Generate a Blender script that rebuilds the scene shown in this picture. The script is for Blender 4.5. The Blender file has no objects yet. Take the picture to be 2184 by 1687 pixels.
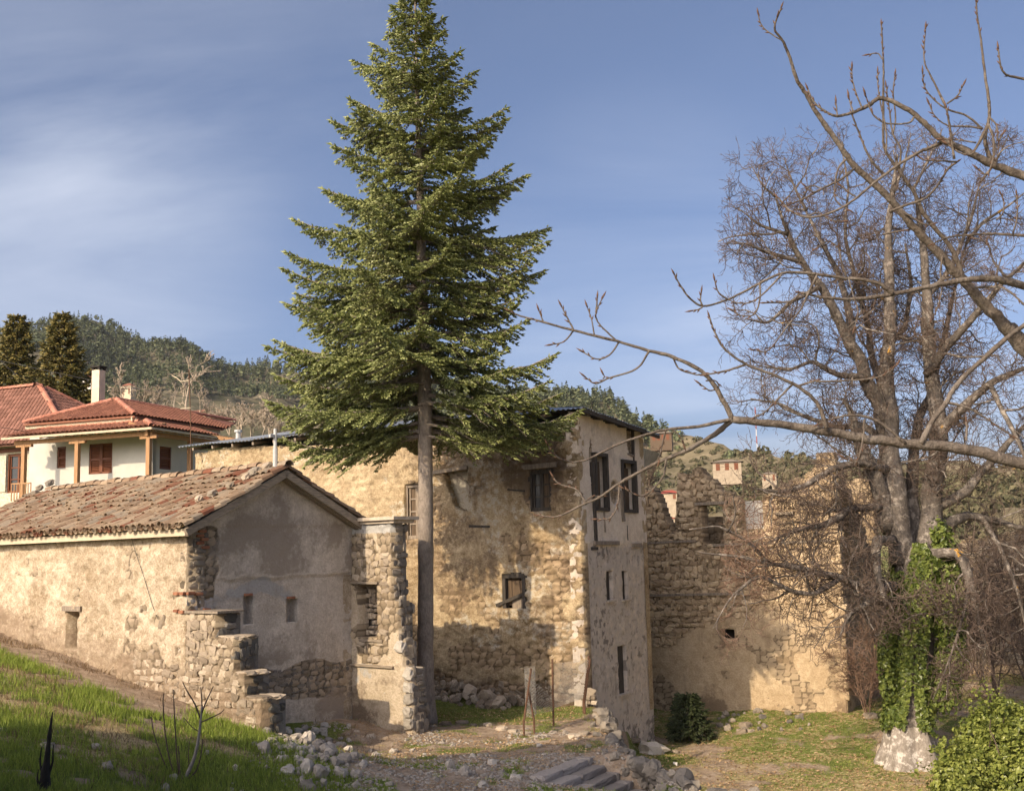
import bpy, math, random
import numpy as np
from mathutils import Vector, Matrix

S = bpy.context.scene
COL = S.collection
random.seed(11)
RNG = np.random.default_rng(11)
R = math.radians

# ------------------------------------------------------------------ camera
EYE = np.array((0.0, 0.0, 4.3))
FOC, PITCH, ROLL = 2500.0, 7.68, -1.5          # focal length in units of a 2184 wide frame
cam_d = bpy.data.cameras.new('camera')
cam_d.sensor_width = 36.0
cam_d.lens = FOC / 2184.0 * 36.0
cam_d.clip_start, cam_d.clip_end = 0.1, 8000.0
cam = bpy.data.objects.new('camera', cam_d)
COL.objects.link(cam)
cam.matrix_world = Matrix.Translation(EYE) @ Matrix.Rotation(R(90 + PITCH), 4, 'X') @ Matrix.Rotation(R(ROLL), 4, 'Z')
S.camera = cam
CR = np.array(cam.matrix_world.to_3x3())

# ------------------------------------------------------------------ daylight
SUN_H = np.array((-0.655, -0.756)); SUN_H /= np.linalg.norm(SUN_H)
SUN_EL = R(29.5)
sdir = Vector((SUN_H[0] * math.cos(SUN_EL), SUN_H[1] * math.cos(SUN_EL), math.sin(SUN_EL)))
sun_d = bpy.data.lights.new('sun', 'SUN')
sun_d.energy, sun_d.angle, sun_d.color = 3.3, R(0.5), (1.0, 0.82, 0.58)
sun = bpy.data.objects.new('sun', sun_d)
COL.objects.link(sun)
sun.rotation_euler = sdir.to_track_quat('Z', 'Y').to_euler()

world = bpy.data.worlds.new('World')
S.world = world
world.use_nodes = True
wt = world.node_tree
wt.nodes.clear()
def wn(t, **k):
    n = wt.nodes.new(t)
    for a, b in k.items():
        setattr(n, a, b)
    return n
w_out = wn('ShaderNodeOutputWorld'); w_bg = wn('ShaderNodeBackground')
w_sky = wn('ShaderNodeTexSky', sky_type='NISHITA', sun_disc=False, sun_elevation=SUN_EL,
           sun_rotation=math.atan2(SUN_H[0], SUN_H[1]), altitude=800.0, air_density=0.5, dust_density=8.5, ozone_density=1.7)
w_bg.inputs['Strength'].default_value = 0.15
w_tc = wn('ShaderNodeTexCoord'); w_sep = wn('ShaderNodeSeparateXYZ')
wt.links.new(w_tc.outputs['Generated'], w_sep.inputs[0])
# thin high cloud: noise on the plane the view direction meets overhead
w_z = wn('ShaderNodeMath', operation='ADD'); w_z.inputs[1].default_value = 0.22
wt.links.new(w_sep.outputs['Z'], w_z.inputs[0])
w_dx = wn('ShaderNodeMath', operation='DIVIDE'); w_dy = wn('ShaderNodeMath', operation='DIVIDE')
wt.links.new(w_sep.outputs['X'], w_dx.inputs[0]); wt.links.new(w_z.outputs[0], w_dx.inputs[1])
wt.links.new(w_sep.outputs['Y'], w_dy.inputs[0]); wt.links.new(w_z.outputs[0], w_dy.inputs[1])
w_cmb = wn('ShaderNodeCombineXYZ')
wt.links.new(w_dx.outputs[0], w_cmb.inputs[0]); wt.links.new(w_dy.outputs[0], w_cmb.inputs[1])
w_map = wn('ShaderNodeMapping'); w_map.inputs['Rotation'].default_value = (0, 0, R(52)); w_map.inputs['Scale'].default_value = (0.55, 1.7, 1.0)
w_map.inputs['Location'].default_value = (3.15, 1.4, 0)
wt.links.new(w_cmb.outputs[0], w_map.inputs['Vector'])
w_no = wn('ShaderNodeTexNoise'); w_no.inputs['Scale'].default_value = 0.95; w_no.inputs['Detail'].default_value = 7.0
w_no.inputs['Roughness'].default_value = 0.56; w_no.inputs['Distortion'].default_value = 0.5
wt.links.new(w_map.outputs[0], w_no.inputs['Vector'])
w_rp = wn('ShaderNodeValToRGB')
w_rp.color_ramp.elements[0].position = 0.36; w_rp.color_ramp.elements[1].position = 0.74
wt.links.new(w_no.outputs[0], w_rp.inputs[0])
w_cf = wn('ShaderNodeMath', operation='MULTIPLY'); w_cf.inputs[1].default_value = 0.5
def w_patch(px, py, lo):
    d = Vector(CR @ np.array(((px - 1092.0) / FOC, -(py - 843.5) / FOC, -1.0))).normalized()
    v = wn('ShaderNodeVectorMath', operation='DOT_PRODUCT'); v.inputs[1].default_value = d
    wt.links.new(w_tc.outputs['Generated'], v.inputs[0])
    r = wn('ShaderNodeMapRange', interpolation_type='SMOOTHSTEP'); r.inputs['From Min'].default_value = lo; r.inputs['From Max'].default_value = 1.0
    wt.links.new(v.outputs['Value'], r.inputs['Value'])
    return r.outputs[0]
def w_math(op, a, b):
    m = wn('ShaderNodeMath', operation=op)
    for i, q in ((0, a), (1, b)):
        if isinstance(q, (int, float)): m.inputs[i].default_value = q
        else: wt.links.new(q, m.inputs[i])
    return m.outputs[0]
# where the thin clouds lie thicker: banks round the whole sky, one of them to the left of the spruce
w_amt = w_math('ADD', w_patch(30, 545, .972), w_math('MULTIPLY', w_patch(330, 250, .985), .35))
w_amt = w_math('ADD', w_amt, w_math('MULTIPLY', w_patch(600, 90, .99), .3))
w_amt = w_math('ADD', w_amt, w_math('MULTIPLY', w_patch(1900, 1000, .965), .8))
w_amt = w_math('ADD', w_amt, w_math('MULTIPLY', w_patch(1330, 640, .98), .45))
w_amt = w_math('MULTIPLY', w_math('ADD', w_amt, .05), w_rp.outputs[0])
wt.links.new(w_amt, w_cf.inputs[0])
w_mx = wn('ShaderNodeMix', data_type='RGBA')
wt.links.new(w_cf.outputs[0], w_mx.inputs[0]); wt.links.new(w_sky.outputs[0], w_mx.inputs[6])
w_mx.inputs[7].default_value = (4.6, 4.8, 5.3, 1)
wt.links.new(w_mx.outputs[2], w_bg.inputs[0]); wt.links.new(w_bg.outputs[0], w_out.inputs[0])

S.view_settings.view_transform = 'Standard'
S.view_settings.look = 'None'
S.view_settings.exposure = 0.6
S.view_settings.gamma = 1.0
S.view_settings.use_curve_mapping = False
S.render.engine = 'CYCLES'
S.cycles.max_bounces = 6
S.cycles.diffuse_bounces = 3

# ------------------------------------------------------------------ helpers: pixels of the plan <-> the place
def ray(px, py):
    d = CR @ np.array(((px - 1092.0) / FOC, -(py - 843.5) / FOC, -1.0))
    return d
def P(px, py, Y):
    d = ray(px, py)
    return EYE + d * ((Y - EYE[1]) / d[1])
def proj(p):
    q = (np.atleast_2d(p) - EYE) @ CR
    return np.stack([1092 + FOC * q[:, 0] / -q[:, 2], 843.5 - FOC * q[:, 1] / -q[:, 2]], 1)
def unit(v):
    v = np.asarray(v, float)
    return v / np.linalg.norm(v)
def along(p, d, px):
    """distance t such that p + t*d lies in the image column px (taken at the horizon)"""
    t0, t1 = -60.0, 60.0
    f = lambda t: proj(p + t * d)[0, 0] - px
    best = min(np.linspace(0, 25, 501), key=lambda t: abs(f(t)))
    return float(best)
class Plane:
    """upright plane: u runs along U (to the right as seen from outside), v is the world height"""
    def __init__(s, O, U):
        s.O = np.array((O[0], O[1], 0.0)); s.U = unit((U[0], U[1], 0.0)); s.N = np.cross(s.U, (0, 0, 1.0))
    def uv(s, px, py):
        d = ray(px, py)
        t = np.dot(s.O - EYE, s.N) / np.dot(d, s.N)
        p = EYE + d * t
        return float(np.dot(p - s.O, s.U)), float(p[2])
    def rect(s, x0, y0, x1, y1):
        a, b = s.uv(x0, y1), s.uv(x1, y0)
        return a[0], a[1], b[0], b[1]
    def pt(s, u, v, d=0.0):
        u, v, d = np.broadcast_arrays(np.asarray(u, float), np.asarray(v, float), np.asarray(d, float))
        return s.O + u[..., None] * s.U + d[..., None] * s.N + v[..., None] * np.array((0, 0, 1.0))

# ------------------------------------------------------------------ helpers: noise
def _h(ix, iy, iz, seed):
    with np.errstate(over='ignore'):
        x = ix.astype(np.int64).astype(np.uint32) * np.uint32(374761393) + iy.astype(np.int64).astype(np.uint32) * np.uint32(668265263) \
            + iz.astype(np.int64).astype(np.uint32) * np.uint32(2147483647) + np.uint32((seed * 974634777) & 0xffffffff)
        x = (x ^ (x >> np.uint32(13))) * np.uint32(1274126177)
        x = (x ^ (x >> np.uint32(16))) * np.uint32(2246822519)
        x = x ^ (x >> np.uint32(15))
    return x.astype(np.float64) / 4294967295.0
def vnoise(x, y, seed=0):
    x, y = np.broadcast_arrays(np.asarray(x, float), np.asarray(y, float))
    ix, iy = np.floor(x), np.floor(y)
    fx, fy = x - ix, y - iy
    fx, fy = fx * fx * (3 - 2 * fx), fy * fy * (3 - 2 * fy)
    z = np.zeros_like(ix)
    a, b = _h(ix, iy, z, seed), _h(ix + 1, iy, z, seed)
    c, d = _h(ix, iy + 1, z, seed), _h(ix + 1, iy + 1, z, seed)
    return (a * (1 - fx) + b * fx) * (1 - fy) + (c * (1 - fx) + d * fx) * fy
def fbm(x, y, seed=0, octv=4, rough=0.5):
    s, a, n = 0.0, 1.0, 0.0
    for k in range(octv):
        s = s + a * vnoise(np.asarray(x) * 2 ** k + 17.3 * k, np.asarray(y) * 2 ** k - 9.1 * k, seed + k)
        n += a; a *= rough
    return s / n
def worley(x, y, seed=0):
    x, y = np.broadcast_arrays(np.asarray(x, float), np.asarray(y, float))
    ix, iy = np.floor(x), np.floor(y)
    f1 = np.full(x.shape, 9.0); f2 = f1.copy(); cid = np.zeros(x.shape)
    z = np.zeros_like(ix)
    for dx in (-1, 0, 1):
        for dy in (-1, 0, 1):
            cx, cy = ix + dx, iy + dy
            jx, jy, k = _h(cx, cy, z, seed), _h(cx, cy, z + 1, seed), _h(cx, cy, z + 2, seed)
            d = np.hypot(cx + .15 + .7 * jx - x, cy + .15 + .7 * jy - y)
            m = d < f1
            f2 = np.where(m, f1, np.minimum(f2, d)); cid = np.where(m, k, cid); f1 = np.where(m, d, f1)
    return f1, f2, cid
def sst(a, b, x):
    t = np.clip((np.asarray(x, float) - a) / (b - a), 0, 1)
    return t * t * (3 - 2 * t)

# ------------------------------------------------------------------ helpers: meshes and objects
WL = {}                                        # world origin of every parent
def tag(o, label=None, cat=None, group=None, kind=None):
    if label: o['label'] = label
    if cat: o['category'] = cat
    if group: o['group'] = group
    if kind: o['kind'] = kind
    return o
def thing(name, label, cat, loc, group=None):
    o = bpy.data.objects.new(name, None)
    COL.objects.link(o); o.location = tuple(loc); o.empty_display_size = 0.3
    WL[o.name] = np.array(loc, float)
    return tag(o, label, cat, group)
def mesh_np(name, V, Q=None, T=None, mats=(), mi=None, smooth=False, attrs=None):
    me = bpy.data.meshes.new(name)
    V = np.asarray(V, np.float32)
    me.vertices.add(len(V)); me.vertices.foreach_set('co', V.ravel())
    idx, st, off = [], [], 0
    for A in (Q, T):
        if A is not None and len(A):
            A = np.asarray(A, np.int32)
            idx.append(A.ravel()); st.append(off + np.arange(len(A), dtype=np.int32) * A.shape[1]); off += A.size
    idx, st = np.concatenate(idx), np.concatenate(st)
    me.loops.add(len(idx)); me.loops.foreach_set('vertex_index', idx)
    me.polygons.add(len(st)); me.polygons.foreach_set('loop_start', st.astype(np.int32))
    for m in mats: me.materials.append(m)
    if mi is not None: me.polygons.foreach_set('material_index', np.asarray(mi, np.int32))
    me.polygons.foreach_set('use_smooth', np.full(len(st), bool(smooth)))
    for k, a in (attrs or {}).items():
        at = me.attributes.new(k, 'FLOAT', 'POINT'); at.data.foreach_set('value', np.asarray(a, np.float32).ravel())
    me.update(calc_edges=True)
    return me
def link(name, me, parent=None, loc=None):
    o = bpy.data.objects.new(name, me); COL.objects.link(o)
    if parent is not None:
        o.parent = parent; WL[o.name] = WL[parent.name]
    else:
        WL[o.name] = np.zeros(3) if loc is None else np.array(loc, float)
        if loc is not None: o.location = tuple(loc)
    return o
def obj(name, V, Q=None, T=None, mat=None, parent=None, loc=None, mi=None, smooth=False, attrs=None):
    """V in world coordinates"""
    org = WL[parent.name] if parent is not None else (np.zeros(3) if loc is None else np.array(loc, float))
    mats = mat if isinstance(mat, (list, tuple)) else [mat]
    return link(name, mesh_np(name, np.asarray(V) - org, Q, T, mats, mi, smooth, attrs), parent, loc)
BOXQ = np.array(((0, 3, 2, 1), (4, 5, 6, 7), (0, 1, 5, 4), (1, 2, 6, 5), (2, 3, 7, 6), (3, 0, 4, 7)))
class Geo:
    def __init__(s): s.V, s.Q, s.T, s.mq, s.mt, s.n = [], [], [], [], [], 0
    def add(s, V, Q=None, T=None, m=0):
        V = np.asarray(V, float)
        if Q is not None and len(Q): s.Q.append(np.asarray(Q) + s.n); s.mq.append(np.full(len(Q), m))
        if T is not None and len(T): s.T.append(np.asarray(T) + s.n); s.mt.append(np.full(len(T), m))
        s.V.append(V); s.n += len(V)
        return s
    def box(s, c, a, b, h, m=0):
        """centre and the three half-edge vectors"""
        c, a, b, h = map(lambda q: np.asarray(q, float), (c, a, b, h))
        s.add([c - a - b - h, c + a - b - h, c + a + b - h, c - a + b - h, c - a - b + h, c + a - b + h, c + a + b + h, c - a + b + h], BOXQ, m=m)
        return s
    def beam(s, p, q, w, h, up=(0, 0, 1), m=0):
        p, q = np.asarray(p, float), np.asarray(q, float)
        d = q - p; t = unit(d)
        side = np.cross(t, up)
        if np.linalg.norm(side) < 1e-4: side = np.cross(t, (1, 0, 0.))
        side = unit(side); u2 = np.cross(side, t)
        return s.box((p + q) / 2, d / 2, side * w / 2, u2 * h / 2, m)
    def tube(s, pts, r, n=6, m=0, cap=True):
        pts = np.asarray(pts, float); k = len(pts)
        r = np.broadcast_to(np.asarray(r, float), (k,))
        t = np.gradient(pts, axis=0); t /= np.linalg.norm(t, axis=1)[:, None] + 1e-9
        ref = np.eye(3)[np.argmin(np.abs(t.mean(0)))]
        a = np.cross(t, ref); a /= np.linalg.norm(a, axis=1)[:, None] + 1e-9
        b = np.cross(t, a)
        an = np.arange(n) * 2 * np.pi / n
        V = pts[:, None, :] + r[:, None, None] * (np.cos(an)[None, :, None] * a[:, None, :] + np.sin(an)[None, :, None] * b[:, None, :])
        i = (np.arange(k - 1) * n)[:, None]; j = np.arange(n)[None, :]; j2 = (j + 1) % n
        Q = np.stack([i + j, i + j2, i + n + j2, i + n + j], -1).reshape(-1, 4)
        T = None
        if cap and n > 2:
            T = [(0, q + 1, q) for q in range(1, n - 1)] + [((k - 1) * n, (k - 1) * n + q, (k - 1) * n + q + 1) for q in range(1, n - 1)]
        return s.add(V.reshape(-1, 3), Q, T, m)
    def arrays(s):
        return (np.concatenate(s.V), np.concatenate(s.Q) if s.Q else None, np.concatenate(s.T) if s.T else None,
                np.concatenate(s.mq + s.mt))
    def build(s, name, mat, parent=None, loc=None, smooth=False):
        V, Q, T, mi = s.arrays()
        return obj(name, V, Q, T, mat, parent, loc, mi if isinstance(mat, (list, tuple)) else None, smooth)
def place(name, me, M, parent=None):
    """an object that shares the mesh, at world matrix M"""
    o = bpy.data.objects.new(name, me); COL.objects.link(o)
    M = np.array(M, float)
    if parent is not None:
        o.parent = parent; M[:3, 3] -= WL[parent.name]
    o.matrix_local = Matrix(M.tolist()); o.matrix_basis = Matrix(M.tolist())
    return o
def me_arrays(me):
    V = np.empty(len(me.vertices) * 3, np.float32); me.vertices.foreach_get('co', V)
    idx = np.empty(len(me.loops), np.int32); me.loops.foreach_get('vertex_index', idx)
    st = np.empty(len(me.polygons), np.int32); me.polygons.foreach_get('loop_start', st)
    ln = np.diff(np.append(st, len(idx)))
    Q = idx[np.concatenate([np.arange(a, a + 4) for a in st[ln == 4]])].reshape(-1, 4) if (ln == 4).any() else np.zeros((0, 4), int)
    T = idx[np.concatenate([np.arange(a, a + 3) for a in st[ln == 3]])].reshape(-1, 3) if (ln == 3).any() else np.zeros((0, 3), int)
    return V.reshape(-1, 3).astype(float), Q, T
def merged(name, Ms, vi, variants, mat, parent=None, smooth=False):
    """many pieces in one mesh"""
    vs, qs, ts, n = [], [], [], 0
    Ms = np.asarray(Ms, float); vi = np.asarray(vi)
    for k, me in enumerate(variants):
        sel = Ms[vi == k]
        if not len(sel): continue
        V, Q, T = me_arrays(me)
        W = np.einsum('mij,vj->mvi', sel[:, :3, :3], V) + sel[:, None, :3, 3]
        off = n + (np.arange(len(sel)) * len(V))[:, None, None]
        if len(Q): qs.append((Q[None] + off).reshape(-1, 4))
        if len(T): ts.append((T[None] + off).reshape(-1, 3))
        vs.append(W.reshape(-1, 3)); n += len(sel) * len(V)
    return obj(name, np.concatenate(vs), np.concatenate(qs) if qs else None, np.concatenate(ts) if ts else None, mat, parent, smooth=smooth)
def pieces(name, Ms, vi, variants, mat, parent, rest, limit=300):
    """the pieces that show largest become objects, the remainder one part of kind stuff"""
    Ms = np.asarray(Ms, float); vi = np.asarray(vi)
    if not len(Ms): return
    size = np.linalg.norm(Ms[:, :3, 0], axis=1) * np.linalg.norm(Ms[:, :3, 2], axis=1) / ((Ms[:, :3, 3] - EYE) ** 2).sum(1)
    px = proj(Ms[:, :3, 3])
    size = size * np.where((px[:, 0] > -20) & (px[:, 0] < 2204) & (px[:, 1] > -20) & (px[:, 1] < 1707), 1, 0.01)
    order = np.argsort(-size)
    for i in order[:limit]:
        place(name, variants[vi[i]], Ms[i], parent)
    if len(order) > limit:
        r = order[limit:]
        tag(merged(rest, Ms[r], vi[r], variants, mat, parent), kind='stuff')
def frame(c, x, y, z):
    M = np.eye(4); M[:3, 0], M[:3, 1], M[:3, 2], M[:3, 3] = x, y, z, c
    return M
def rotm(ax, a):
    return np.array(Matrix.Rotation(a, 3, Vector(ax)))
def sheet(name, pl, u0, u1, v0, v1, mat, parent, res=.05, mask=None, disp=None, attrs=None, thick=.4, eu=(), ev=(), smooth=False):
    """a wall face as relief: a grid in the plane, cells outside MASK left out, every edge turned back into the wall"""
    def lines(a, b, ex):
        g = np.linspace(a, b, max(2, int(round((b - a) / res)) + 1))
        ex = [e for e in ex if a + 1e-3 < e < b - 1e-3]
        g = np.array([q for q in g if all(abs(q - e) > res * .45 for e in ex)] + ex)
        return np.unique(np.round(np.sort(g), 5))
    us, vs = lines(u0, u1, eu), lines(v0, v1, ev)
    nu, nv = len(us), len(vs)
    uu, vv = np.meshgrid(us, vs)
    d = disp(uu, vv) if disp else np.zeros_like(uu)
    F = pl.pt(uu, vv, d).reshape(-1, 3)
    B = pl.pt(uu, vv, -thick).reshape(-1, 3)
    cu, cv = np.meshgrid((us[1:] + us[:-1]) / 2, (vs[1:] + vs[:-1]) / 2)
    k = mask(cu, cv) if mask else np.ones(cu.shape, bool)
    idx = np.arange(nu * nv).reshape(nv, nu)
    a, b, c, e = idx[:-1, :-1], idx[:-1, 1:], idx[1:, 1:], idx[1:, :-1]
    Q = [np.stack([a, b, c, e], -1)[k]]
    n = nu * nv
    kp = np.pad(k, 1)
    for (m, p, q) in ((k & ~kp[:-2, 1:-1], a, b), (k & ~kp[2:, 1:-1], c, e), (k & ~kp[1:-1, :-2], e, a), (k & ~kp[1:-1, 2:], b, c)):
        Q.append(np.stack([q, p, p + n, q + n], -1)[m])
    Q = np.concatenate(Q)
    V = np.concatenate([F, B])
    used = np.unique(Q); remap = np.full(2 * n, -1); remap[used] = np.arange(len(used))
    at = {}
    if attrs:
        for kk, A in attrs(uu, vv).items():
            A = np.broadcast_to(A, uu.shape).ravel(); at[kk] = np.concatenate([A, A])[used]
    return obj(name, V[used], remap[Q], None, mat, parent, smooth=smooth, attrs=at)
# ------------------------------------------------------------------ materials
class NT:
    def __init__(s, name, rough=0.9, spec=0.25):
        s.m = bpy.data.materials.new(name); s.m.use_nodes = True
        s.t = s.m.node_tree; s.t.nodes.clear()
        s.out = s.n('ShaderNodeOutputMaterial'); s.b = s.n('ShaderNodeBsdfPrincipled')
        s.b.inputs['Roughness'].default_value = rough
        s.b.inputs['Specular IOR Level'].default_value = spec
        s.l(s.b.outputs[0], s.out.inputs[0])
        s.pos = s.n('ShaderNodeNewGeometry').outputs['Position']
    def n(s, t, **k):
        n = s.t.nodes.new(t)
        for a, b in k.items(): setattr(n, a, b)
        return n
    def l(s, a, b): s.t.links.new(a, b)
    def noise(s, scale, det=5.0, rough=0.55, dist=0.0, vec=None, stretch=None):
        n = s.n('ShaderNodeTexNoise'); n.inputs['Scale'].default_value = scale; n.inputs['Detail'].default_value = det
        n.inputs['Roughness'].default_value = rough; n.inputs['Distortion'].default_value = dist
        v = vec or s.pos
        if stretch:
            mp = s.n('ShaderNodeMapping'); mp.inputs['Scale'].default_value = stretch; s.l(v, mp.inputs[0]); v = mp.outputs[0]
        s.l(v, n.inputs['Vector'])
        return n.outputs[0]
    def ramp(s, f, *stops):
        r = s.n('ShaderNodeValToRGB'); e = r.color_ramp.elements
        while len(e) < len(stops): e.new(0.5)
        for q, (p, c) in zip(e, stops):
            q.position = p; q.color = (c, c, c, 1) if isinstance(c, (int, float)) else (*c, 1)
        s.l(f, r.inputs[0])
        return r.outputs[0]
    def mix(s, f, a, b, mode='MIX'):
        m = s.n('ShaderNodeMix', data_type='RGBA', blend_type=mode)
        for i, q in ((0, f), (6, a), (7, b)):
            if isinstance(q, (int, float)): m.inputs[i].default_value = q
            elif isinstance(q, tuple): m.inputs[i].default_value = (*q, 1)
            else: s.l(q, m.inputs[i])
        return m.outputs[2]
    def math(s, op, a, b=None, clamp=False):
        m = s.n('ShaderNodeMath', operation=op, use_clamp=clamp)
        for i, q in ((0, a), (1, b)):
            if q is None: continue
            if isinstance(q, (int, float)): m.inputs[i].default_value = q
            else: s.l(q, m.inputs[i])
        return m.outputs[0]
    def attr(s, k): return s.n('ShaderNodeAttribute', attribute_name=k).outputs['Fac']
    def rnd(s):
        """a number per piece, the same for pieces that are objects and for pieces joined in one mesh"""
        a = s.n('ShaderNodeObjectInfo').outputs['Random']; b = s.n('ShaderNodeNewGeometry').outputs['Random Per Island']
        return s.math('FRACT', s.math('ADD', a, s.math('MULTIPLY', b, 3.7)))
    def bump(s, h, strength=0.5, dist=0.03):
        b = s.n('ShaderNodeBump'); b.inputs['Strength'].default_value = strength; b.inputs['Distance'].default_value = dist
        s.l(h, b.inputs['Height']); s.l(b.outputs[0], s.b.inputs['Normal'])
    def col(s, c):
        if isinstance(c, tuple): s.b.inputs['Base Color'].default_value = (*c, 1)
        else: s.l(c, s.b.inputs['Base Color'])
        return s
def plain(name, c, var=0.25, scale=6.0, rough=0.85, bump=0.3, spec=0.25, metal=0.0, stretch=None):
    t = NT(name, rough, spec)
    n = t.noise(scale, 6, .6, stretch=stretch)
    lo = tuple(q * (1 - var) for q in c); hi = tuple(min(1, q * (1 + var)) for q in c)
    t.col(t.ramp(n, (.3, lo), (.7, hi))); t.b.inputs['Metallic'].default_value = metal
    if bump: t.bump(n, bump, .01)
    return t.m
def plaster(name, lo, hi, stone_lo, stone_hi, cement, stain, bump=.55):
    """render on rubble: attribute 'stone' bares the stones ('cid' tells them apart), 'cement' and 'stain' are patches"""
    t = NT(name, .95, .15)
    big, mid, fine = t.noise(.8, 6, .6, .3), t.noise(5, 8, .68), t.noise(20, 7, .72)
    f = t.math('ADD', t.math('MULTIPLY', big, .30), t.math('ADD', t.math('MULTIPLY', mid, .38), t.math('MULTIPLY', fine, .32)))
    base = t.ramp(f, (.40, lo), (.5, tuple((a + b) / 2 for a, b in zip(lo, hi))), (.59, hi))
    cid = t.math('ADD', t.math('MULTIPLY', t.attr('cid'), .6), t.math('MULTIPLY', mid, .4))
    st = t.ramp(cid, (.2, stone_lo), (.75, stone_hi))
    st = t.mix(t.ramp(t.math('ADD', t.attr('joint'), t.math('MULTIPLY', t.math('SUBTRACT', fine, .5), .7)), (.35, 0.0), (.7, .85)), st, tuple(q * .55 for q in stone_lo))
    edge = t.ramp(t.math('ADD', t.attr('stone'), t.math('MULTIPLY', t.math('SUBTRACT', mid, .5), .7)), (.42, 0.0), (.58, 1.0))
    c = t.mix(edge, base, st)
    cm = t.ramp(t.math('ADD', t.attr('cement'), t.math('MULTIPLY', t.math('SUBTRACT', mid, .5), .8)), (.42, 0.0), (.55, 1.0))
    c = t.mix(cm, c, t.ramp(fine, (.3, tuple(q * .8 for q in cement)), (.7, cement)))
    sm = t.ramp(t.math('ADD', t.attr('stain'), t.math('MULTIPLY', t.math('SUBTRACT', t.noise(9, 8, .68), .5), 1.1)), (.38, 0.0), (.72, .85))
    c = t.mix(sm, c, stain)
    pit = t.ramp(t.noise(21, 6, .7), (.60, 0.0), (.70, .55))
    c = t.mix(pit, c, stain)
    drip = t.ramp(t.math('MULTIPLY', t.noise(2.6, 7, .62, stretch=(1, 1, .22)), t.ramp(t.noise(1.1, 3), (.4, .5), (.65, 1.0))), (.44, 0.0), (.62, .5))
    c = t.mix(drip, c, stain)
    t.col(c)
    t.bump(t.math('ADD', t.math('SUBTRACT', t.math('MULTIPLY', mid, .7), t.math('MULTIPLY', pit, .5)), t.math('MULTIPLY', fine, .55)), bump, .06)
    return t.m
def stone_mat(name, lo, hi, dark=(.05, .047, .042), lichen=.25, rough=.95, warm=None):
    t = NT(name, rough, .15)
    r = t.rnd(); mid, fine = t.noise(7, 7, .65), t.noise(45, 4, .6)
    c = t.ramp(t.math('ADD', t.math('MULTIPLY', r, .65), t.math('MULTIPLY', mid, .35)), (.15, lo), (.5, warm or tuple((a + b) / 2 for a, b in zip(lo, hi))), (.85, hi))
    c = t.mix(t.ramp(t.noise(11, 8, .7), (.55, 0.0), (.75, lichen)), c, dark)
    t.col(c); t.bump(t.math('ADD', mid, t.math('MULTIPLY', fine, .5)), .7, .04)
    return t.m
M = {}
M['long'] = plaster('plaster_long_wall', (.29, .215, .135), (.60, .505, .385), (.23, .175, .12), (.45, .365, .265), (.45, .42, .38), (.26, .19, .13), .8)
M['gable'] = plaster('plaster_gable', (.45, .385, .315), (.69, .615, .53), (.20, .16, .115), (.44, .355, .26), (.48, .455, .43), (.33, .275, .22), .9)
M['front'] = plaster('plaster_front_wall', (.27, .19, .105), (.56, .445, .29), (.20, .14, .085), (.47, .35, .225), (.56, .50, .40), (.15, .105, .07), .9)
M['tower'] = plaster('plaster_tower', (.60, .495, .39), (.80, .70, .58), (.26, .20, .135), (.45, .355, .255), (.58, .50, .42), (.19, .16, .135), .6)
M['ruin'] = plaster('plaster_ruin', (.38, .275, .165), (.56, .435, .29), (.26, .19, .12), (.50, .385, .255), (.45, .42, .40), (.20, .14, .09), .7)
M['butt'] = plaster('plaster_buttress', (.40, .32, .22), (.60, .50, .38), (.24, .185, .125), (.48, .385, .27), (.48, .46, .43), (.18, .13, .09), .8)
M['stone'] = stone_mat('rubble_stone', (.19, .15, .11), (.49, .405, .31), lichen=.4)
M['stone_dark'] = stone_mat('lichen_black_stone', (.07, .065, .058), (.24, .22, .195), lichen=.8)
M['stone_gable'] = stone_mat('old_grey_stone', (.14, .125, .11), (.30, .255, .20))
M['stone_ruin'] = stone_mat('ruin_stone', (.31, .225, .14), (.60, .465, .31), lichen=.3)
M['stone_pale'] = stone_mat('limestone_block', (.28, .25, .21), (.50, .455, .395), lichen=.4)
M['stone_rub'] = stone_mat('fallen_stone', (.25, .215, .18), (.50, .445, .38), lichen=.5)
M['stone_step'] = stone_mat('worn_step_stone', (.22, .19, .165), (.40, .35, .31), lichen=.6)
M['brick'] = stone_mat('old_brick', (.24, .10, .06), (.36, .17, .10), lichen=.2)
M['tile'] = stone_mat('barrel_tile', (.27, .175, .10), (.53, .37, .22), dark=(.15, .125, .095), lichen=.45, warm=(.44, .285, .165))
def tile_old():
    t = NT('weathered_barrel_tile', .9, .2)
    r = t.rnd(); n = t.noise(9, 6, .65)
    c = t.ramp(r, (.0, (.17, .065, .038)), (.10, (.20, .085, .05)), (.18, (.215, .145, .095)), (.5, (.27, .19, .125)), (.8, (.34, .255, .175)), (.97, (.25, .205, .155)))
    c = t.mix(t.ramp(n, (.5, 0.0), (.68, .55)), c, (.125, .095, .07))
    c = t.mix(t.ramp(t.noise(26, 4, .6), (.62, 0.0), (.72, .5)), c, (.40, .37, .31))
    t.col(c); t.bump(n, .4, .02)
    return t.m
M['tile'] = tile_old()
def tile_new(name, lo, hi):
    t = NT(name, .8, .25); r = t.rnd(); n = t.noise(5, 5, .6)
    t.col(t.ramp(t.math('ADD', t.math('MULTIPLY', r, .6), t.math('MULTIPLY', n, .4)), (.2, lo), (.8, hi)))
    return t.m
M['tile_red'] = tile_new('red_roof_tile', (.185, .075, .048), (.295, .128, .08))
M['tile_pink'] = tile_new('brown_roof_tile', (.165, .078, .055), (.265, .13, .095))
M['ridge_red'] = tile_new('ridge_tile', (.36, .145, .095), (.47, .21, .145))
M['white'] = plain('white_wall', (.50, .475, .43), .10, 1.2, bump=.15)
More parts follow.
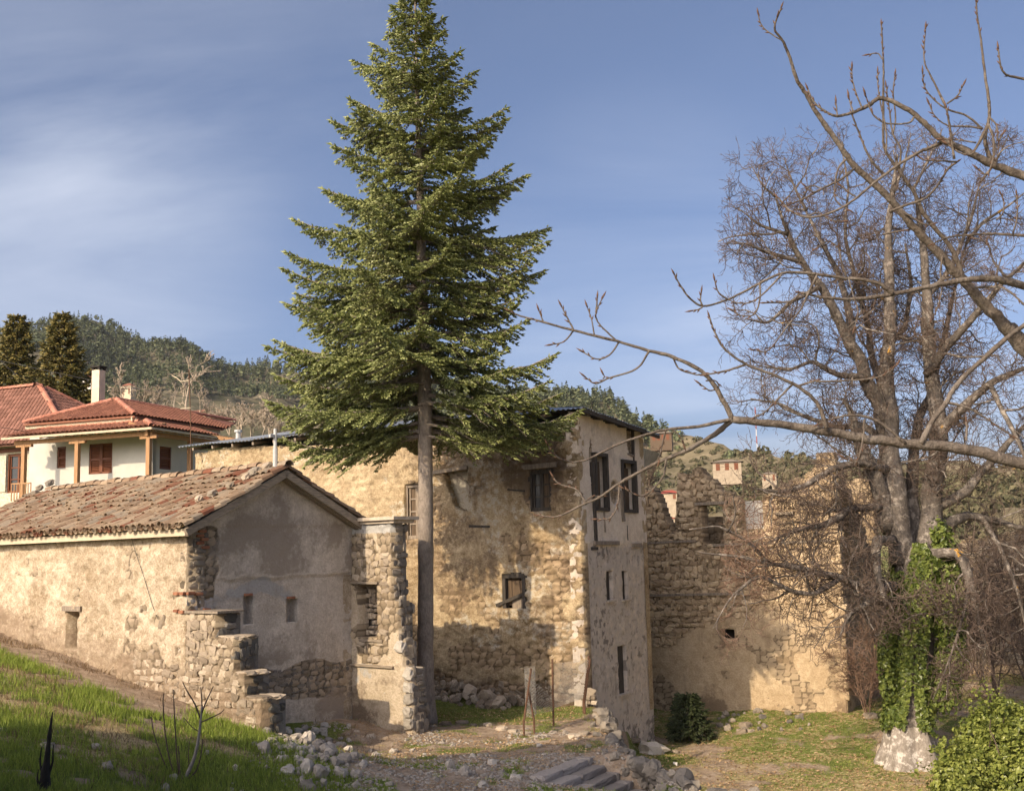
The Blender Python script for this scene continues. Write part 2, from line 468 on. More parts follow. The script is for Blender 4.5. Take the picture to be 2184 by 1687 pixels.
M['stonewall'] = plain('cream_stone_wall', (.52, .46, .36), .3, 9)
M['fascia'] = plain('pale_board', (.50, .415, .30), .12, 5)
M['pine'] = plain('orange_pine_post', (.36, .205, .105), .2, 8, stretch=(3, 3, .4))
M['shutter'] = plain('brown_shutter', (.155, .052, .022), .25, 8, rough=.5, stretch=(4, 4, .3))
M['dark'] = plain('interior_shade', (.018, .016, .014), .2)  # near-black colour stands in for the shade inside openings
M['wood'] = plain('grey_timber', (.24, .195, .15), .4, 9, stretch=(3, 3, .5))
M['wood_h'] = plain('grey_beam', (.27, .22, .165), .4, 9, stretch=(.6, .6, 4))
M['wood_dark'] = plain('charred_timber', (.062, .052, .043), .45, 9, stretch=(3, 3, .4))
M['plank'] = plain('brown_plank', (.115, .08, .052), .4, 7, stretch=(5, 5, .3))
M['glass'] = plain('dusty_glass', (.035, .038, .042), .3, 4, rough=.18, spec=.5, bump=0)
M['metal'] = plain('zinc_roof_sheet', (.33, .36, .40), .22, 3, rough=.45, metal=.55, bump=.1)
M['rust'] = plain('rusty_steel', (.115, .062, .038), .4, 20, rough=.8)
M['wire'] = plain('grey_wire', (.30, .28, .25), .2, 10, rough=.6, bump=0)
M['cable'] = plain('black_cable', (.045, .045, .045), .2, 10, bump=0)
M['steel'] = plain('painted_steel', (.42, .42, .41), .1, 10, rough=.5, bump=0)
M['soot'] = plain('sooty_cap', (.03, .027, .025), .3)
M['chimney'] = plain('chimney_render', (.60, .50, .38), .16, 3)
M['cap'] = plain('concrete_slab', (.46, .385, .30), .25, 7)
M['mud'] = plain('weathered_house_wall', (.34, .275, .20), .25, 2)
M['red_paint'] = plain('red_paint', (.30, .07, .05), .1, bump=0)
M['white_paint'] = plain('white_paint', (.5, .5, .5), .05, bump=0)
M['curtain'] = plain('pale_curtain', (.45, .36, .25), .25, 3, bump=.1, stretch=(8, 8, .3))
def leaf_mat(name, lo, hi, tip=None, trans=.25, rough=.55):
    t = NT(name, rough, .3)
    r = t.n('ShaderNodeNewGeometry').outputs['Random Per Island']
    n = t.noise(.9, 3)
    f = t.math('ADD', t.math('MULTIPLY', r, .6), t.math('MULTIPLY', n, .4))
    t.col(t.ramp(f, (.2, lo), (.75, hi), (.93, tip or hi)))
    if trans:
        tr = t.n('ShaderNodeBsdfTranslucent'); mx = t.n('ShaderNodeMixShader'); mx.inputs[0].default_value = trans
        t.l(t.ramp(f, (.2, lo), (.8, hi)), tr.inputs[0])
        t.l(t.b.outputs[0], mx.inputs[1]); t.l(tr.outputs[0], mx.inputs[2]); t.l(mx.outputs[0], t.out.inputs[0])
    return t.m
M['needle'] = leaf_mat('spruce_needles', (.14, .175, .055), (.42, .44, .17), (.60, .62, .40), .35)
M['needle_old'] = leaf_mat('fir_needles', (.08, .085, .022), (.30, .235, .075), (.42, .30, .11), .2)
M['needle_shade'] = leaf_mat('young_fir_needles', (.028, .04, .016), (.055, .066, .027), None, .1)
M['ivy'] = leaf_mat('ivy_leaves', (.06, .09, .018), (.20, .235, .055), (.32, .34, .10), .25, .35)
M['ivy_bush'] = leaf_mat('ivy_bush_leaves', (.11, .14, .028), (.31, .335, .08), (.46, .46, .16), .35, .35)
M['grass'] = leaf_mat('grass_blades', (.16, .22, .034), (.34, .41, .075), (.50, .48, .18), .4)
M['grass_dry'] = leaf_mat('short_turf', (.16, .19, .04), (.36, .355, .10), (.50, .43, .19), .3)
M['weed'] = leaf_mat('dry_weed', (.12, .08, .045), (.25, .17, .095), (.33, .25, .15), .15)
M['leaf'] = leaf_mat('fallen_leaf', (.26, .16, .08), (.50, .345, .19), (.58, .44, .28), .15, .8)
M['forest'] = leaf_mat('forest_foliage', (.065, .09, .055), (.20, .215, .105), (.30, .28, .15), .2, .8)
M['scrub'] = leaf_mat('hill_scrub', (.05, .055, .025), (.15, .13, .07), (.20, .17, .10), .1, .8)
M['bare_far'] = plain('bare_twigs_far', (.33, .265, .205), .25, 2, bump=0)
def bark(name, lo, hi, patch=None, amt=.5, st=(2.2, 2.2, .6), lich=None):
    t = NT(name, .95, .1)
    a, b = t.noise(3.2, 8, .65, .3, stretch=st), t.noise(26, 5, .6, stretch=(1, 1, .5))
    c = t.ramp(t.math('ADD', t.math('MULTIPLY', a, .6), t.math('MULTIPLY', b, .4)), (.35, lo), (.65, hi))
    if patch: c = t.mix(t.ramp(t.noise(4.2, 8, .72), (.5, 0.0), (.6, amt)), c, patch)
    if lich: c = t.mix(t.ramp(t.noise(2.3, 6, .6), (.66, 0.0), (.70, .9)), c, lich)
    t.col(c); t.bump(t.math('ADD', a, b), .7, .04)
    return t.m
M['bark_spruce'] = bark('spruce_bark', (.165, .135, .11), (.33, .28, .235), st=(2, 2, 1.4))
M['bark_plane'] = bark('old_tree_bark', (.065, .055, .047), (.165, .14, .12), (.40, .35, .30), .55, lich=(.50, .27, .05))
M['bark_base'] = bark('pale_flared_bark', (.15, .125, .10), (.32, .28, .24), (.60, .55, .49), .75)
M['twig'] = bark('tree_twigs', (.07, .05, .04), (.155, .115, .092))
M['twig_red'] = bark('red_twigs', (.13, .075, .052), (.27, .18, .13))
M['bark_near'] = bark('walnut_bark', (.075, .06, .05), (.17, .14, .115), (.27, .235, .20), .4, st=(6, 6, 6))
M['bud'] = plain('brown_buds', (.105, .06, .04), .3, 20)
M['burnt'] = plain('burnt_wood', (.028, .024, .022), .5, 12, stretch=(2, 2, .5))
M['sapling'] = plain('grey_sapling_bark', (.22, .20, .18), .25, 10)
def ground_mat():
    t = NT('earth_and_turf', .97, .1)
    big, mid, fine, pebble = t.noise(.45, 5), t.noise(3.2, 8, .66), t.noise(17, 7, .66), t.noise(60, 3, .6)
    f = t.math('ADD', t.math('MULTIPLY', mid, .6), t.math('MULTIPLY', fine, .4))
    dirt = t.ramp(f, (.32, (.17, .12, .08)), (.5, (.35, .265, .19)), (.66, (.52, .42, .325)))
    green = t.ramp(f, (.35, (.075, .10, .022)), (.52, (.15, .185, .045)), (.68, (.26, .25, .10)))
    dry = t.ramp(f, (.34, (.20, .165, .07)), (.5, (.40, .32, .165)), (.64, (.56, .44, .27)))
    g = t.ramp(t.math('ADD', t.attr('green'), t.math('MULTIPLY', t.math('SUBTRACT', f, .5), 2.2)), (.35, 0.0), (.65, 1.0))
    d = t.ramp(t.math('ADD', t.attr('dry'), t.math('MULTIPLY', t.math('SUBTRACT', t.noise(6, 8, .7), .5), 2.4)), (.35, 0.0), (.65, 1.0))
    c = t.mix(g, dirt, green); c = t.mix(d, c, dry)
    t.col(c); t.bump(t.math('ADD', t.math('ADD', fine, mid), t.math('MULTIPLY', pebble, .4)), .8, .06)
    return t.m
M['ground'] = ground_mat()
def hill_mat(name, a, b, c3):
    t = NT(name, 1, .05)
    f = t.math('ADD', t.math('MULTIPLY', t.noise(.02, 8, .65), .55), t.math('MULTIPLY', t.noise(.16, 6, .65), .45))
    t.col(t.ramp(f, (.36, a), (.5, b), (.64, c3)))
    return t.m
M['hill'] = hill_mat('forest_floor', (.06, .062, .034), (.125, .11, .07), (.22, .185, .125))
M['hill_dry'] = hill_mat('dry_hillside', (.075, .07, .042), (.155, .13, .08), (.25, .205, .135))
# ------------------------------------------------------------------ ground
def rbf(pts):
    A = np.array(pts, float); n = len(A)
    D = np.hypot(A[:, None, 0] - A[None, :, 0], A[:, None, 1] - A[None, :, 1])
    K = np.zeros((n + 3, n + 3)); K[:n, :n] = -D - np.eye(n) * .25
    K[:n, n] = 1; K[:n, n + 1:] = A[:, :2]; K[n, :n] = 1; K[n + 1:, :n] = A[:, :2].T
    w = np.linalg.solve(K, np.append(A[:, 2], (0, 0, 0)))
    def f(x, y):
        x, y = np.broadcast_arrays(np.asarray(x, float), np.asarray(y, float))
        s = w[n] + w[n + 1] * x + w[n + 2] * y
        for (a, b, _), k in zip(A, w[:n]): s = s - k * np.hypot(x - a, y - b)
        return s
    return f
z_terrace = rbf([(-13.7, 31.4, 2.6), (-10.9, 29.1, 2.12), (-7.28, 26.1, 1.3), (-4.8, 24.0, .8), (-6.6, 15, 1.35), (-5.4, 19.4, .45), (-3.3, 21.2, .1),
                 (-10.4, 23.8, 2.05), (-7.5, 20.9, 1.35), (-6.2, 19.6, .95), (-3.7, 26.5, .1), (0, 27, 0), (1.8, 28, .02), (-2.2, 31.5, -.02), (0, 33.5, .02),
                 (1.5, 32, .12), (0, 21.2, -.05), (2.2, 22, -.2), (-5.5, 27.6, .42), (-4.0, 28.6, .3), (-3, 12, 1.2), (0, 15, .8), (-6, 8, 2.1), (0, 5, 2.5),
                 (4, 10, 1.4), (0, 0, 2.7), (-14, 15, 2.3), (-14, 5, 2.8), (-12, 45, 3), (-20, 45, 4), (-10, 60, 4), (0, 45, 0), (-25, 25, 4), (0, 80, 2),
                 (-40, 80, 8), (-60, 40, 7), (-17, 30, 3.1), (2.4, 33, .05), (2.2, 26, .0), (5, 0, 2.4), (60, 40, 4), (60, 90, 5)])
z_lawn = rbf([(6, 29, -1.72), (5, 34.5, -1.62), (10.8, 37.6, -.98), (7.8, 39.2, -1.0), (11, 33, -1.62), (14, 33, -1.5), (16, 36, -1.0), (17.5, 40, -.8), (20, 45, -.1), (10, 25, -2.0),
              (12, 60, 0), (25, 60, 2), (4, 20, -1.7), (8, 10, -.3), (5, 41, -1.2), (9, 36.3, -1.25), (13, 37, -1.0), (25, 35, .4), (0, 80, 2), (-40, 80, 8), (40, 60, 4), (10, 0, 1.5), (20, 10, 0),
              (60, 40, 6), (60, 90, 5), (4.5, 37, -1.6), (3.4, 25, -1.75), (8, 29, -1.75)])
EY = np.array((-5, 0, 10, 18, 21.5, 23, 25.8, 28, 31, 34, 36.5, 46, 80)); EX = np.array((6.6, 6.4, 5.9, 4.8, 3.9, 3.4, 2.5, 2.3, 2.35, 2.5, 3.7, 3.0, 0))
SA, SB = unit((.46, .89)), unit((.89, -.46))          # stair: run of a tread, way down
S0 = np.array((.30, 23.8)); S_TR, S_RI, S_N, S_LEN = .31, .14, 6, 2.3
def ground_z(x, y, rough=True):
    x, y = np.broadcast_arrays(np.asarray(x, float), np.asarray(y, float))
    zt, zl = z_terrace(x, y), z_lawn(x, y)
    e = x - np.interp(y, EY, EX) + .25 * (fbm(x * 1.3, y * 1.3, 5, 3) - .5)
    wid = np.interp(y, (20, 36, 42, 70), (.28, .28, 2.0, 9.0))
    w = sst(-wid, wid, e)
    z = zt * (1 - w) + zl * w
    a = (x - S0[0]) * SA[0] + (y - S0[1]) * SA[1]; b = (x - S0[0]) * SB[0] + (y - S0[1]) * SB[1]
    inst = sst(-.25, .1, a) * sst(-.25, .1, S_LEN - a) * sst(-.35, .05, b) * sst(-.1, .2, 2.3 - b)
    z = z - inst * (np.clip(b / S_TR, 0, S_N) * S_RI + .13)
    if rough:
        near = np.exp(-((np.hypot(x, y) - 20) / 40) ** 2)
        z = z + near * (.16 * (fbm(x * .6, y * .6, 31, 4) - .5) + .10 * (fbm(x * 2.6, y * 2.6, 41, 4) - .5))
        far = sst(60, 160, np.hypot(x, y))
        z = z * (1 - far) + far * np.minimum(z, 4)
    return z
def axis(lo, hi, step, out, far):
    a = list(np.arange(lo, hi, step)); s = step
    up = a[-1]; lo_ = a[0]; A, B = [], []
    while up < far: s *= out; up += s; A.append(up)
    s = step
    while lo_ > -far: s *= out; lo_ -= s; B.append(lo_)
    return np.array(B[::-1] + a + A)
gx, gy = axis(-15, 20, .13, 1.22, 2500), axis(17, 44, .13, 1.22, 2500)
GX, GY = np.meshgrid(gx, gy)
GZ = ground_z(GX, GY)
lawn = sst(-.3, .3, GX - np.interp(GY, EY, EX))
def cover(x, y):
    """how much turf and how much dry leaf lies there"""
    n1, n2 = fbm(x * .55, y * .55, 71, 4), fbm(x * 1.6, y * 1.6, 77, 4)
    lw = sst(-.3, .3, x - np.interp(y, EY, EX))
    left = sst(-2.6, -4.8, x + (y - 24) * .25)
    fore = sst(25.6, 24.2, y) * (1 - left)
    green_l = np.clip(1.0 - 1.5 * sst(.57, .67, n2) * sst(-4, -9, x), 0, 1)
    band = np.exp(-((y - 23.0 + .36 * (x + 10.5) + 1.2 * (n1 - .5)) / .55) ** 2) * sst(-5.2, -6.6, x)
    straw = np.exp(-((y - 25.0 + .25 * (x + 10.5)) / .6) ** 2) * sst(-8.5, -10, x) + np.exp(-(((x + 5.6) / .9) ** 2 + ((y - 22.4) / .35) ** 2))
    green_l = green_l * (1 - .75 * np.clip(band, 0, 1) * sst(.35, .5, n2)) * (1 - .6 * np.clip(straw, 0, 1))
    wallside = sst(1.5, .5, np.abs((x + 7.28) * .629 + (y - 26.17) * .777 + .7)) * sst(-6, -7.4, x)
    green_l = green_l * (1 - .95 * wallside)
    green = left * green_l + fore * (1 - lw) * sst(.47, .60, n1 + .25 * (n2 - .5)) + (1 - left) * (1 - fore) * (1 - lw) * (.62 * sst(.42, .6, n2))
    behind = sst(30.5, 31.8, y) * (1 - lw); green = np.maximum(green, behind * .8)
    green = green * (1 - lw) + lw * sst(.32, .52, n1 * .6 + n2 * .4) * .85
    dry = lw * np.clip(.38 + .9 * (n2 - .5) + .35 * sst(34, 29.5, y) * sst(5, 9, x), 0, 1) + (1 - lw) * (left * np.clip(.5 * sst(.56, .66, n1) + .8 * straw + .75 * band * sst(.4, .5, n2), 0, 1) + (1 - left) * .22 * sst(.5, .6, n1))
    bare_ = sst(.75, .35, np.abs(x - np.interp(y, EY, EX) - .1)) * (y < 35)
    return np.clip(green * (1 - .9 * bare_), 0, 1), np.clip(dry * (1 - .6 * bare_), 0, 1)
cg, cd = cover(GX, GY)
ny_, nx_ = GX.shape
ii = np.arange(nx_ * ny_).reshape(ny_, nx_)
gq = np.stack([ii[:-1, :-1], ii[:-1, 1:], ii[1:, 1:], ii[1:, :-1]], -1).reshape(-1, 4)
tag(obj('ground', np.stack([GX, GY, GZ], -1).reshape(-1, 3), gq, None, M['ground'], smooth=True, attrs={'green': cg, 'dry': cd}), kind='structure')

# ------------------------------------------------------------------ hills
HX = np.array((-1500, -600, -300, 0, 60, 130, 200, 300, 400, 450, 520, 600, 700, 900, 1080, 1200, 1260, 1330, 1400, 1440, 1500, 1600, 1700, 1800, 2000, 2184, 2600, 3600))
HY = np.array((780, 734, 722, 710, 696, 682, 698, 722, 738, 772, 797, 806, 816, 830, 838, 846, 864, 902, 934, 942, 946, 962, 975, 985, 985, 975, 940, 900))
HR_ = np.interp(HX, (-1500, 300, 700, 1200, 1400, 1700, 3600), (900, 900, 800, 650, 480, 330, 260))       # how far the crest is
ha = np.arange(-60, 62, .22)                       # azimuth in degrees to the right of straight ahead
hpx = 1092 + FOC * np.tan(np.radians(np.clip(ha, -45, 45)))
crest_el = np.array([(lambda d: math.atan2(d[2], math.hypot(d[0], d[1])))(ray(px, py)) for px, py in zip(hpx, np.interp(hpx, HX, HY))])
crest_r = np.interp(hpx, HX, HR_)
hs = np.concatenate([np.linspace(0, 1, 46), np.linspace(1.06, 1.6, 6)])
HS, HA = np.meshgrid(hs, np.radians(ha), indexing='ij')
r0 = np.interp(hpx, (0, 1300, 1700, 2200), (110, 110, 75, 70))
def hill_pt(s, a, px, cr, ce, r_0):
    r = r_0 + (cr - r_0) * s
    zc = EYE[2] + cr * np.tan(ce)
    x, y = r * np.sin(a), r * np.cos(a)
    prof = np.where(s <= 1, .35 * s + .65 * s ** 1.7, 1 - .55 * (s - 1))
    z = 1.5 + (zc - 1.5) * prof
    amp = np.minimum(1, 5 * s * np.clip(1.25 - s, 0, 1))
    z = z + amp * (cr * .035) * (fbm(x / 55, y / 55, 91, 4) - .5) + amp * cr * .008 * (fbm(x / 9, y / 9, 97, 3) - .5)
    return np.stack([x, y, z], -1)
HV = hill_pt(HS, HA, hpx[None], crest_r[None], crest_el[None], r0[None])
hn, hm = HS.shape
hi = np.arange(hn * hm).reshape(hn, hm)
HQ = np.stack([hi[:-1, :-1], hi[:-1, 1:], hi[1:, 1:], hi[1:, :-1]], -1)
split = int(np.searchsorted(hpx, 1290))
for nm, sl, mt in (('hill', slice(0, split), 'hill'), ('dry_hillside', slice(split, None), 'hill_dry')):
    q = HQ[:, sl].reshape(-1, 4); u = np.unique(q); rm = np.full(hn * hm, -1); rm[u] = np.arange(len(u))
    tag(obj(nm, HV.reshape(-1, 3)[u], rm[q], None, M[mt], smooth=True), kind='structure')
def hill_at(px, s):
    """a point of the hill surface, by bearing and by how far up it lies"""
    a = math.atan2(px - 1092, FOC)
    return hill_pt(np.array(s), np.array(a), px, np.interp(px, hpx, crest_r), np.interp(px, hpx, crest_el), np.interp(px, hpx, r0))
def hill_pix(px, py):
    """the spot of the hill that shows at this bearing and height"""
    ss = np.linspace(0.02, 1, 300)
    a = math.atan2(px - 1092, FOC)
    q = hill_pt(ss, np.full(300, a), px, np.interp(px, hpx, crest_r), np.interp(px, hpx, crest_el), np.interp(px, hpx, r0))
    d = np.abs(proj(q)[:, 1] - py)
    return q[np.argmin(d)]
# ------------------------------------------------------------------ stone and tile shapes
def stone_mesh(seed, mat, n=2, sq=3.2, jit=.13):
    rg = np.random.default_rng(seed)
    g = np.linspace(-1, 1, n + 1); pts = {}; V = []; Q = []
    def vid(p):
        k = tuple(np.round(p, 4))
        if k not in pts: pts[k] = len(V); V.append(np.array(p, float))
        return pts[k]
    for ax in range(3):
        for sg in (-1, 1):
            for i in range(n):
                for j in range(n):
                    c = []
                    for (a, b) in ((i, j), (i + 1, j), (i + 1, j + 1), (i, j + 1)):
                        p = [0, 0, 0]; p[ax] = sg; p[(ax + 1) % 3] = g[a]; p[(ax + 2) % 3] = g[b]; c.append(vid(p))
                    Q.append(c if sg > 0 else c[::-1])
    V = np.array(V)
    V = V / ((np.abs(V) ** sq).sum(1) ** (1 / sq))[:, None]
    V = V * (1 + rg.normal(0, jit, V.shape)) + rg.normal(0, jit * .35, V.shape)
    me = mesh_np('stone', V, Q, None, [mat])
    return me
def stones_of(mat, k=12, sq=5.0, jit=.10, n=3):
    out = [stone_mesh(100 + i, mat, n, sq, jit) for i in range(k)]
    return out
ST = {k: stones_of(M[k]) for k in ('stone', 'stone_dark', 'stone_gable', 'stone_ruin', 'stone_pale')}
ST['brick'] = [stone_mesh(300 + i, M['brick'], 2, 9, .05) for i in range(3)]
ROCK = [stone_mesh(200 + i, M['stone_rub'], 3, 3.4, .13) for i in range(8)]
ROCK_G = [stone_mesh(240 + i, M['stone_gable'], 3, 4.2, .13) for i in range(6)]
ROCK_D = [stone_mesh(220 + i, M['stone'], 3, 3.6, .13) for i in range(6)]
def lay(pl, inside, u0, u1, v0, v1, h=(.10, .20), w=(.14, .38), depth=.10, proud=.02, seed=1, gap=.014, drop=0.0, vj=0.0, aj=.11):
    """rough courses of stones on a wall plane; inside(u, v) says where"""
    rg = np.random.default_rng(seed); out = []
    v = v0
    while v < v1:
        hh = rg.uniform(*h); u = u0 - rg.uniform(0, w[1])
        while u < u1:
            ww = rg.uniform(*w) * (1 if rg.random() > .35 else .5)
            cu, cv = u + ww / 2, v + hh / 2 + rg.normal(0, vj) * (vj > 0) + .30 * (float(fbm(u * .8, v * .5 + 5, seed, 3)) - .5)
            if rg.random() > drop and inside(cu, cv) and inside(u + .02, cv) and inside(u + ww - .02, cv):
                a = rg.normal(0, aj)
                hs = hh * rg.uniform(.68, 1.2)
                U = pl.U * math.cos(a) + np.array((0, 0, 1.)) * math.sin(a); Vv = -pl.U * math.sin(a) + np.array((0, 0, 1.)) * math.cos(a)
                out.append(frame(pl.pt(cu, cv, proud - depth / 2 + rg.normal(0, .014)), U * (ww - gap) / 2 * 1.04, -pl.N * depth / 2 * rg.uniform(.9, 1.25), Vv * (hs - gap) / 2 * 1.04))
            u += ww
        v += hh
    return out
def tile_mesh(name, mat, L=.44, r0=.105, r1=.085, th=.014, n=5, flat=.8):
    V, Q = [], []
    for (y, r) in ((-L / 2, r0), (L / 2, r1)):
        for rr in (r, r - th):
            for k in range(n + 1):
                a = math.pi * k / n
                V.append((rr * math.cos(a), y, flat * rr * math.sin(a)))
    m = n + 1
    for k in range(n):
        Q += [(k, k + 1, 2 * m + k + 1, 2 * m + k), (m + k + 1, m + k, 3 * m + k, 3 * m + k + 1), (k + 1, k, m + k, m + k + 1), (2 * m + k, 2 * m + k + 1, 3 * m + k + 1, 3 * m + k)]
    Q += [(0, 2 * m, 3 * m, m), (n, m + n, 3 * m + n, 2 * m + n)]
    return mesh_np(name, np.array(V), np.array(Q), None, [mat])
def on_plane(px, py, p0, n):
    d = ray(px, py); return EYE + d * (np.dot(np.asarray(p0) - EYE, n) / np.dot(d, n))

# ------------------------------------------------------------------ the tiled chapel and its stepped buttresses
cC = np.array((-7.28, 26.17, 0)); cL = np.array((-.777, .629, 0)); cG = np.array((.629, .777, 0)); UP = np.array((0, 0, 1.0))
CW, EAVE, APEX = 4.93, 5.22, 6.44
chapel = thing('stone_chapel', 'old plastered stone chapel with a sagging barrel tile roof', 'chapel', (-7.28, 26.17, 1.2))
pl_long = Plane(cC + cL * 11, -cL); pl_gab = Plane(cC, cG); pl_right = Plane(cC + cG * CW + cL * 11, -cL)
STEP = [(11.0, EAVE), (12.07, 3.18), (12.68, 2.70), (13.04, 1.98), (13.58, 1.50)]
def step_top(u):
    t = np.full(np.shape(u), -9.0)
    for (ue, z) in STEP[::-1]: t = np.where(u < ue, z, t)
    return t
dr = pl_long.rect(141, 1303, 171, 1383)
def long_stone(u, v):
    e = fbm(u * .9, v * .9, 3, 4) - .5
    line = 2.05 + (11 - u) * .55 + e * 1.6                      # plaster lost above this slanting line beside the buttress
    s = sst(.25, -.15, v - np.where(u < 11, line + .35 * (u - 10.2), 3.3))
    return np.maximum(np.where(u > 8.6, s, 0), sst(.33, .26, fbm(u * 1.7, v * 1.7, 8, 4)) * .8)
def long_disp(u, v):
    s = sst(.35, .65, long_stone(u, v))
    f1, f2, _ = worley(u * 4.2, v * 5.6, 4)
    st = np.clip((f2 - f1) * 2.2, 0, 1) ** .6 * .06 - .025
    fl = sst(.47, .53, fbm(u * 1.1, v * 1.3, 12, 5)) * .035 + sst(.49, .53, fbm(u * 2.3, v * 2.9, 13, 4)) * .025 + .085 * (fbm(u * 3.5, v * 5.5, 14, 4) - .5) + .02 * (fbm(u * 13, v * 16, 15, 3) - .5)
    crack = -.02 * np.exp(-((u - 9.75 - .14 * (fbm(v * 1.5, 3, 2) - .5)) / .025) ** 2) - .018 * np.exp(-((u - 8.2 - .2 * (fbm(v * 1.5, 9, 2) - .5)) / .03) ** 2)
    d = fl * (1 - s) + st * s + crack
    edge = np.minimum(np.abs(u - dr[0]), np.abs(u - dr[2])) < .06
    return np.where((u > 10.98) & (u < 11.02), d, d)
def long_attr(u, v):
    f1, f2, cid = worley(u * 4.2, v * 5.6, 4)
    return {'stone': long_stone(u, v), 'cid': cid, 'joint': np.clip(1 - (f2 - f1) * 3.0, 0, 1), 'cement': np.zeros_like(u), 'stain': .62 * sst(1.1, .1, v - (1.3 + (11 - u) * .20)) + .25 * sst(.55, .7, fbm(u * .8, v * 1.5, 19, 4))}
sheet('long_wall', pl_long, 0, 13.58, -.4, EAVE, M['long'], chapel, .045,
      lambda u, v: (v < step_top(u) + .05 * (fbm(u * 6, 2, 9, 2) - .5) * (u > 11)) & ~((u > dr[0]) & (u < dr[2]) & (v > dr[1]) & (v < dr[3])),
      long_disp, long_attr, .45, eu=(dr[0], dr[2], 11.0), ev=(dr[1], dr[3]), smooth=True)
Geo().box(pl_long.pt((dr[0] + dr[2]) / 2, (dr[1] + dr[3]) / 2, -.43), pl_long.U * .5, pl_long.N * .03, UP * .75).build('door', M['wood_dark'], chapel)
Geo().box(pl_long.pt((dr[0] + dr[2]) / 2, dr[3] + .06, -.02), pl_long.U * .42, pl_long.N * .10, UP * .06).build('door_lintel', M['wood'], chapel)
# relieving arch stones over the little door
arch = []
for k in range(5):
    a = math.pi * (.12 + .19 * k); c = pl_long.pt((dr[0] + dr[2]) / 2 + .34 * math.cos(a), dr[3] + .09 + .20 * math.sin(a), -.035)
    arch.append(frame(c, pl_long.U * .085, -pl_long.N * .06, UP * .05))
pieces('stone', arch, np.arange(5) % 7, ST['stone'], M['stone'], chapel, 'arch_stones')
g_top = lambda u: np.minimum(EAVE + (u) * (APEX - EAVE) / (CW / 2), EAVE + (CW - u) * (APEX - EAVE) / (CW / 2)) - .10
n1, n2 = pl_gab.rect(519, 1270, 540, 1332), pl_gab.rect(611, 1276, 634, 1327)
gz = lambda py: pl_gab.uv(580, py)[1]
z_band, z_mid, z_base = gz(1123), gz(1232), gz(1425)
def gab_attr(u, v):
    e = fbm(u * 1.1, v * 1.1, 23, 5) - .5
    f1, f2, cid = worley(u * 4.0, v * 6.0, 24)
    stone = np.maximum(sst(.30, -.02, u - .62 - .5 * e) * sst(5.2, 5.0, v) * sst(2.9, 3.2, v), sst(.12, -.12, v - z_base - .5 * e) * sst(-.1, .2, v - z_base + .85 + .3 * e))
    mid = np.exp(-((v - z_mid + .42 + .25 * (fbm(u * 1.6, 4, 29, 3) - .5) - .25 * np.exp(-((u - 2.0) / .6) ** 2)) / .24) ** 2) * sst(5.2, 2.2, u + e * 3) * (.75 + .9 * (fbm(u * 2.2, v * 2.2, 37, 4) - .5))
    stain = sst(.0, .12, v - z_mid - .10 * (fbm(u * 2.5, 7, 33, 3) - .5)) * sst(.35, .8, u + .3 * (fbm(v * 2, 5, 34, 3) - .5)) * (.56 + 1.5 * (fbm(u * 1.6, v * 1.2, 27, 5) - .5)) * (1 - .55 * sst(.0, .25, v - z_band) * sst(.8, .2, g_top(u) - v)) + .35 * sst(.6, .2, np.abs(v - z_base + .1)) + .45 * sst(.5, .0, v - z_base + .9) + .5 * sst(.52, .64, fbm(u * .9, v * 1.4, 39, 4)) * sst(.1, -.2, v - z_mid + .2)
    return {'stone': stone, 'cid': cid, 'joint': np.clip(1 - (f2 - f1) * 3.0, 0, 1), 'cement': mid, 'stain': stain}
def gab_disp(u, v):
    a = gab_attr(u, v); s = sst(.35, .65, a['stone'])
    f1, f2, _ = worley(u * 4.0, v * 6.0, 24)
    upper = .045 * sst(-.02, .02, v - z_mid - .10 * (fbm(u * 2.5, 7, 33, 3) - .5)) + .03 * sst(-.015, .015, v - z_band)
    d = upper * sst(.55, .75, u + .3 * (fbm(v * 2, 5, 34, 3) - .5)) + .025 * (fbm(u * 4, v * 4, 35, 4) - .5) + .01 * (fbm(u * 15, v * 15, 36, 3) - .5)
    return d * (1 - s) + s * (np.clip((f2 - f1) * 2.2, 0, 1) ** .6 * .05 - .03)
inr = lambda r, u, v: (u > r[0]) & (u < r[2]) & (v > r[1]) & (v < r[3])
sheet('gable_wall', pl_gab, 0, CW, -.3, APEX, M['gable'], chapel, .04, lambda u, v: (v < g_top(u)) & ~inr(n1, u, v) & ~inr(n2, u, v), gab_disp, gab_attr, .35,
      eu=(n1[0], n1[2], n2[0], n2[2]), ev=(n1[1], n1[3], n2[1], n2[3]), smooth=True)
for r, mt in ((n1, M['gable']), (n2, M['gable'])):
    Geo().box(pl_gab.pt((r[0] + r[2]) / 2, (r[1] + r[3]) / 2, -.30), pl_gab.U * .2, pl_gab.N * .03, UP * .4).build('niche_back', mt, chapel)
    nb = [frame(pl_gab.pt(r[0] + .06 + .11 * k, r[3] + .03, .015), pl_gab.U * .06, -pl_gab.N * .05, UP * .03) for k in range(2)]
    pieces('brick', nb, [0, 1], ST['brick'], M['brick'], chapel, 'bricks')
gs = lay(pl_gab, lambda u, v: (.02 < u < .55 and 3.2 < v < 5.0), .0, .62, 3.2, 5.0, (.12, .22), (.16, .34), .10, .03, 31)
pieces('stone', gs, RNG.integers(0, 12, len(gs)), ST['stone_gable'], M['stone_gable'], chapel, 'rubble')
gs = lay(pl_gab, lambda u, v: (.9 < u < 4.8 and z_base - .75 < v < z_base - .05), .9, 4.85, z_base - .75, z_base, (.07, .14), (.10, .26), .09, .0, 32, drop=.2)
pieces('stone', gs, RNG.integers(0, 12, len(gs)), ST['stone_gable'], M['stone_gable'], chapel, 'rubble')
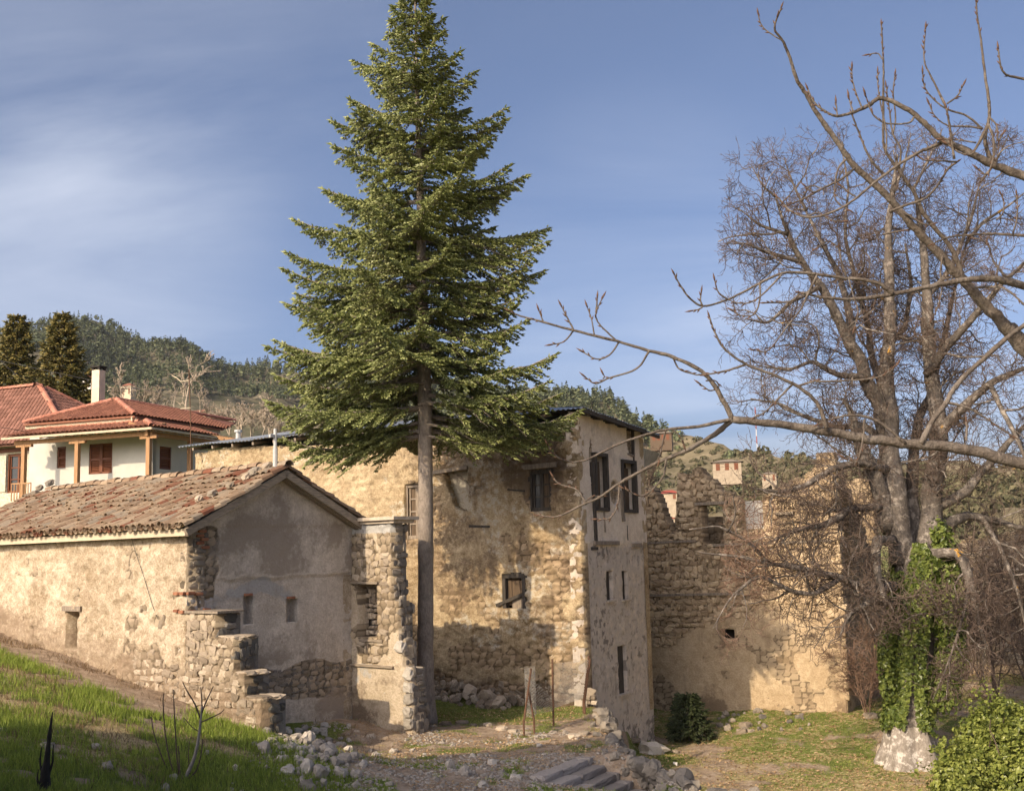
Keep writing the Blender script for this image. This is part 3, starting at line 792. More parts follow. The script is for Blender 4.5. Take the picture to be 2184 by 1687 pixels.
bk = [frame(pl_gab.pt(u, v, .03), pl_gab.U * .10, -pl_gab.N * .05, UP * .035) for (u, v) in ((.36, 4.98), (.30, 4.88), (.42, 4.80), (.30, 4.72), (.45, 4.62), (.08, 3.62), (.28, 3.60), (.1, 3.22), (.3, 3.20), (.5, 3.24))]
bk += [frame(pl_long.pt(10.9 - .2 * k, v, .05), pl_long.U * .09, -pl_long.N * .05, UP * .035) for k, v in ((0, 3.62), (1, 3.62), (0, 3.22), (1, 3.24))]
pieces('brick', bk, np.arange(len(bk)) % 3, ST['brick'], M['brick'], chapel, 'bricks')
sheet('right_wall', Plane(cC + cG * CW, cL), 0, 11, -.3, EAVE, M['long'], chapel, .5, thick=.3)
sheet('rear_wall', Plane(cC + cL * 11 + cG * CW, -cG), 0, CW, -.3, APEX, M['gable'], chapel, .12, lambda u, v: v < g_top(u), thick=.3)
# stepped buttress at the left corner of the gable
BT = .65
bt = Geo(); ends = []
u_prev = 11.0
for (ue, z), nxt in zip(STEP[1:], STEP[2:] + [(14, .3)]):
    plE = Plane(pl_long.pt(ue, 0), cG)
    gcl = pl_long.pt((u_prev + ue) / 2, 0); 
    bt.box(gcl + cG * (BT / 2 + .02) + UP * (z - 1.6) / 2 + UP * .0 + UP * .8 - UP * .8, -cL * ((ue - u_prev) / 2 - .03), cG * (BT / 2 - .02), UP * ((z + 1.6) / 2 - .03))
    zl = nxt[1] - .1
    ends.append((plE, zl, z))
    u_prev = ue
bt.build('buttress_core', M['stone_dark'], chapel)
dm, pm = [], []
for q, (plE, zl, z) in enumerate(ends):
    dm += lay(plE, lambda u, v: .0 <= u <= BT and zl < v < z - .05, .0, BT, zl, z, (.15, .24), (.2, .36), .14, .035, 51 + q)
    # flat topping slabs
    ul = STEP[q][0] if q else 11.0
    for k in range(2):
        c = pl_long.pt((ul + STEP[q + 1][0]) / 2, z - .015) + cG * (BT * (.26 + .5 * k))
        pm.append(frame(c, -cL * ((STEP[q + 1][0] - ul) / 2 + .04), cG * BT * .27, UP * .05))
pieces('stone', dm, RNG.integers(0, 12, len(dm)), ST['stone_dark'], M['stone_dark'], chapel, 'buttress_rubble')
pieces('capping_slab', pm, RNG.integers(0, 12, len(pm)), ST['stone'], M['stone'], chapel, 'slabs')
ins = lambda u, v: (v < float(step_top(np.array(u + .08))) - .05) and v > .3 and float(long_stone(np.array(u), np.array(v))) > .55 and u < 13.5
lm = lay(pl_long, ins, 9.2, 13.6, .4, 3.2, (.10, .22), (.13, .36), .12, .03, 61, drop=.2)
lm += lay(pl_long, lambda u, v: 2.0 < v < 3.2 and 11 < u < 12.0 and v < float(step_top(np.array(u + .08))) - .05, 11, 12.07, 2.0, 3.15, (.12, .22), (.16, .38), .14, .045, 62, drop=.1)
pieces('stone', lm, RNG.integers(0, 12, len(lm)), ST['stone'], M['stone'], chapel, 'wall_rubble', 170)
Geo().box(pl_long.pt(11.55, 3.22) + cG * .3, -cL * .62, cG * .36, UP * .025).build('topping_plank', M['wood'], chapel)
# stepped buttress at the right end of the gable, with niches in its sunny side
pE = cC + cG * CW
pl_rb = Plane(pE - cG * .02, -cL)
RS = [(1.46, 5.12), (1.67, 3.22), (1.80, 2.28), (2.08, 1.66)]
def rtop(u):
    t = np.full(np.shape(u), -9.0)
    for (ue, z) in RS[::-1]: t = np.where(u < ue, z, t)
    return t
nh, nlow = (.22, 2.33, .95, 3.62), (.28, 1.72, .52, 1.9)
def rb_attr(u, v):
    f1, f2, cid = worley(u * 4.6, v * 5.2, 44)
    e = fbm(u * 1.5, v * 1.5, 45, 4) - .5
    return {'stone': sst(-.12, .12, v - 1.62 + .2 * e) * (1 - .9 * sst(.55, .62, fbm(u * 1.2, v * .9, 47, 4) + .10 * (v < 2.3))), 'cid': cid, 'joint': np.clip(1 - (f2 - f1) * 3.0, 0, 1), 'cement': .75 * sst(4.75, 5.0, v) + .5 * sst(.5, .62, fbm(u * 2, v * 2, 49, 4)) * (v < 1.7),
            'stain': .55 * sst(.45, .6, fbm(u * 1.3, v * 1.3, 48, 4)) * sst(1.8, 1.2, v) + .6 * sst(.75, .5, v) * sst(1.1, .8, u)}
def rb_disp(u, v):
    s = sst(.35, .65, rb_attr(u, v)['stone']); f1, f2, _ = worley(u * 4.6, v * 5.2, 44)
    return s * (np.clip((f2 - f1) * 2.2, 0, 1) ** .6 * .06 - .03) + (1 - s) * .05 * (fbm(u * 5, v * 5, 46, 4) - .5)
sheet('right_buttress', pl_rb, -.05, 2.08, -.1, 5.12, M['butt'], chapel, .035, lambda u, v: (v < rtop(u)) & ~inr(nh, u, v + .06 * (fbm(u * 6, v * 6, 3, 2) - .5)),
      rb_disp, rb_attr, .4, eu=(nh[0], nh[2]), ev=(nh[1], nh[3]), smooth=True)
core = Geo(); up_ = 0.0; dm = []; pm = []
for q, (ue, z) in enumerate(RS):
    zl = RS[q + 1][1] - .05 if q < 3 else .1
    core.box(pl_rb.pt((up_ + ue) / 2, (z - .3) / 2 - .02) + cG * .28, -cL * ((ue - up_) / 2 - .02 * (q > 0)), cG * .22, UP * ((z + .3) / 2 - .02)) if q else core.box(pl_rb.pt(1.2, 2.4) + cG * .30, -cL * .24, cG * .22, UP * 2.65)
    plE = Plane(pl_rb.pt(ue, 0), cG)
    dm += lay(plE, lambda u, v: -.02 <= u <= .56 and zl < v < z, .0, .56, zl, z, (.13, .26), (.14, .30), .12, .03, 71 + q)
    up_ = ue
core.build('buttress_core', M['stone_gable'], chapel)
pieces('stone', dm, RNG.integers(0, 12, len(dm)), ST['stone_gable'], M['stone_gable'], chapel, 'buttress_rubble')
Geo().box(pl_rb.pt(.6, 2.95) + cG * .5, -cL * .6, cG * .02, UP * .8).build('niche_back', M['stone_gable'], chapel)
nm_ = lay(Plane(pE + cG * .30, -cL), lambda u, v: inr(nh, u, v), nh[0], nh[2], nh[1], nh[3] - .1, (.10, .16), (.12, .24), .1, .02, 79)
pieces('stone', nm_, RNG.integers(0, 12, len(nm_)), ST['stone'], M['stone'], chapel, 'niche_rubble')
rm_ = lay(pl_rb, lambda u, v: .03 < u < min(1.45, 2.0) and 1.7 < v < 4.85 and not inr((nh[0] - .05, nh[1] - .1, nh[2] + .05, nh[3] + .1), u, v) and u < float(rtop(np.array(u + .05))) + 9 and float(rb_attr(np.array(u), np.array(v))['stone']) > .5,
          .03, 1.44, 1.7, 4.85, (.11, .22), (.14, .36), .11, .022, 80, drop=.2)
pieces('stone', rm_, RNG.integers(0, 12, len(rm_)), ST['stone'], M['stone'], chapel, 'wall_rubble')
qb = [frame(pl_rb.pt(ue - .10, v, .03) + cG * .05, -cL * .13, cG * .11, UP * .13) for ue, v in ((1.80, 2.14), (2.08, 1.5), (2.08, 1.2), (2.08, .92), (2.06, .62), (2.08, .35))]
pieces('quoin', qb, RNG.integers(0, 12, 6), ST['stone_pale'], M['stone_pale'], chapel, 'quoins')
for (ua, ub, v) in ((.02, 1.0, 3.68), (.35, 1.15, 2.27), (-.02, 1.5, 1.66)):
    Geo().beam(pl_rb.pt(ua, v, .02), pl_rb.pt(ub, v - .01, .02), .10, .055).build('tie_beam', M['wood_h'], chapel)
for dz, ov in ((0, .0), (.075, .09)):
    Geo().box(pl_rb.pt(.80, 5.17 + dz) + cG * .28, -cL * (.82 + ov), cG * (.36 + ov), UP * .042).build('capping_slab', M['cap'], chapel)
# roof: deck, boards, barrel tiles laid by hand
OV, OG = .34, .42
rs_L, rs_R = APEX - EAVE, CW / 2
tl = unit(cG * rs_R + UP * rs_L); tr = unit(-cG * rs_R + UP * rs_L)          # up the left slope, up the right slope
nl, nr = np.cross(-cL, tl), np.cross(cL, tr)
SL = math.hypot(rs_L, rs_R) + OV
e0L = cC + UP * EAVE - tl * OV; e0R = cC + cG * CW + UP * EAVE - tr * OV
dk = Geo()
for e0, t_, n_ in ((e0L, tl, nl), (e0R, tr, nr)):
    dk.box(e0 + t_ * SL / 2 + cL * (11 - OG) / 2 - n_ * .03, cL * (11 + OG) / 2, t_ * SL / 2, n_ * .03)
dk.build('roof_deck', M['wood_dark'], chapel)
for e0, t_ in ((e0L, tl), (e0R, tr)):
    a = e0 - cL * (OG - .03) - UP * .12
    Geo().beam(a - t_ * .02, a + t_ * (SL + .02), .09, .17, up=np.cross(cL, t_)).build('verge_board', M['wood_h'], chapel)
    Geo().beam(a + cL * .16 + t_ * .1 - UP * .05, a + cL * .16 + t_ * (SL - .06) - UP * .05, .16, .10, up=np.cross(cL, t_)).build('verge_board', M['wood'], chapel)
Geo().beam(e0L - cL * (OG - .1) + cG * .07 - UP * .12, e0L + cL * 11 + cG * .07 - UP * .12, .12, .15).build('eave_cornice', M['fascia'], chapel)
tiles = [tile_mesh('tile', M['tile'], .46 * s, .108, .088, flat=f) for s, f in ((1, 1.0), (1.06, 1.12), (.95, .9))]
TM, PM = [], []
rg = np.random.default_rng(5)
PITCH_T = .205
rows = 11
for side, (e0, t_, n_, ax) in enumerate(((e0L, tl, nl, -cL), (e0R, tr, nr, cL))):
    for i in range(56):
        for j in range(rows):
            x = -OG + .05 + i * PITCH_T
            y = .13 + j * (SL - .1) / rows
            sag = -.05 * math.sin(math.pi * min(1, y / SL)) * (1 + .6 * math.sin(x * .9)) + .05 * (float(vnoise(x * .5, j * .3, 3)) - .5)
            c = e0 + cL * x + t_ * y + n_ * (.055 + sag + rg.normal(0, .010)) + cL * rg.normal(0, .014) + t_ * rg.normal(0, .025)
            yaw, tilt = rg.normal(0, .07), rg.normal(.075, .025)
            xx = ax * math.cos(yaw) + t_ * math.sin(yaw); yy = t_ * math.cos(yaw) - ax * math.sin(yaw)
            yy2 = yy * math.cos(-tilt) + n_ * math.sin(-tilt); nn = n_ * math.cos(-tilt) - yy * math.sin(-tilt)
            if side == 0 or i < 12: TM.append(frame(c, xx * 1.02, yy2, nn))
            if side == 0 and j < rows:
                c2 = e0 + cL * (x + PITCH_T / 2) + t_ * (y - .02) + n_ * (.085 + sag)
                PM.append(frame(c2, xx, -yy2, -nn))
pieces('tile', TM, rg.integers(0, 3, len(TM)), tiles, M['tile'], chapel, 'roof_tiles', 290)
tag(merged('channel_tiles', PM, rg.integers(0, 3, len(PM)), tiles, M['tile'], chapel), kind='stuff')
RM = []
apx = cC + cG * CW / 2 + UP * (APEX + .02)
for i in range(30):
    x = -OG + .1 + i * .36
    a = rg.normal(0, .05)
    RM.append(frame(apx + cL * x + UP * (.055 + rg.normal(0, .012)), cG * 1.3, (cL * math.cos(a) + cG * math.sin(a)) * .95, UP * 1.2))
pieces('ridge_tile', RM, rg.integers(0, 3, 30), tiles, M['tile'], chapel, 'ridge_tiles')
# pale metal cross on the ridge
cr = P(587, 982, 27.9)
cg_ = Geo().tube([cr - UP * .3, cr + UP * .30], .058, 8).tube([cr + UP * .3, cr + UP * .76], .042, 8).beam(cr + UP * .58 - unit(cG) * .17, cr + UP * .58 + unit(cG) * .17, .06, .07)
cg_.build('cross', M['steel'], chapel)
# loose stones weighing the tiles down
for k, (px, py, s, d) in enumerate(((543, 1005, .16, 1), (569, 995, .15, 0), (525, 1017, .13, 0), (491, 1035, .13, 0), (453, 1052, .13, 1), (424, 1063, .12, 0), (106, 1030, .15, 1), (84, 1040, .13, 1), (75, 1050, .12, 1))):
    p = on_plane(px, py, e0L + nl * .16, nl)
    lab = ('dark' if d else 'pale') + ' loose stone weighing down the chapel roof tiles ' + ('near the gable verge' if px > 400 else 'along the far end of the ridge')
    tag(place('roof_stone', (ROCK_G if d else ROCK_D)[k % 6], frame(p, tl * s * .8, -cL * s * .7, nl * s * .55)), lab, 'stone', 'stones lying on the chapel roof')
# cable stapled along the long wall
cp = [pl_long.uv(x, y) for x, y in ((0, 1163), (60, 1162), (130, 1157), (200, 1150), (262, 1143), (282, 1137))]
cp2 = [pl_long.uv(x, y) for x, y in ((282, 1137), (295, 1180), (312, 1230), (330, 1290), (342, 1320))]
Geo().tube([pl_long.pt(u, v, .06) for u, v in cp], .009, 4).tube([pl_long.pt(u, v, .06) for u, v in cp2], .007, 4).build('wall_cable', M['cable'], chapel)
# ------------------------------------------------------------------ the big derelict stone house with its corner tower
bA = np.array((-11.06, 40.65, 0)); bU = np.array(unit((.86, -.51, 0))); bW = 15.0; bR = np.array(unit((.51, .86, 0))); bD = 4.4; BTOP = 8.25
mansion = thing('derelict_house', 'tall derelict stone house with peeling render and a zinc roof behind the spruce', 'house', (-4, 37, 0))
pl_f = Plane(bA, bU); pl_t = Plane(bA + bU * bW, bR)
w_door, w_up, w_low = pl_f.rect(863, 1030, 903, 1150), pl_f.rect(1131, 1001, 1174, 1091), pl_f.rect(1073, 1223, 1120, 1297)
w_blk = pl_f.rect(948, 1003, 999, 1078)
fpx = lambda x: pl_f.uv(x, 1150)[0]
fz = lambda y: pl_f.uv(1050, y)[1]
u_mid, u_r = fpx(930), fpx(1140)
def f_stone(u, v):
    e = fbm(u * .8, v * .8, 103, 5) - .5; n = fbm(u * 1.4, v * 1.4, 105, 4)
    s = sst(.46, .40, n) * .55
    s = np.maximum(s, .9 * sst(.6, .3, np.hypot((u - fpx(960)) / 1.5, (v - fz(950)) / .75) + e))            # bare stones round the walled-up opening
    s = np.maximum(s, .85 * sst(.62, .36, np.hypot((u - fpx(1190)) / 1.1, (v - fz(1200)) / 1.3) + e * 1.1))
    s = np.maximum(s, .7 * sst(1.0, .6, v + e * .8) * sst(u_mid - 2, u_mid, u))
    return np.clip(s * (1 - .85 * sst(fpx(870), fpx(840), u)), 0, 1)
def f_disp(u, v):
    s = f_stone(u, v); f1, f2, _ = worley(u * 4.0, v * 5.4, 104)
    rg_ = sst(fpx(1050), fpx(1150), u)
    pl = .03 * (fbm(u * 2.2, v * 3, 107, 4) - .5) * (1 + rg_) + (.11 + .22 * rg_) * (fbm(u * 4.5, v * 8, 108, 5, .6) - .5) + .02 * (fbm(u * 14, v * 14, 109, 2) - .5)
    left = -.02 * sst(.05, .0, np.abs((v * 4.2 + .3 * fbm(u * 2, v * 2, 111, 2)) % 1 - .5) - .42) * sst(fpx(880), fpx(850), u)
    patch = .035 * sst(.47, .50, fbm(u * .8, v * .8, 112, 4))
    rec = -.0
    return pl + left + patch + sst(.3, .7, s) * (np.clip((f2 - f1) * 2.2, 0, 1) ** .6 * .09 - .08)
def f_attr(u, v):
    f1, f2, cid = worley(u * 4.0, v * 5.4, 104)
    e = fbm(u * 1.0, v * .7, 113, 5) - .5
    brown = .74 * sst(.62, .25, np.hypot((u - fpx(1120)) / 2.2, (v - fz(1010)) / 2.1) + e * .9) + .56 * sst(.46, .62, fbm(u * 1.1, v * .8, 115, 4)) * sst(fpx(700), fpx(930), u) + .5 * sst(1.1, .5, v + e)
    return {'stone': f_stone(u, v), 'cid': cid, 'joint': np.clip(1 - (f2 - f1) * 3.0, 0, 1), 'cement': .8 * sst(.6, .42, np.hypot((u - fpx(1130)) / .75, (v - fz(925)) / .5) + .4 * e) + .45 * sst(.57, .64, fbm(u * .9, v * .9, 117, 4)), 'stain': brown}
holes = [w_door, w_up, w_low, w_blk]
def blk(u, v):
    r = w_blk; e = .25 * (fbm(u * 3, v * 3, 119, 3) - .5)
    return (u > r[0] + .62 * np.clip((r[3] - v) / (r[3] - r[1]), 0, 1) * .55 + e * .5) & (u < r[2]) & (v < r[3]) & (v > r[1] - .12 + e)
sheet('front_wall', pl_f, 0, bW, -.5, BTOP, M['front'], mansion, .05,
      lambda u, v: (v < BTOP - .22 + .10 * np.sin(u * .8) + .05 * (fbm(u * 3, 1, 121, 2) - .5)) & ~inr(w_door, u, v) & ~inr(w_up, u, v) & ~inr(w_low, u, v) & ~blk(u, v),
      f_disp, f_attr, .35, eu=[q for r in holes for q in (r[0], r[2])], ev=[q for r in holes for q in (r[1], r[3])], smooth=True)
bs = lay(pl_f, lambda u, v: float(f_stone(np.array(u), np.array(v))) > .62 and v > fz(1010), fpx(905), fpx(1030), fz(1010), BTOP - .4, (.12, .24), (.16, .36), .13, .0, 131)
bs += lay(pl_f, lambda u, v: float(f_stone(np.array(u), np.array(v))) > .66 and v < fz(1110), fpx(930), fpx(1255), .1, fz(1110), (.10, .22), (.16, .38), .12, -.01, 132, drop=.3)
pieces('stone', bs, RNG.integers(0, 12, len(bs)), ST['stone'], M['stone'], mansion, 'wall_rubble', 220)
# upper window: frame, two leaves of three panes, one board missing
def casement(pl, r, leaves, panes, d, mat_f, mat_p, parent, name='window', t=.07, lit=None):
    w = Geo(); u0, v0, u1, v1 = r
    for (a, b) in (((u0, v0), (u0, v1)), ((u1, v0), (u1, v1))):
        w.beam(pl.pt(a[0], a[1], d), pl.pt(b[0], b[1], d), t * 1.6, .12, up=pl.N)
    for v in (v0 + t / 2, v1 - t / 2): w.beam(pl.pt(u0, v, d), pl.pt(u1, v, d), t, .14)
    o = w.build(name, mat_f, parent)
    lw = (u1 - u0 - 2 * t) / leaves
    for k in range(leaves):
        g = Geo(); a = u0 + t + lw * k
        for q in (a + .025, a + lw - .025): g.beam(pl.pt(q, v0 + t, d - .03), pl.pt(q, v1 - t, d - .03), .05, .05, up=pl.N)
        for j in range(panes + 1):
            v = v0 + t + (v1 - v0 - 2 * t) * j / panes
            g.beam(pl.pt(a, v, d - .03), pl.pt(a + lw, v, d - .03), .045, .045)
        g.build('sash', mat_f, o)
        for j in range(panes):
            va, vb = v0 + t + (v1 - v0 - 2 * t) * j / panes, v0 + t + (v1 - v0 - 2 * t) * (j + 1) / panes
            Geo().box(pl.pt(a + lw / 2, (va + vb) / 2, d - .05), pl.U * lw * .46, pl.N * .006, UP * (vb - va) * .46).build('pane', lit if lit and k == leaves - 1 else mat_p, o)
    return o
casement(pl_f, w_up, 2, 3, -.08, M['wood_dark'], M['glass'], mansion, lit=M['plank'])
casement(pl_f, w_door, 2, 4, -.16, M['wood'], M['plank'], mansion, t=.08)
Geo().beam(pl_f.pt(w_up[0] - .25, w_up[3] + .10, .0), pl_f.pt(w_up[2] + .2, w_up[3] + .13, .0), .12, .14).build('lintel', M['wood'], mansion)
# boarded lower window with a slipped brace
u0, v0, u1, v1 = w_low
g = Geo()
for q in (u0 + .05, u1 - .05): g.beam(pl_f.pt(q, v0, -.05), pl_f.pt(q, v1, -.05), .11, .14, up=pl_f.N)
g.beam(pl_f.pt(u0 - .06, v1 - .04, -.04), pl_f.pt(u1 + .06, v1 - .04, -.04), .12, .16)
wl = g.build('window', M['wood_dark'], mansion)
for k in range(4):
    a = u0 + .1 + (u1 - u0 - .2) * (k + .5) / 4
    Geo().box(pl_f.pt(a, (v0 + v1) / 2 + .14 * (k % 2), -.13 - .012 * (k % 2)), pl_f.U * (u1 - u0 - .2) / 8 * .94, pl_f.N * .012, UP * (v1 - v0) * .42).build('plank', M['plank'], wl)
Geo().beam(pl_f.pt(u0 - .2, v0 + .08, .06), pl_f.pt(u1 - .06, v0 + .42, -.02), .03, .09).build('brace', M['wood_dark'], wl)
Geo().box(pl_f.pt((u0 + u1) / 2 + .1, v0 + .14, -.10), pl_f.U * .22, pl_f.N * .012, UP * .14).build('plank', M['wood'], wl)
# walled-up opening: lintel, boarding behind the broken fill
r = w_blk
sheet('opening_fill', Plane(pl_f.pt(0, 0, -.24), bU), r[0] - .2, r[2] + .05, r[1] - .3, r[3] + .05, M['front'], mansion, .05, None, lambda u, v: .03 * (fbm(u * 3, v * 3, 141, 3) - .5),
      lambda u, v: {'stone': np.zeros_like(u), 'cid': np.zeros_like(u), 'cement': .6 + 0 * u, 'stain': 0 * u}, .1, smooth=True)
Geo().beam(pl_f.pt(fpx(926), fz(1000), .03), pl_f.pt(fpx(1003), fz(993), .03), .16, .11).build('lintel', M['wood'], mansion)
Geo().beam(pl_f.pt(r[0] + .35, r[3] - .1, -.18), pl_f.pt(r[2] - .02, r[1] + .55, -.18), .03, .05).build('brace', M['wood'], mansion)
for (x0, y0, x1, y1, hh) in ((1002, 1122, 1046, 1123, .07), (1118, 968, 1170, 962, .06), (1084, 1044, 1120, 1047, .05)):
    a, b = pl_f.uv(x0, y0), pl_f.uv(x1, y1)
    Geo().beam(pl_f.pt(a[0], a[1], .02), pl_f.pt(b[0], b[1], .02), .08, hh).build('tie_beam', M['wood_dark'], mansion)
# tower side
tq = lambda x, y: pl_t.uv(x, y)
def trect(x0, y0, x1, y1):
    a = [tq(x, y) for x, y in ((x0, y0), (x1, y0), (x0, y1), (x1, y1))]
    us_, vs_ = [q[0] for q in a], [q[1] for q in a]
    return ((us_[0] + us_[2]) / 2, (vs_[2] + vs_[3]) / 2, (us_[1] + us_[3]) / 2, (vs_[0] + vs_[1]) / 2)
t1, t2 = trect(1270, 970, 1294, 1086), trect(1327, 985, 1355, 1090)
s1, s2, s3 = trect(1295, 1218, 1308, 1280), trect(1329, 1217, 1340, 1278), trect(1320, 1376, 1338, 1480)
z_b = tq(1310, 1160)[1]
t_bare = lambda u, v: np.maximum(sst(.9, .6, np.hypot((u - tq(1346, 930)[0]) / .42, (v - tq(1346, 935)[1]) / .75)), sst(1, .6, np.hypot((u - tq(1262, 960)[0]) / .20, (v - tq(1262, 985)[1]) / .85)))
t_bare2 = lambda u, v: np.maximum(t_bare(u, v), sst(1, .6, np.hypot((u - tq(1312, 1050)[0]) / .38, (v - tq(1312, 1050)[1]) / .45)))
def t_attr(u, v):
    f1, f2, cid = worley(u * 5, v * 7, 154)
    low = sst(z_b + .1, z_b - .15, v)
    spot = .50 * sst(.50, .62, fbm(u * 10, v * 8.5, 155, 4)) * low
    return {'stone': t_bare2(u, v) * .9, 'cid': cid, 'joint': np.clip(1 - (f2 - f1) * 3.0, 0, 1), 'cement': low * .55, 'stain': spot + .35 * sst(.0, -.9, v + .8 * fbm(u * 2, v * 2, 157, 3)) + .3 * low * sst(.5, .7, fbm(u * .8, v * .9, 158, 3)) + .12 * (1 - low)}
def t_disp(u, v):
    low = sst(z_b + .05, z_b - .05, v)
    crk = np.exp(-((u - tq(1258, 950)[0] - .12 * (fbm(v * 1.4, 2, 161, 3) - .5)) / .02) ** 2) * (v > z_b) + np.exp(-((u - tq(1340, 1120)[0] - .15 * (fbm(v * 1.3, 8, 163, 3) - .5)) / .02) ** 2) * (v > z_b) + .7 * np.exp(-((u - tq(1300, 930)[0] - .2 * (fbm(v * 1.1, 11, 164, 3) - .5)) / .018) ** 2) * (v > z_b)
    return .02 * (fbm(u * 3, v * 3, 165, 4) - .5) + low * .05 * (fbm(u * 5, v * 5, 166, 4) - .5) - .02 * low - .09 * sst(.4, .6, t_bare2(u, v)) - .035 * crk
th = [t1, t2, s1, s2, s3]
sheet('tower_wall', pl_t, .0, bD, -2.1, BTOP, M['tower'], mansion, .04,
      lambda u, v: (v < BTOP - .06 - .05 * u) & ~np.any([inr(q, u, v) for q in th], axis=0), t_disp, t_attr, .4, eu=[q for r in th for q in (r[0], r[2])], ev=[q for r in th for q in (r[1], r[3])], smooth=True)
for r in (t1, t2):
    u0, v0, u1, v1 = r
    g = Geo()
    for q in (u0, u1): g.beam(pl_t.pt(q, v0, -.02), pl_t.pt(q, v1, -.02), .10, .16, up=pl_t.N)
    for q in (v0, v1): g.beam(pl_t.pt(u0 - .05, q, -.02), pl_t.pt(u1 + .05, q, -.02), .16, .10)
    o = g.build('window', M['wood_dark'], mansion)
    Geo().beam(pl_t.pt(u0 * .6 + u1 * .4, v0, -.16), pl_t.pt(u0 * .6 + u1 * .4, v1, -.16), .05, .06, up=pl_t.N).build('mullion', M['wood'], o)
    Geo().box(pl_t.pt((u0 + u1) / 2, (v0 + v1) / 2, -.30), pl_t.U * (u1 - u0) * .5, pl_t.N * .01, UP * (v1 - v0) * .5).build('pane', M['glass'], o)
    Geo().box(pl_t.pt(u0 * .3 + u1 * .7, (v0 + v1) / 2 - .1, -.22), pl_t.U * (u1 - u0) * .26, pl_t.N * .012, UP * (v1 - v0) * .45).build('plank', M['plank'], o)
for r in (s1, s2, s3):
    Geo().box(pl_t.pt((r[0] + r[2]) / 2, (r[1] + r[3]) / 2, -.15), pl_t.U * .3, pl_t.N * .02, UP * 1.0).build('slit_shade_panel', M['wood_dark'], mansion)  # dark panel set shallow, its colour standing in for shade inside the slit
    Geo().beam(pl_t.pt(r[0] - .06, r[1] - .03, .0), pl_t.pt(r[2] + .06, r[1] - .03, .0), .12, .05).build('slit_sill', M['cap'], mansion)
for (x0, y0, x1, y1, w_, h_, mt) in ((1262, 985, 1270, 1155, .13, .10, 'wood_dark'), (1323, 1050, 1329, 1112, .15, .10, 'wood'), (1266, 1158, 1318, 1158, .12, .12, 'wood'), (1348, 1163, 1366, 1162, .12, .12, 'wood'),
                                  (1338, 968, 1352, 973, .06, .06, 'wood'), (1349, 908, 1351, 1000, .06, .08, 'wood_dark'), (1308, 1045, 1326, 1048, .05, .05, 'wood'), (1287, 1092, 1290, 1135, .05, .06, 'wood'), (1337, 1120, 1339, 1152, .02, .03, 'wood_dark')):
    a, b = tq(x0, y0), tq(x1, y1)
    Geo().beam(pl_t.pt(a[0], a[1], .0), pl_t.pt(b[0], b[1], .0), w_, h_, up=pl_t.N if abs(y1 - y0) > abs(x1 - x0) else (0, 0, 1)).build('timber', M[mt], mansion)
cnr = pl_t.pt(.0, 0)
Geo().beam(cnr + UP * (z_b - .12) - bU * .25, cnr + UP * (z_b - .12) + pl_t.U * .9 + pl_t.N * .03, .07, .09).build('tie_beam', M['wood_dark'], mansion)
sheet('rear_wall', Plane(bA + bU * bW + bR * bD, -bU), 0, bW, -.5, BTOP - .2, M['front'], mansion, .5, thick=.3)
sheet('end_wall', Plane(bA + bR * bD, -bR), 0, bD, -.5, BTOP - .2, M['front'], mansion, .5, thick=.3)
Geo().box(bA + bU * bW / 2 + bR * bD * .55 + UP * 4, bU * (bW / 2 - .5), bR * .03, UP * 4).build('inner_wall', M['dark'], mansion)  # near-black sheets, painted as the dark of the unlit rooms
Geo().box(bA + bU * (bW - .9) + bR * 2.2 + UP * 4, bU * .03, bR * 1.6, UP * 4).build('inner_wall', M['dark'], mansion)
# zinc roof of separate corrugated sheets on rafters
def corrugated(name, a, b, c, d, mat, parent, pitch=.16, amp=.018, nz=3, smooth=True):
    """a-b along the eave, d-c along the top; ribs run up the slope"""
    a, b, c, d = map(np.asarray, (a, b, c, d))
    n = max(4, int(np.linalg.norm(b - a) / pitch * 6)); s = np.linspace(0, 1, n)[None, :, None]; t = np.linspace(0, 1, nz)[:, None, None]
    Pn = (a * (1 - s) + b * s) * (1 - t) + (d * (1 - s) + c * s) * t
    nn = unit(np.cross(b - a, d - a)); Pn = Pn + nn * amp * np.cos(s * np.linalg.norm(b - a) / pitch * 2 * np.pi)
    i = np.arange(n * nz).reshape(nz, n)
    q = np.stack([i[:-1, :-1], i[:-1, 1:], i[1:, 1:], i[1:, :-1]], -1).reshape(-1, 4)
    V = np.concatenate([Pn.reshape(-1, 3), Pn.reshape(-1, 3) - nn * .006]); q = np.concatenate([q, q[:, ::-1] + n * nz])
    return obj(name, V, q, None, mat, parent, smooth=smooth)
EV = .42
fl, fr = bA - bU * EV - bR * EV + UP * (BTOP + .02), bA + bU * (bW + EV) - bR * EV + UP * (BTOP + .04)
rl, rr_ = bA - bU * EV + bR * (bD + EV) + UP * (BTOP - .1), bA + bU * (bW + EV) + bR * (bD + EV) + UP * (BTOP - .35)
g0, g1 = bA + bU * 2.4 + bR * bD / 2 + UP * (BTOP + .52), bA + bU * (bW - 2.4) + bR * bD / 2 + UP * (BTOP + .5)
rgm = np.random.default_rng(9)
def roofplane(a, b, c, d, n):
    for k in range(n):
        s0, s1_ = k / n, (k + 1.03) / n
        q = [p + UP * (rgm.normal(0, .02)) for p in (a + (b - a) * s0, a + (b - a) * s1_, d + (c - d) * s1_, d + (c - d) * s0)]
        corrugated('roof_sheet', *q, M['metal'], mansion)
roofplane(fl, fr, g1, g0, 14); roofplane(fr, rr_, g1 + bR * .1, g1, 5); roofplane(rr_, rl, g0, g1, 12); roofplane(rl, fl, g0, g0 + bR * .1, 5)
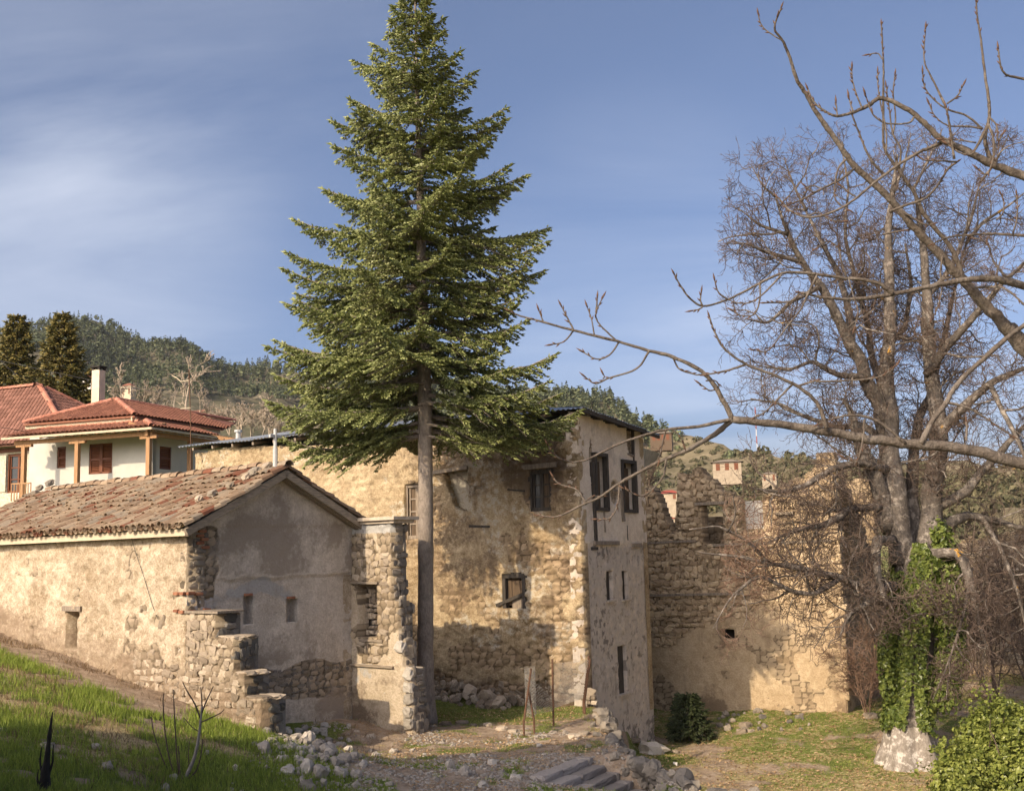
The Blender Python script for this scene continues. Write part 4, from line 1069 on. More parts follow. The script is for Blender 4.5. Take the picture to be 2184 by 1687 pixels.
for k in range(6):
    a = bA + bU * (bW + EV - .1) + bR * (.15 + k * .82) + UP * (BTOP - .10 - .06 * k * .82)
    Geo().beam(a, a - bU * 1.0 + UP * .15, .08, .10).build('rafter', M['wood_dark'], mansion)
for k in range(17):
    a = bA + bU * (.2 + k * .92) - bR * (EV - .1) + UP * (BTOP - .09)
    Geo().beam(a, a + bR * 1.0 + UP * .15, .08, .10).build('rafter', M['wood'], mansion)
a, b = fr - UP * .07 - bU * .05, rr_ - UP * .07 - bU * .05
Geo().beam(a, b, .05, .10).build('fascia_board', M['wood_dark'], mansion)
# small tin canopy at the far side of the tower
q = [P(1362, 1000, 38.2), P(1365, 953, 38.0), P(1409, 967, 39.2), P(1390, 1000, 39.6)]
corrugated('canopy', q[0], q[3], q[2], q[1], M['metal'], mansion)

# ------------------------------------------------------------------ roofless stone ruin on the right
RWD = 8.0
rO = np.array((10.32, 38.03, 0)) - bU * RWD
ruin = thing('ruined_house', 'roofless ruin of yellow rubble stone with a ragged top behind the bare branches', 'ruin', (8, 44, -1.6))
pl_r = Plane(rO, bU)
prof = np.array([pl_r.uv(x, y) for x, y in ((1370, 1035), (1385, 1030), (1402, 1048), (1415, 1085), (1432, 1118), (1434, 1134), (1440, 1134), (1442, 1075), (1446, 1004), (1470, 998), (1496, 1003), (1512, 1022), (1540, 1045), (1580, 1058), (1622, 1058), (1640, 1040), (1690, 1032), (1722, 1008), (1745, 985), (1792, 962))])
prof[-1, 0] = RWD + .2
def r_top(u): return np.interp(u, prof[:, 0], prof[:, 1]) + .45 * (np.floor(fbm(np.asarray(u) * 3.6, 4, 171, 3) * 6) / 6 - .5)
k1, k2, k3 = pl_r.rect(1500, 1076, 1540, 1160), pl_r.rect(1584, 1060, 1625, 1128), pl_r.rect(1536, 1342, 1566, 1362)
k4, k5 = pl_r.rect(1665, 1098, 1684, 1135), pl_r.rect(1716, 1075, 1738, 1140)
zr = lambda y: pl_r.uv(1700, y)[1]
def r_smooth(u, v):
    e = fbm(u * .9, v * .9, 173, 4) - .5
    return sst(-.3, .3, zr(1300) - v + 1.3 * e - .35 * np.clip(pl_r.uv(1600, 1300)[0] - u, 0, 3))
def r_disp(u, v):
    f1, f2, _ = worley(u * 4, v * 5.4, 174); s = 1 - r_smooth(u, v)
    return s * (np.clip((f2 - f1) * 2.2, 0, 1) ** .6 * .07 - .07) + (1 - s) * (.06 * (fbm(u * 2, v * 2, 175, 4) - .5) + .03 * (fbm(u * 8, v * 9, 176, 3) - .5))
def r_attr(u, v):
    f1, f2, cid = worley(u * 4, v * 5.4, 174)
    return {'stone': np.maximum(1 - r_smooth(u, v) * .95, .8 * sst(.54, .62, fbm(u * 1.3, v * 1.6, 179, 4))), 'cid': cid, 'joint': np.clip(1 - (f2 - f1) * 3.0, 0, 1), 'cement': 0 * u, 'stain': .5 * sst(.48, .62, fbm(u, v, 177, 4)) + .4 * sst(-.4, -1.0, v)}
rh = [k1, k2, k3]
rmask = lambda u, v: (v < r_top(u)) & ~inr(k1, u, v) & ~((u > k2[0]) & (u < k2[2]) & (v > k2[1])) & ~inr(k3, u, v)
sheet('front_wall', pl_r, 0, RWD, -1.8, 7.6, M['ruin'], ruin, .055, rmask, r_disp, r_attr, .55, eu=[q for r in rh for q in (r[0], r[2])], ev=[q for r in rh for q in (r[1], r[3])], smooth=True)
sm = lambda u, v: v < float(r_top(u)) - .08 and float(r_smooth(np.array(u), np.array(v))) < .55 and not any(r[0] - .05 < u < r[2] + .05 and r[1] - .05 < v < r[3] + .12 for r in (k1, k3, k4, k5)) and not (k2[0] - .05 < u < k2[2] + .05 and v > k2[1] - .05)
rs = lay(pl_r, sm, .1, RWD, -1.3, 7.4, (.11, .25), (.12, .34), .16, .045, 181, drop=.04, vj=.035, aj=.2)
pieces('stone', rs, RNG.integers(0, 12, len(rs)), ST['stone_ruin'], M['stone_ruin'], ruin, 'wall_rubble')
# window recess, pale panel, little hole and two walled-up windows
sheet('inner_wall', Plane(pl_r.pt(0, 0, -1.6), bU), k1[0] - 1.0, k1[2] + .8, k1[1] - .3, k1[3] - .35, M['ruin'], ruin, .06, None, r_disp, r_attr, .3, smooth=True)
Geo().beam(pl_r.pt(k1[0] - .22, k1[3] + .06, .0), pl_r.pt(k1[2] + .2, k1[3] + .06, .0), .2, .10).build('lintel', M['wood'], ruin)
Geo().box(pl_r.pt((k2[0] + k2[2]) / 2, (k2[1] + k2[3]) / 2 - .1, -.4), bU * (k2[2] - k2[0]) / 2, pl_r.N * .04, UP * (k2[3] - k2[1]) * .5).build('panel', M['white'], ruin)
Geo().box(pl_r.pt((k3[0] + k3[2]) / 2, (k3[1] + k3[3]) / 2, -.5), bU * .4, pl_r.N * .03, UP * .3).build('hole_back', M['dark'], ruin)  # near-black backing painted as the shade within the hole
for r in (k4, k5):
    Geo().beam(pl_r.pt(r[0] - .15, r[3] + .06, .03), pl_r.pt(r[2] + .15, r[3] + .06, .03), .14, .09).build('lintel', M['wood'], ruin)
for y0, ua, ub in ((1158, 3.8, 7.9), (1268, 1.4, 4.8), (1150, .2, 3.2)):
    v = zr(y0); Geo().beam(pl_r.pt(ua, v, .03), pl_r.pt(ub, v + .05, .03), .10, .08).build('tie_beam', M['wood'], ruin)
pl_rs = Plane(pl_r.pt(RWD, 0), bR)
sheet('side_wall', pl_rs, 0, 6.0, -2.2, 7.3, M['ruin'], ruin, .08, lambda u, v: (v < 7.2 - .8 * np.floor(u * 1.3) / 1.3 + .3 * fbm(u * 4, 2, 183, 2)) & ~((u > .9) & (u < 1.7) & (v > 3.2) & (v < 6)), r_disp, r_attr, .5, smooth=True)
qs_ = [frame(pl_rs.pt(.16 + .06 * (k % 2), zr(1480) + .33 * k, .0), bR * (.2 + .06 * (k % 2)), bU * .1, UP * .15) for k in range(24)]
pieces('quoin', qs_, RNG.integers(0, 12, 24), ST['stone_ruin'], M['stone_ruin'], ruin, 'quoins')
sheet('cross_wall', Plane(pl_r.pt(4.6, 0, -5), bU), 0, 3.4, 3.5, 7.4, M['ruin'], ruin, .08, lambda u, v: v < 6.4 + .8 * fbm(u * 1.7, 3, 185, 3), r_disp, r_attr, .5, smooth=True)
sheet('left_wall', Plane(pl_r.pt(0, 0, -6), -bR), 0, 6.0, -2.2, 5.0, M['ruin'], ruin, .1, None, r_disp, r_attr, .5, smooth=True)
# a second stone ruin, half lost behind the old tree
far_ruin = thing('stone_barn', 'low pinkish stone barn wall half hidden behind the old ivy trunk', 'ruin', (18, 47, 0))
pl_b = Plane(P(2035, 1390, 44) * (1, 1, 0), unit((.96, -.28)))
sheet('front_wall', pl_b, 0, 7, -1, 5.2, M['ruin'], far_ruin, .07, lambda u, v: v < 4.2 + .55 * u * .25 + .8 * (fbm(u * 1.2, 3, 187, 3) - .5), r_disp, lambda u, v: {**r_attr(u, v), 'stone': 1 + 0 * u}, .5, smooth=True)
fs = lay(pl_b, lambda u, v: v < 4.1 + .14 * u and .1 < u < 6.9, .1, 6.9, -.2, 4.9, (.14, .26), (.18, .44), .16, .05, 189, drop=.05)
pieces('stone', fs, RNG.integers(0, 12, len(fs)), ST['stone'], M['stone'], far_ruin, 'wall_rubble', 150)
# ------------------------------------------------------------------ tiled village houses behind the chapel
def tile_plane(a, b, c, d, pitch, row, lift=.05):
    """matrices of tiles covering the quad a-b (eave) c-d (top)"""
    a, b, c, d = map(np.asarray, (a, b, c, d)); out = []
    ux = unit(b - a); n = unit(np.cross(b - a, d - a)); ty = np.cross(n, ux)
    L = np.linalg.norm(b - a)
    Hh = max(np.dot(d - a, ty), np.dot(c - a, ty))
    for j in range(int(Hh / row) + 1):
        y = (j + .5) * row
        t0, t1 = np.clip(y / max(1e-6, np.dot(d - a, ty)), 0, 1), np.clip(y / max(1e-6, np.dot(c - a, ty)), 0, 1)
        if y > Hh: break
        x0, x1 = np.dot(d - a, ux) * t0, L + (np.dot(c - b, ux)) * t1
        for i in range(int(L * 1.5 / pitch)):
            x = -L * .25 + i * pitch + pitch / 2
            if x0 - pitch * .3 < x < x1 + pitch * .3:
                out.append(frame(a + ux * x + ty * y + n * lift, ux, ty - n * .06, n))
    return out
def house_tile(name, mat): return tile_mesh(name, mat, .44, .115, .105, .015, 4, .62)
def ridge_row(a, b, step=.38):
    a, b = np.asarray(a), np.asarray(b); L = np.linalg.norm(b - a); t = (b - a) / L
    side = unit(np.cross(t, UP)); up = np.cross(side, t)
    return [frame(a + t * (k + .5) * step + up * .05, side * 1.25, -t * .98, up * 1.35) for k in range(int(L / step))]
HL, HR = unit((-.94, .34, 0)), unit((.34, .94, 0))
K = P(323, 910, 48.0)
house = thing('village_house', 'white village house with a two-tiered red tile roof and a pine porch', 'house', (K[0], K[1], 3.5))
TR = [house_tile('tile', M['tile_red'])]
Lw_, Rw_ = along(K, HL, 4), along(K, HR, 462)
zK = K[2]
INS, RISE = 1.05, .34
k_l, k_r = K + HL * Lw_, K + HR * min(Rw_, 11)
i0, i_l, i_r = K + (HL + HR) * INS + UP * RISE, k_l + (-HL + HR) * INS + UP * RISE, k_r + (HL - HR) * INS * .0 + HL * INS + UP * RISE
# upper tier
U0 = P(287, 886, K[1] + 1.0 * (HL + HR)[1]); 
U_l = U0 + HL * along(U0, HL, 49); U_r = U0 + HR * along(U0, HR, 474)
wid = np.linalg.norm(U_l - U0)
AP = U0 + HL * wid * .5 + HR * wid * .42; AP[2] = P(243, 855, AP[1])[2]
AE = AP + HR * along(AP, HR, 503); AE[2] -= .05
U_bl, U_br = U_l + HR * 9.0, U_r
TMh = tile_plane(U_l, U0, AP, AP, .235, .30) + tile_plane(U0, U_r, AE, AP, .235, .30) + tile_plane(k_l, K, i0, i_l, .235, .30) + tile_plane(K, k_r, i_r, i0, .235, .30)
pieces('tile', TMh, np.zeros(len(TMh), int), TR, M['tile_red'], house, 'roof_tiles', 300)
dk = Geo()
for q in ((U_l, U0, AP, AP), (U0, U_r, AE, AP), (U_bl, U_l, AP, AE), (k_l, K, i0, i_l), (K, k_r, i_r, i0)):
    V = np.array([*q]) - UP * .01; V = np.concatenate([V, V - UP * .07])
    dk.add(V, [(0, 1, 2, 3), (7, 6, 5, 4), (0, 4, 5, 1), (1, 5, 6, 2), (2, 6, 7, 3), (3, 7, 4, 0)])
dk.build('roof_deck', M['tile_red'], house)
RR = [tile_mesh('ridge_tile', M['ridge_red'], .44, .115, .10, .015, 5, .9)]
rows_ = ridge_row(U_l, AP) + ridge_row(U0, AP) + ridge_row(AP, AE) + ridge_row(K, i0) + ridge_row(i_l + UP * .0, i0)
pieces('ridge_tile', rows_, np.zeros(len(rows_), int), RR, M['ridge_red'], house, 'ridge_tiles')
Geo().beam(U_l + HR * .15 - UP * .12, U0 + HR * .15 - UP * .12, .06, .2).beam(U0 + HL * .15 - UP * .12, U_r + HL * .15 - UP * .12, .06, .2).build('clerestory_board', M['fascia'], house)
Geo().beam(k_l - UP * .06, K - UP * .06, .05, .09).beam(K - UP * .06, k_r - UP * .06, .05, .09).build('fascia_board', M['fascia'], house)
fl_z = zK - 2.75
post_line = K + (HL + HR) * .45
for px in (52, 167, 284):
    p = post_line + HL * along(post_line, HL, px) if px < 280 else post_line
    po = Geo().box(np.array((p[0], p[1], (zK - .3 + fl_z) / 2)), HL * .09, HR * .09, UP * (zK - .3 - fl_z) / 2).build('porch_post', M['pine'], house)
    Geo().beam(np.array((p[0], p[1], zK - .36)) - HL * .42, np.array((p[0], p[1], zK - .36)) + HL * .42, .15, .14).build('corbel', M['pine'], po)
for t_ in (4.6,):
    p = post_line + HR * along(post_line, HR, 405)
    Geo().box(np.array((p[0], p[1], (zK - .3 + fl_z) / 2)), HL * .09, HR * .09, UP * (zK - .3 - fl_z) / 2).build('porch_post', M['pine'], house)
Geo().beam(post_line - HL * .2 + UP * -.22, post_line + HL * (Lw_ - .8) - UP * .22, .15, .18).beam(post_line - HR * .2 - UP * .22, post_line + HR * 10 - UP * .22, .15, .18).build('porch_beam', M['pine'], house)
rf = []
for k in range(14):
    a = K + HL * (.3 + k * .42) + HR * .05 - UP * .10; rf.append((a, a + HR * 1.3 + UP * .36))
for k in range(18):
    a = K + HR * (.3 + k * .5) + HL * .05 - UP * .10; rf.append((a, a + HL * 1.3 + UP * .36))
for a, b in rf: Geo().beam(a, b, .08, .11).build('rafter', M['pine'], house)
wc = K + (HL + HR) * 1.9 - HL * .55
pl_hf = Plane(wc + HL * 8, -HL); pl_hr = Plane(wc, HR)
h_w, h_d = pl_hf.rect(121, 952, 141, 999), pl_hf.rect(189, 944, 240, 1012)
uL = pl_hf.uv(62, 980)[0]
sheet('front_wall', pl_hf, uL, 8, fl_z - 1.5, zK + .25, M['white'], house, .25, lambda u, v: ~inr(h_w, u, v) & ~inr(h_d, u, v), None, None, .25, eu=(h_w[0], h_w[2], h_d[0], h_d[2]), ev=(h_w[1], h_w[3], h_d[1], h_d[3]))
r = pl_hr.rect(340, 954, 366, 1000)
r2 = pl_hr.rect(424, 958, 440, 985)
sheet('side_wall', pl_hr, 0, 12, fl_z - 1.5, zK + .25, M['white'], house, .25, lambda u, v: ~inr(r, u, v), None, None, .25, eu=(r[0], r[2]), ev=(r[1], r[3]))
def slatted(pl, r, parent, name, n=2, mat='shutter'):
    """a shuttered opening: leaves of slats in frames"""
    u0, v0, u1, v1 = r; lw = (u1 - u0) / n
    for k in range(n):
        a = u0 + k * lw; g = Geo()
        for q in (a + .04, a + lw - .04): g.beam(pl.pt(q, v0, -.06), pl.pt(q, v1, -.06), .08, .05, up=pl.N)
        for q in (v0 + .05, v1 - .05, v0 + (v1 - v0) * .48): g.beam(pl.pt(a, q, -.06), pl.pt(a + lw, q, -.06), .05, .09)
        o = g.build(name, M[mat], parent)
        Geo().box(pl.pt(a + lw / 2, (v0 + v1) / 2, -.10), pl.U * lw * .5, pl.N * .01, UP * (v1 - v0) * .5).build('shutter_panel', M[mat], o)
        s = Geo(); 
        for q in np.arange(v0 + .14, v1 - .1, .075): s.beam(pl.pt(a + .09, q, -.07), pl.pt(a + lw - .09, q, -.07), .014, .055, up=unit(pl.N + UP * .8))
        tag(s.build('slats', M[mat], o), kind='stuff')
slatted(pl_hf, h_d, house, 'door', 2); slatted(pl_hf, h_w, house, 'window', 1); slatted(pl_hr, r, house, 'window', 1)
ch_c = P(209, 862, 53.5)
chim = Geo().box(ch_c + UP * .62, HL * .21, HR * .21, UP * .95).build('chimney', M['chimney'], house)
g = Geo().box(ch_c + UP * 1.72, HL * .27, HR * .27, UP * .035)
for a in (-1, 1):
    for b in (-1, 1): g.box(ch_c + UP * 1.63, HL * .05, HR * .05, UP * .07).box(ch_c + UP * 1.63 + HL * .17 * a + HR * .17 * b, HL * .05, HR * .05, UP * .07)
g.build('chimney_cap', M['soot'], chim)
# porch railing
rb = P(25, 1032, 47.6); rt = P(66, 1030, 47.2)
g = Geo().beam(rb, rt, .05, .05)
rail = g.build('porch_railing', M['pine'], house)
for k in range(8):
    p = rb + (rt - rb) * k / 7
    Geo().beam(p, p - UP * .7, .035, .035).build('baluster', M['pine'], rail)
# the brown-roofed neighbour at the left edge
K2 = P(150, 938, 53.0)
nb_house = thing('stone_house', 'cream stone house under a brown hipped tile roof at the left edge', 'house', (K2[0], K2[1], 3.5))
A2 = P(84, 824, 56.5)
L2 = K2 + HL * 8.5
A2l = A2 + HL * 6.0; A2l[2] -= .1
R2 = K2 + HR * 8.0
TP = [house_tile('tile', M['tile_pink'])]
t2_ = tile_plane(L2, K2, A2, A2l, .22, .30) + tile_plane(K2, R2, A2, A2, .22, .30)
pieces('tile', t2_, np.zeros(len(t2_), int), TP, M['tile_pink'], nb_house, 'roof_tiles', 300)
dk = Geo()
for q in ((L2, K2, A2, A2l), (K2, R2, A2, A2), (R2, R2 + HL * 8.5, A2l, A2)):
    V = np.array([*q]) - UP * .01; V = np.concatenate([V, V - UP * .08])
    dk.add(V, [(0, 1, 2, 3), (7, 6, 5, 4), (0, 4, 5, 1), (1, 5, 6, 2), (2, 6, 7, 3), (3, 7, 4, 0)])
dk.build('roof_deck', M['tile_pink'], nb_house)
RP = [tile_mesh('ridge_tile', M['ridge_red'], .44, .12, .105, .015, 5, .9)]
rw = ridge_row(K2, A2) + ridge_row(A2l, A2) + ridge_row(R2, A2)
pieces('ridge_tile', rw, np.zeros(len(rw), int), RP, M['ridge_red'], nb_house, 'ridge_tiles')
Geo().beam(A2 + (R2 - A2) * .55 - HL * .0 + UP * .1, A2 + (R2 - A2) * .95 + UP * .1, .45, .03).build('ridge_flashing', M['metal'], nb_house)
w2 = K2 + (HL + HR) * .6
pl_n = Plane(w2 + HL * 7.5, -HL)
d2 = pl_n.rect(14, 966, 58, 1052)
sheet('front_wall', pl_n, 0, 7.5, K2[2] - 4.5, K2[2] + .1, M['stonewall'], nb_house, .1, lambda u, v: ~inr(d2, u, v), lambda u, v: .05 * (worley(u * 3, v * 4, 201)[1] - worley(u * 3, v * 4, 201)[0]), None, .3, eu=(d2[0], d2[2]), ev=(d2[1], d2[3]), smooth=True)
sheet('side_wall', Plane(w2, HR), 0, 7, K2[2] - 4.5, K2[2] + .1, M['stonewall'], nb_house, .5, thick=.3)
fo = casement(pl_n, d2, 2, 3, -.1, M['shutter'], M['glass'], nb_house, 'window', t=.09)
Geo().box(pl_n.pt((d2[0] + d2[2]) / 2, (d2[1] + d2[3]) / 2, -.35), pl_n.U * .55, pl_n.N * .01, UP * 1.0).build('curtain', M['curtain'], fo)
Geo().beam(pl_n.pt(d2[0] - .5, d2[3] + .16, .03), pl_n.pt(d2[2] + .5, d2[3] + .2, .03), .1, .2).build('lintel', M['shutter'], nb_house)
Geo().box(pl_n.pt(d2[0] - .22, (d2[1] + d2[3]) / 2, .05), pl_n.U * .2, pl_n.N * .03, UP * .85).build('shutter', M['stonewall'], nb_house)
# television aerial on its pole
ab = P(408, 1016, 46.5); at_ = P(403, 789, 46.5)
ant = thing('tv_aerial', 'tall rusty pole with a horizontal television aerial in front of the porch', 'aerial', ab - UP * .5)
Geo().tube([ab - UP * 2.2, (ab + at_) / 2 + np.array((.02, 0, 0)), at_], .022, 6).build('pole', M['rust'], ant)
b0, b1 = P(358, 799, 47.1), P(471, 791, 45.9)
Geo().tube([b0, b1], .015, 5).build('boom', M['wood'], ant)
el = Geo()
bd = unit(b1 - b0); sd = unit(np.cross(bd, UP))
for k in range(12):
    p = b0 + (b1 - b0) * (.02 + k / 12)
    el.tube([p - sd * .16, p + sd * .16], .008, 4)
el.tube([b0 + bd * .01 + UP * .18, b0 + bd * .01 - UP * .18], .012, 4)
el.build('dipoles', M['wood'], ant)
Geo().tube([P(367, 801, 46.9), P(377, 806, 46.7), P(386, 814, 46.6), P(403, 811, 46.5)], .02, 5).build('feed_arm', M['fascia'], ant)
d0, d1 = P(385, 872, 46.5), P(407, 870, 46.5)
Geo().tube([d0, d1], .025, 5).build('lower_boom', M['fascia'], ant)
# grey flue pipe beside the metal roof
fb = P(508, 935, 41.5)
Geo().tube([fb - UP * .3, fb + UP * .22], .09, 8).tube([fb + UP * .22, fb + UP * .3], .14, 8).build('flue', M['steel'], mansion)
# houses far up the valley
def far_house(label, px, py, w, h, dist, roof, wall, ang=.5, rh=.5, windows=0):
    """a small hipped house whose eave middle shows at px, py"""
    c = P(px, py, dist); s = dist / FOC
    W_, H_ = w * s, h * s
    o = thing('hill_house', label, 'house', (c[0], c[1], c[2] - H_), 'houses scattered on the slopes beyond')
    a = unit((math.cos(ang), -math.sin(ang), 0)); b = np.array((-a[1], a[0], 0)); D = W_ * .8
    c0 = np.array((c[0], c[1], c[2])) + b * D * .5
    Geo().box(c0 - UP * (H_ / 2 + 1), a * W_ / 2, b * D / 2, UP * (H_ / 2 + 1)).build('wall', M[wall], o)
    e = .08 * W_; z = c0
    V = [z - a * (W_ / 2 + e) - b * (D / 2 + e), z + a * (W_ / 2 + e) - b * (D / 2 + e), z + a * (W_ / 2 + e) + b * (D / 2 + e), z - a * (W_ / 2 + e) + b * (D / 2 + e),
         z - a * W_ * .18 + UP * W_ * .24 * rh * 2, z + a * W_ * .18 + UP * W_ * .24 * rh * 2]
    obj('roof', V, [(0, 1, 5, 4), (2, 3, 4, 5), (3, 2, 1, 0)], [(1, 2, 5), (3, 0, 4)], M[roof], o)
    for k in range(windows):
        Geo().box(c0 - b * (D / 2) + a * W_ * (-.32 + .64 * k / max(1, windows - 1)) - UP * H_ * .4, a * W_ * .07, b * .04, UP * H_ * .28).build('window', M['shutter'], o)
    return o
far_house('red-roofed white house half hidden behind the sooty chimney', 180, 810, 40, 26, 230, 'tile_red', 'white', .5, .7, 2)
far_house('small red-roofed cream house just right of the sooty chimney', 269, 823, 24, 26, 260, 'tile_red', 'fascia', .3, .6, 2)
far_house('salmon-roofed house behind the television aerial', 414, 880, 58, 30, 120, 'tile_red', 'fascia', .4, .3, 3)
far_house('brown two-storey house on the crest of the dry hillside', 1409, 924, 46, 22, 330, 'wood', 'plank', .2, .3, 4)
far_house('red-roofed house with a blue front seen past the tower', 1424, 1052, 44, 18, 150, 'red_paint', 'mud', .3, .35, 2)
far_house('red-roofed yellowish hut between tower and ruin', 1424, 1106, 30, 34, 75, 'red_paint', 'mud', .1, .35, 0)
far_house('beige stone farmhouse among scrub on the dry hillside', 1550, 985, 60, 26, 230, 'wood', 'mud', .2, .22, 3)
far_house('pale stone house on the slope right of the farmhouse', 1640, 1010, 30, 22, 210, 'wood', 'mud', .3, .25, 2)
# red and white mast
mb = hill_pix(1613, 955)
mast = thing('radio_mast', 'slim red and white radio mast on the skyline behind the twigs', 'mast', mb)
hgt = (P(1613, 868, mb[1])[2] - mb[2]) / 6
for k in range(6):
    Geo().tube([mb + UP * hgt * k, mb + UP * hgt * (k + 1)], (.17, .15), 6).build('mast_section', M['red_paint' if k % 2 else 'white_paint'], mast)
# overhead cables
for lab, pts_ in (('thin overhead cable running down from the fir to the left', ((-40, 735, 50), (30, 795, 50), (95, 827, 52))),
                  ('long sagging power cable passing behind the chimney and aerial', ((-20, 765, 62), (60, 782, 60), (200, 812, 58), (400, 848, 55), (620, 866, 52), (800, 872, 50))),
                  ('cable dropping to the left edge of the porch roof', ((-30, 908, 47), (20, 914, 47.5), (62, 922, 48.5))),
                  ('dark cable strung from the tower towards the ruin', ((1368, 1040, 38), (1410, 1049, 41), (1440, 1052, 44)))):
    tag(Geo().tube([P(*q) for q in pts_], .013, 4).build('overhead_cable', M['cable']), lab, 'cable')
# ------------------------------------------------------------------ spruce
def shoots_geo(B, D, L, Wd):
    """spindle shaped needle shoots: base points, directions, lengths, widths"""
    n = len(B); D = D / (np.linalg.norm(D, axis=1)[:, None] + 1e-9)
    ref = np.where(np.abs(D[:, 2:3]) < .9, np.array([[0, 0, 1.]]), np.array([[1., 0, 0]]))
    a = np.cross(D, ref); a /= np.linalg.norm(a, axis=1)[:, None] + 1e-9
    b = np.cross(D, a)
    mid = B + D * L[:, None] * .5
    V = np.stack([B, mid + a * Wd[:, None], mid - a * Wd[:, None] * .5 + b * Wd[:, None] * .8, mid - a * Wd[:, None] * .5 - b * Wd[:, None] * .8, B + D * L[:, None]], 1)
    t = np.array([(0, 2, 1), (0, 3, 2), (0, 1, 3), (4, 1, 2), (4, 2, 3), (4, 3, 1)])
    T = (t[None] + (np.arange(n) * 5)[:, None, None]).reshape(-1, 3)
    return V.reshape(-1, 3), T
def bough(rg, p0, az, r, lift, droop, dens, sl, sw):
    """one whorl branch: curved axis, flat fans of branchlets that hang a little, spindles of needles on all of them"""
    d = np.array((math.cos(az), math.sin(az), 0)); sd = np.array((-d[1], d[0], 0))
    ax = lambda s: p0 + d * r * s + UP * (lift * r * s - droop * r * (s ** 1.2 * .9 - s ** 3 * .75)) + sd * r * .06 * np.sin(s * 4 + az * 7)
    B, D, Ls = [], [], []
    nb = max(5, int(r / .085 * dens))
    tw = []
    for k in range(nb):
        s = .10 + .90 * (k + rg.random()) / nb
        base = ax(s)
        for sg in (-1, 1):
            ln = (.22 + .30 * r * math.sin(math.pi * min(1, .18 + .86 * s)) ** .8) * (1 - .55 * s ** 3) * rg.uniform(.6, 1.15)
            dd = unit(d * rg.uniform(.55, .95) + sd * sg * rg.uniform(.6, 1.0) + UP * rg.normal(-.12, .16))
            m = max(2, int(ln / .062))
            q = (np.arange(m) + rg.random(m) * .6) / m
            hang = -.22 * ln * q ** 1.5
            pts = base + dd * (ln * q)[:, None] + UP * hang[:, None]
            tw.append((base, base + dd * ln - UP * .3 * ln))
            for side in (-1, 1):
                w = dd + np.cross(dd, UP) * side * rg.uniform(.55, 1.0, m)[:, None] + rg.normal(0, .22, (m, 3)) + UP * rg.normal(-.12, .20, m)[:, None]
                B.append(pts); D.append(w); Ls.append(sl * rg.uniform(.6, 1.15, m))
            B.append(pts[-1:]); D.append(dd[None] - UP * .2); Ls.append(np.array([sl * 1.15]))
    ka = max(4, int(r / .05)); q = np.linspace(.25, 1, ka); axp = np.array([ax(s) for s in q])
    B.append(axp); D.append(d + rg.normal(0, .45, (ka, 3)) + UP * .25); Ls.append(np.full(ka, sl))
    B.append(axp[-3:]); D.append(np.tile(d + UP * .2, (3, 1))); Ls.append(np.full(3, sl * 1.4))
    B, D, Ls = np.concatenate(B), np.concatenate(D), np.concatenate(Ls)
    V, T = shoots_geo(B, D, Ls, sw * rg.uniform(.75, 1.2, len(B)))
    g = Geo()
    s5 = np.linspace(0, 1, 6); g.tube([ax(s) for s in s5], (.012 + .014 * r) * (1 - .85 * s5), 5)
    for a, b in tw[::2]: g.tube([a, b], (.007, .003), 3, cap=False)
    nw = len(np.concatenate(g.V)); g.add(V, None, T, 1)
    return g
spr_base = np.array((P(917, 1530, 31.0)[0], 31.0, -.05))
spruce = thing('spruce_tree', 'tall dense spruce with a bare straight lower trunk in front of the derelict house', 'tree', spr_base)
def spr_z(y): return P(905, y, 31.0)[2]
TOPZ = spr_z(-95)
tz = np.array([spr_z(1530) - .25, spr_z(1500), spr_z(1400), spr_z(1250), spr_z(1100), spr_z(950), spr_z(800), spr_z(620), spr_z(400), spr_z(150), TOPZ])
tx = np.array([P(px, py, 31.0)[0] for px, py in ((913, 1545), (910, 1500), (907, 1400), (908, 1250), (908, 1100), (907, 950), (905, 800), (900, 620), (896, 400), (888, 150), (884, -95))])
tr_ = np.array((.27, .225, .21, .205, .20, .19, .18, .145, .10, .05, .01))
g = Geo(); zz = np.linspace(tz[0], tz[-1], 90)
axx = np.interp(zz, tz, tx) - np.interp(zz, tz, (.0, .0, 0, 0, 0, .0, .0, .0, .0, 0, 0))
rr = np.interp(zz, tz, tr_) * (1 + .035 * np.sin(zz * 9) + .03 * RNG.normal(0, 1, 90))
g.tube(np.stack([axx, np.full(90, 31.0) + .015 * np.sin(zz), zz], 1), rr, 16)
g.build('trunk', M['bark_spruce'], spruce, smooth=True)
ys = np.array((-95, -40, 0, 60, 120, 190, 255, 300, 340, 400, 470, 520, 560, 600, 640, 690, 735, 800, 870, 930))
SIL = [(1, 1168, 463), (1, 1166, 520), (1, 1158, 566), (1, 1120, 370), (1, 1075, 243), (1, 1182, 762), (1, 1236, 872), (1, 1210, 905), (1, 1122, 690), (1, 1108, 640), (1, 1160, 830), (1, 1090, 925), (1, 1012, 160),
       (-1, 627, 466), (-1, 621, 553), (-1, 603, 640), (-1, 612, 622), (-1, 586, 724), (-1, 590, 800), (-1, 584, 872), (-1, 604, 935), (-1, 690, 402), (-1, 712, 320), (-1, 708, 255), (-1, 749, 115), (-1, 640, 905), (-1, 600, 760)]
hl = np.array((4, 25, 45, 75, 140, 110, 185, 120, 175, 190, 270, 220, 280, 250, 300, 230, 315, 305, 310, 285))
hr = np.array((4, 25, 40, 70, 105, 125, 180, 170, 170, 235, 265, 210, 260, 240, 200, 190, 285, 240, 330, 210))
rgs = np.random.default_rng(21)
y = -80.0; boughs = []; wh = 0
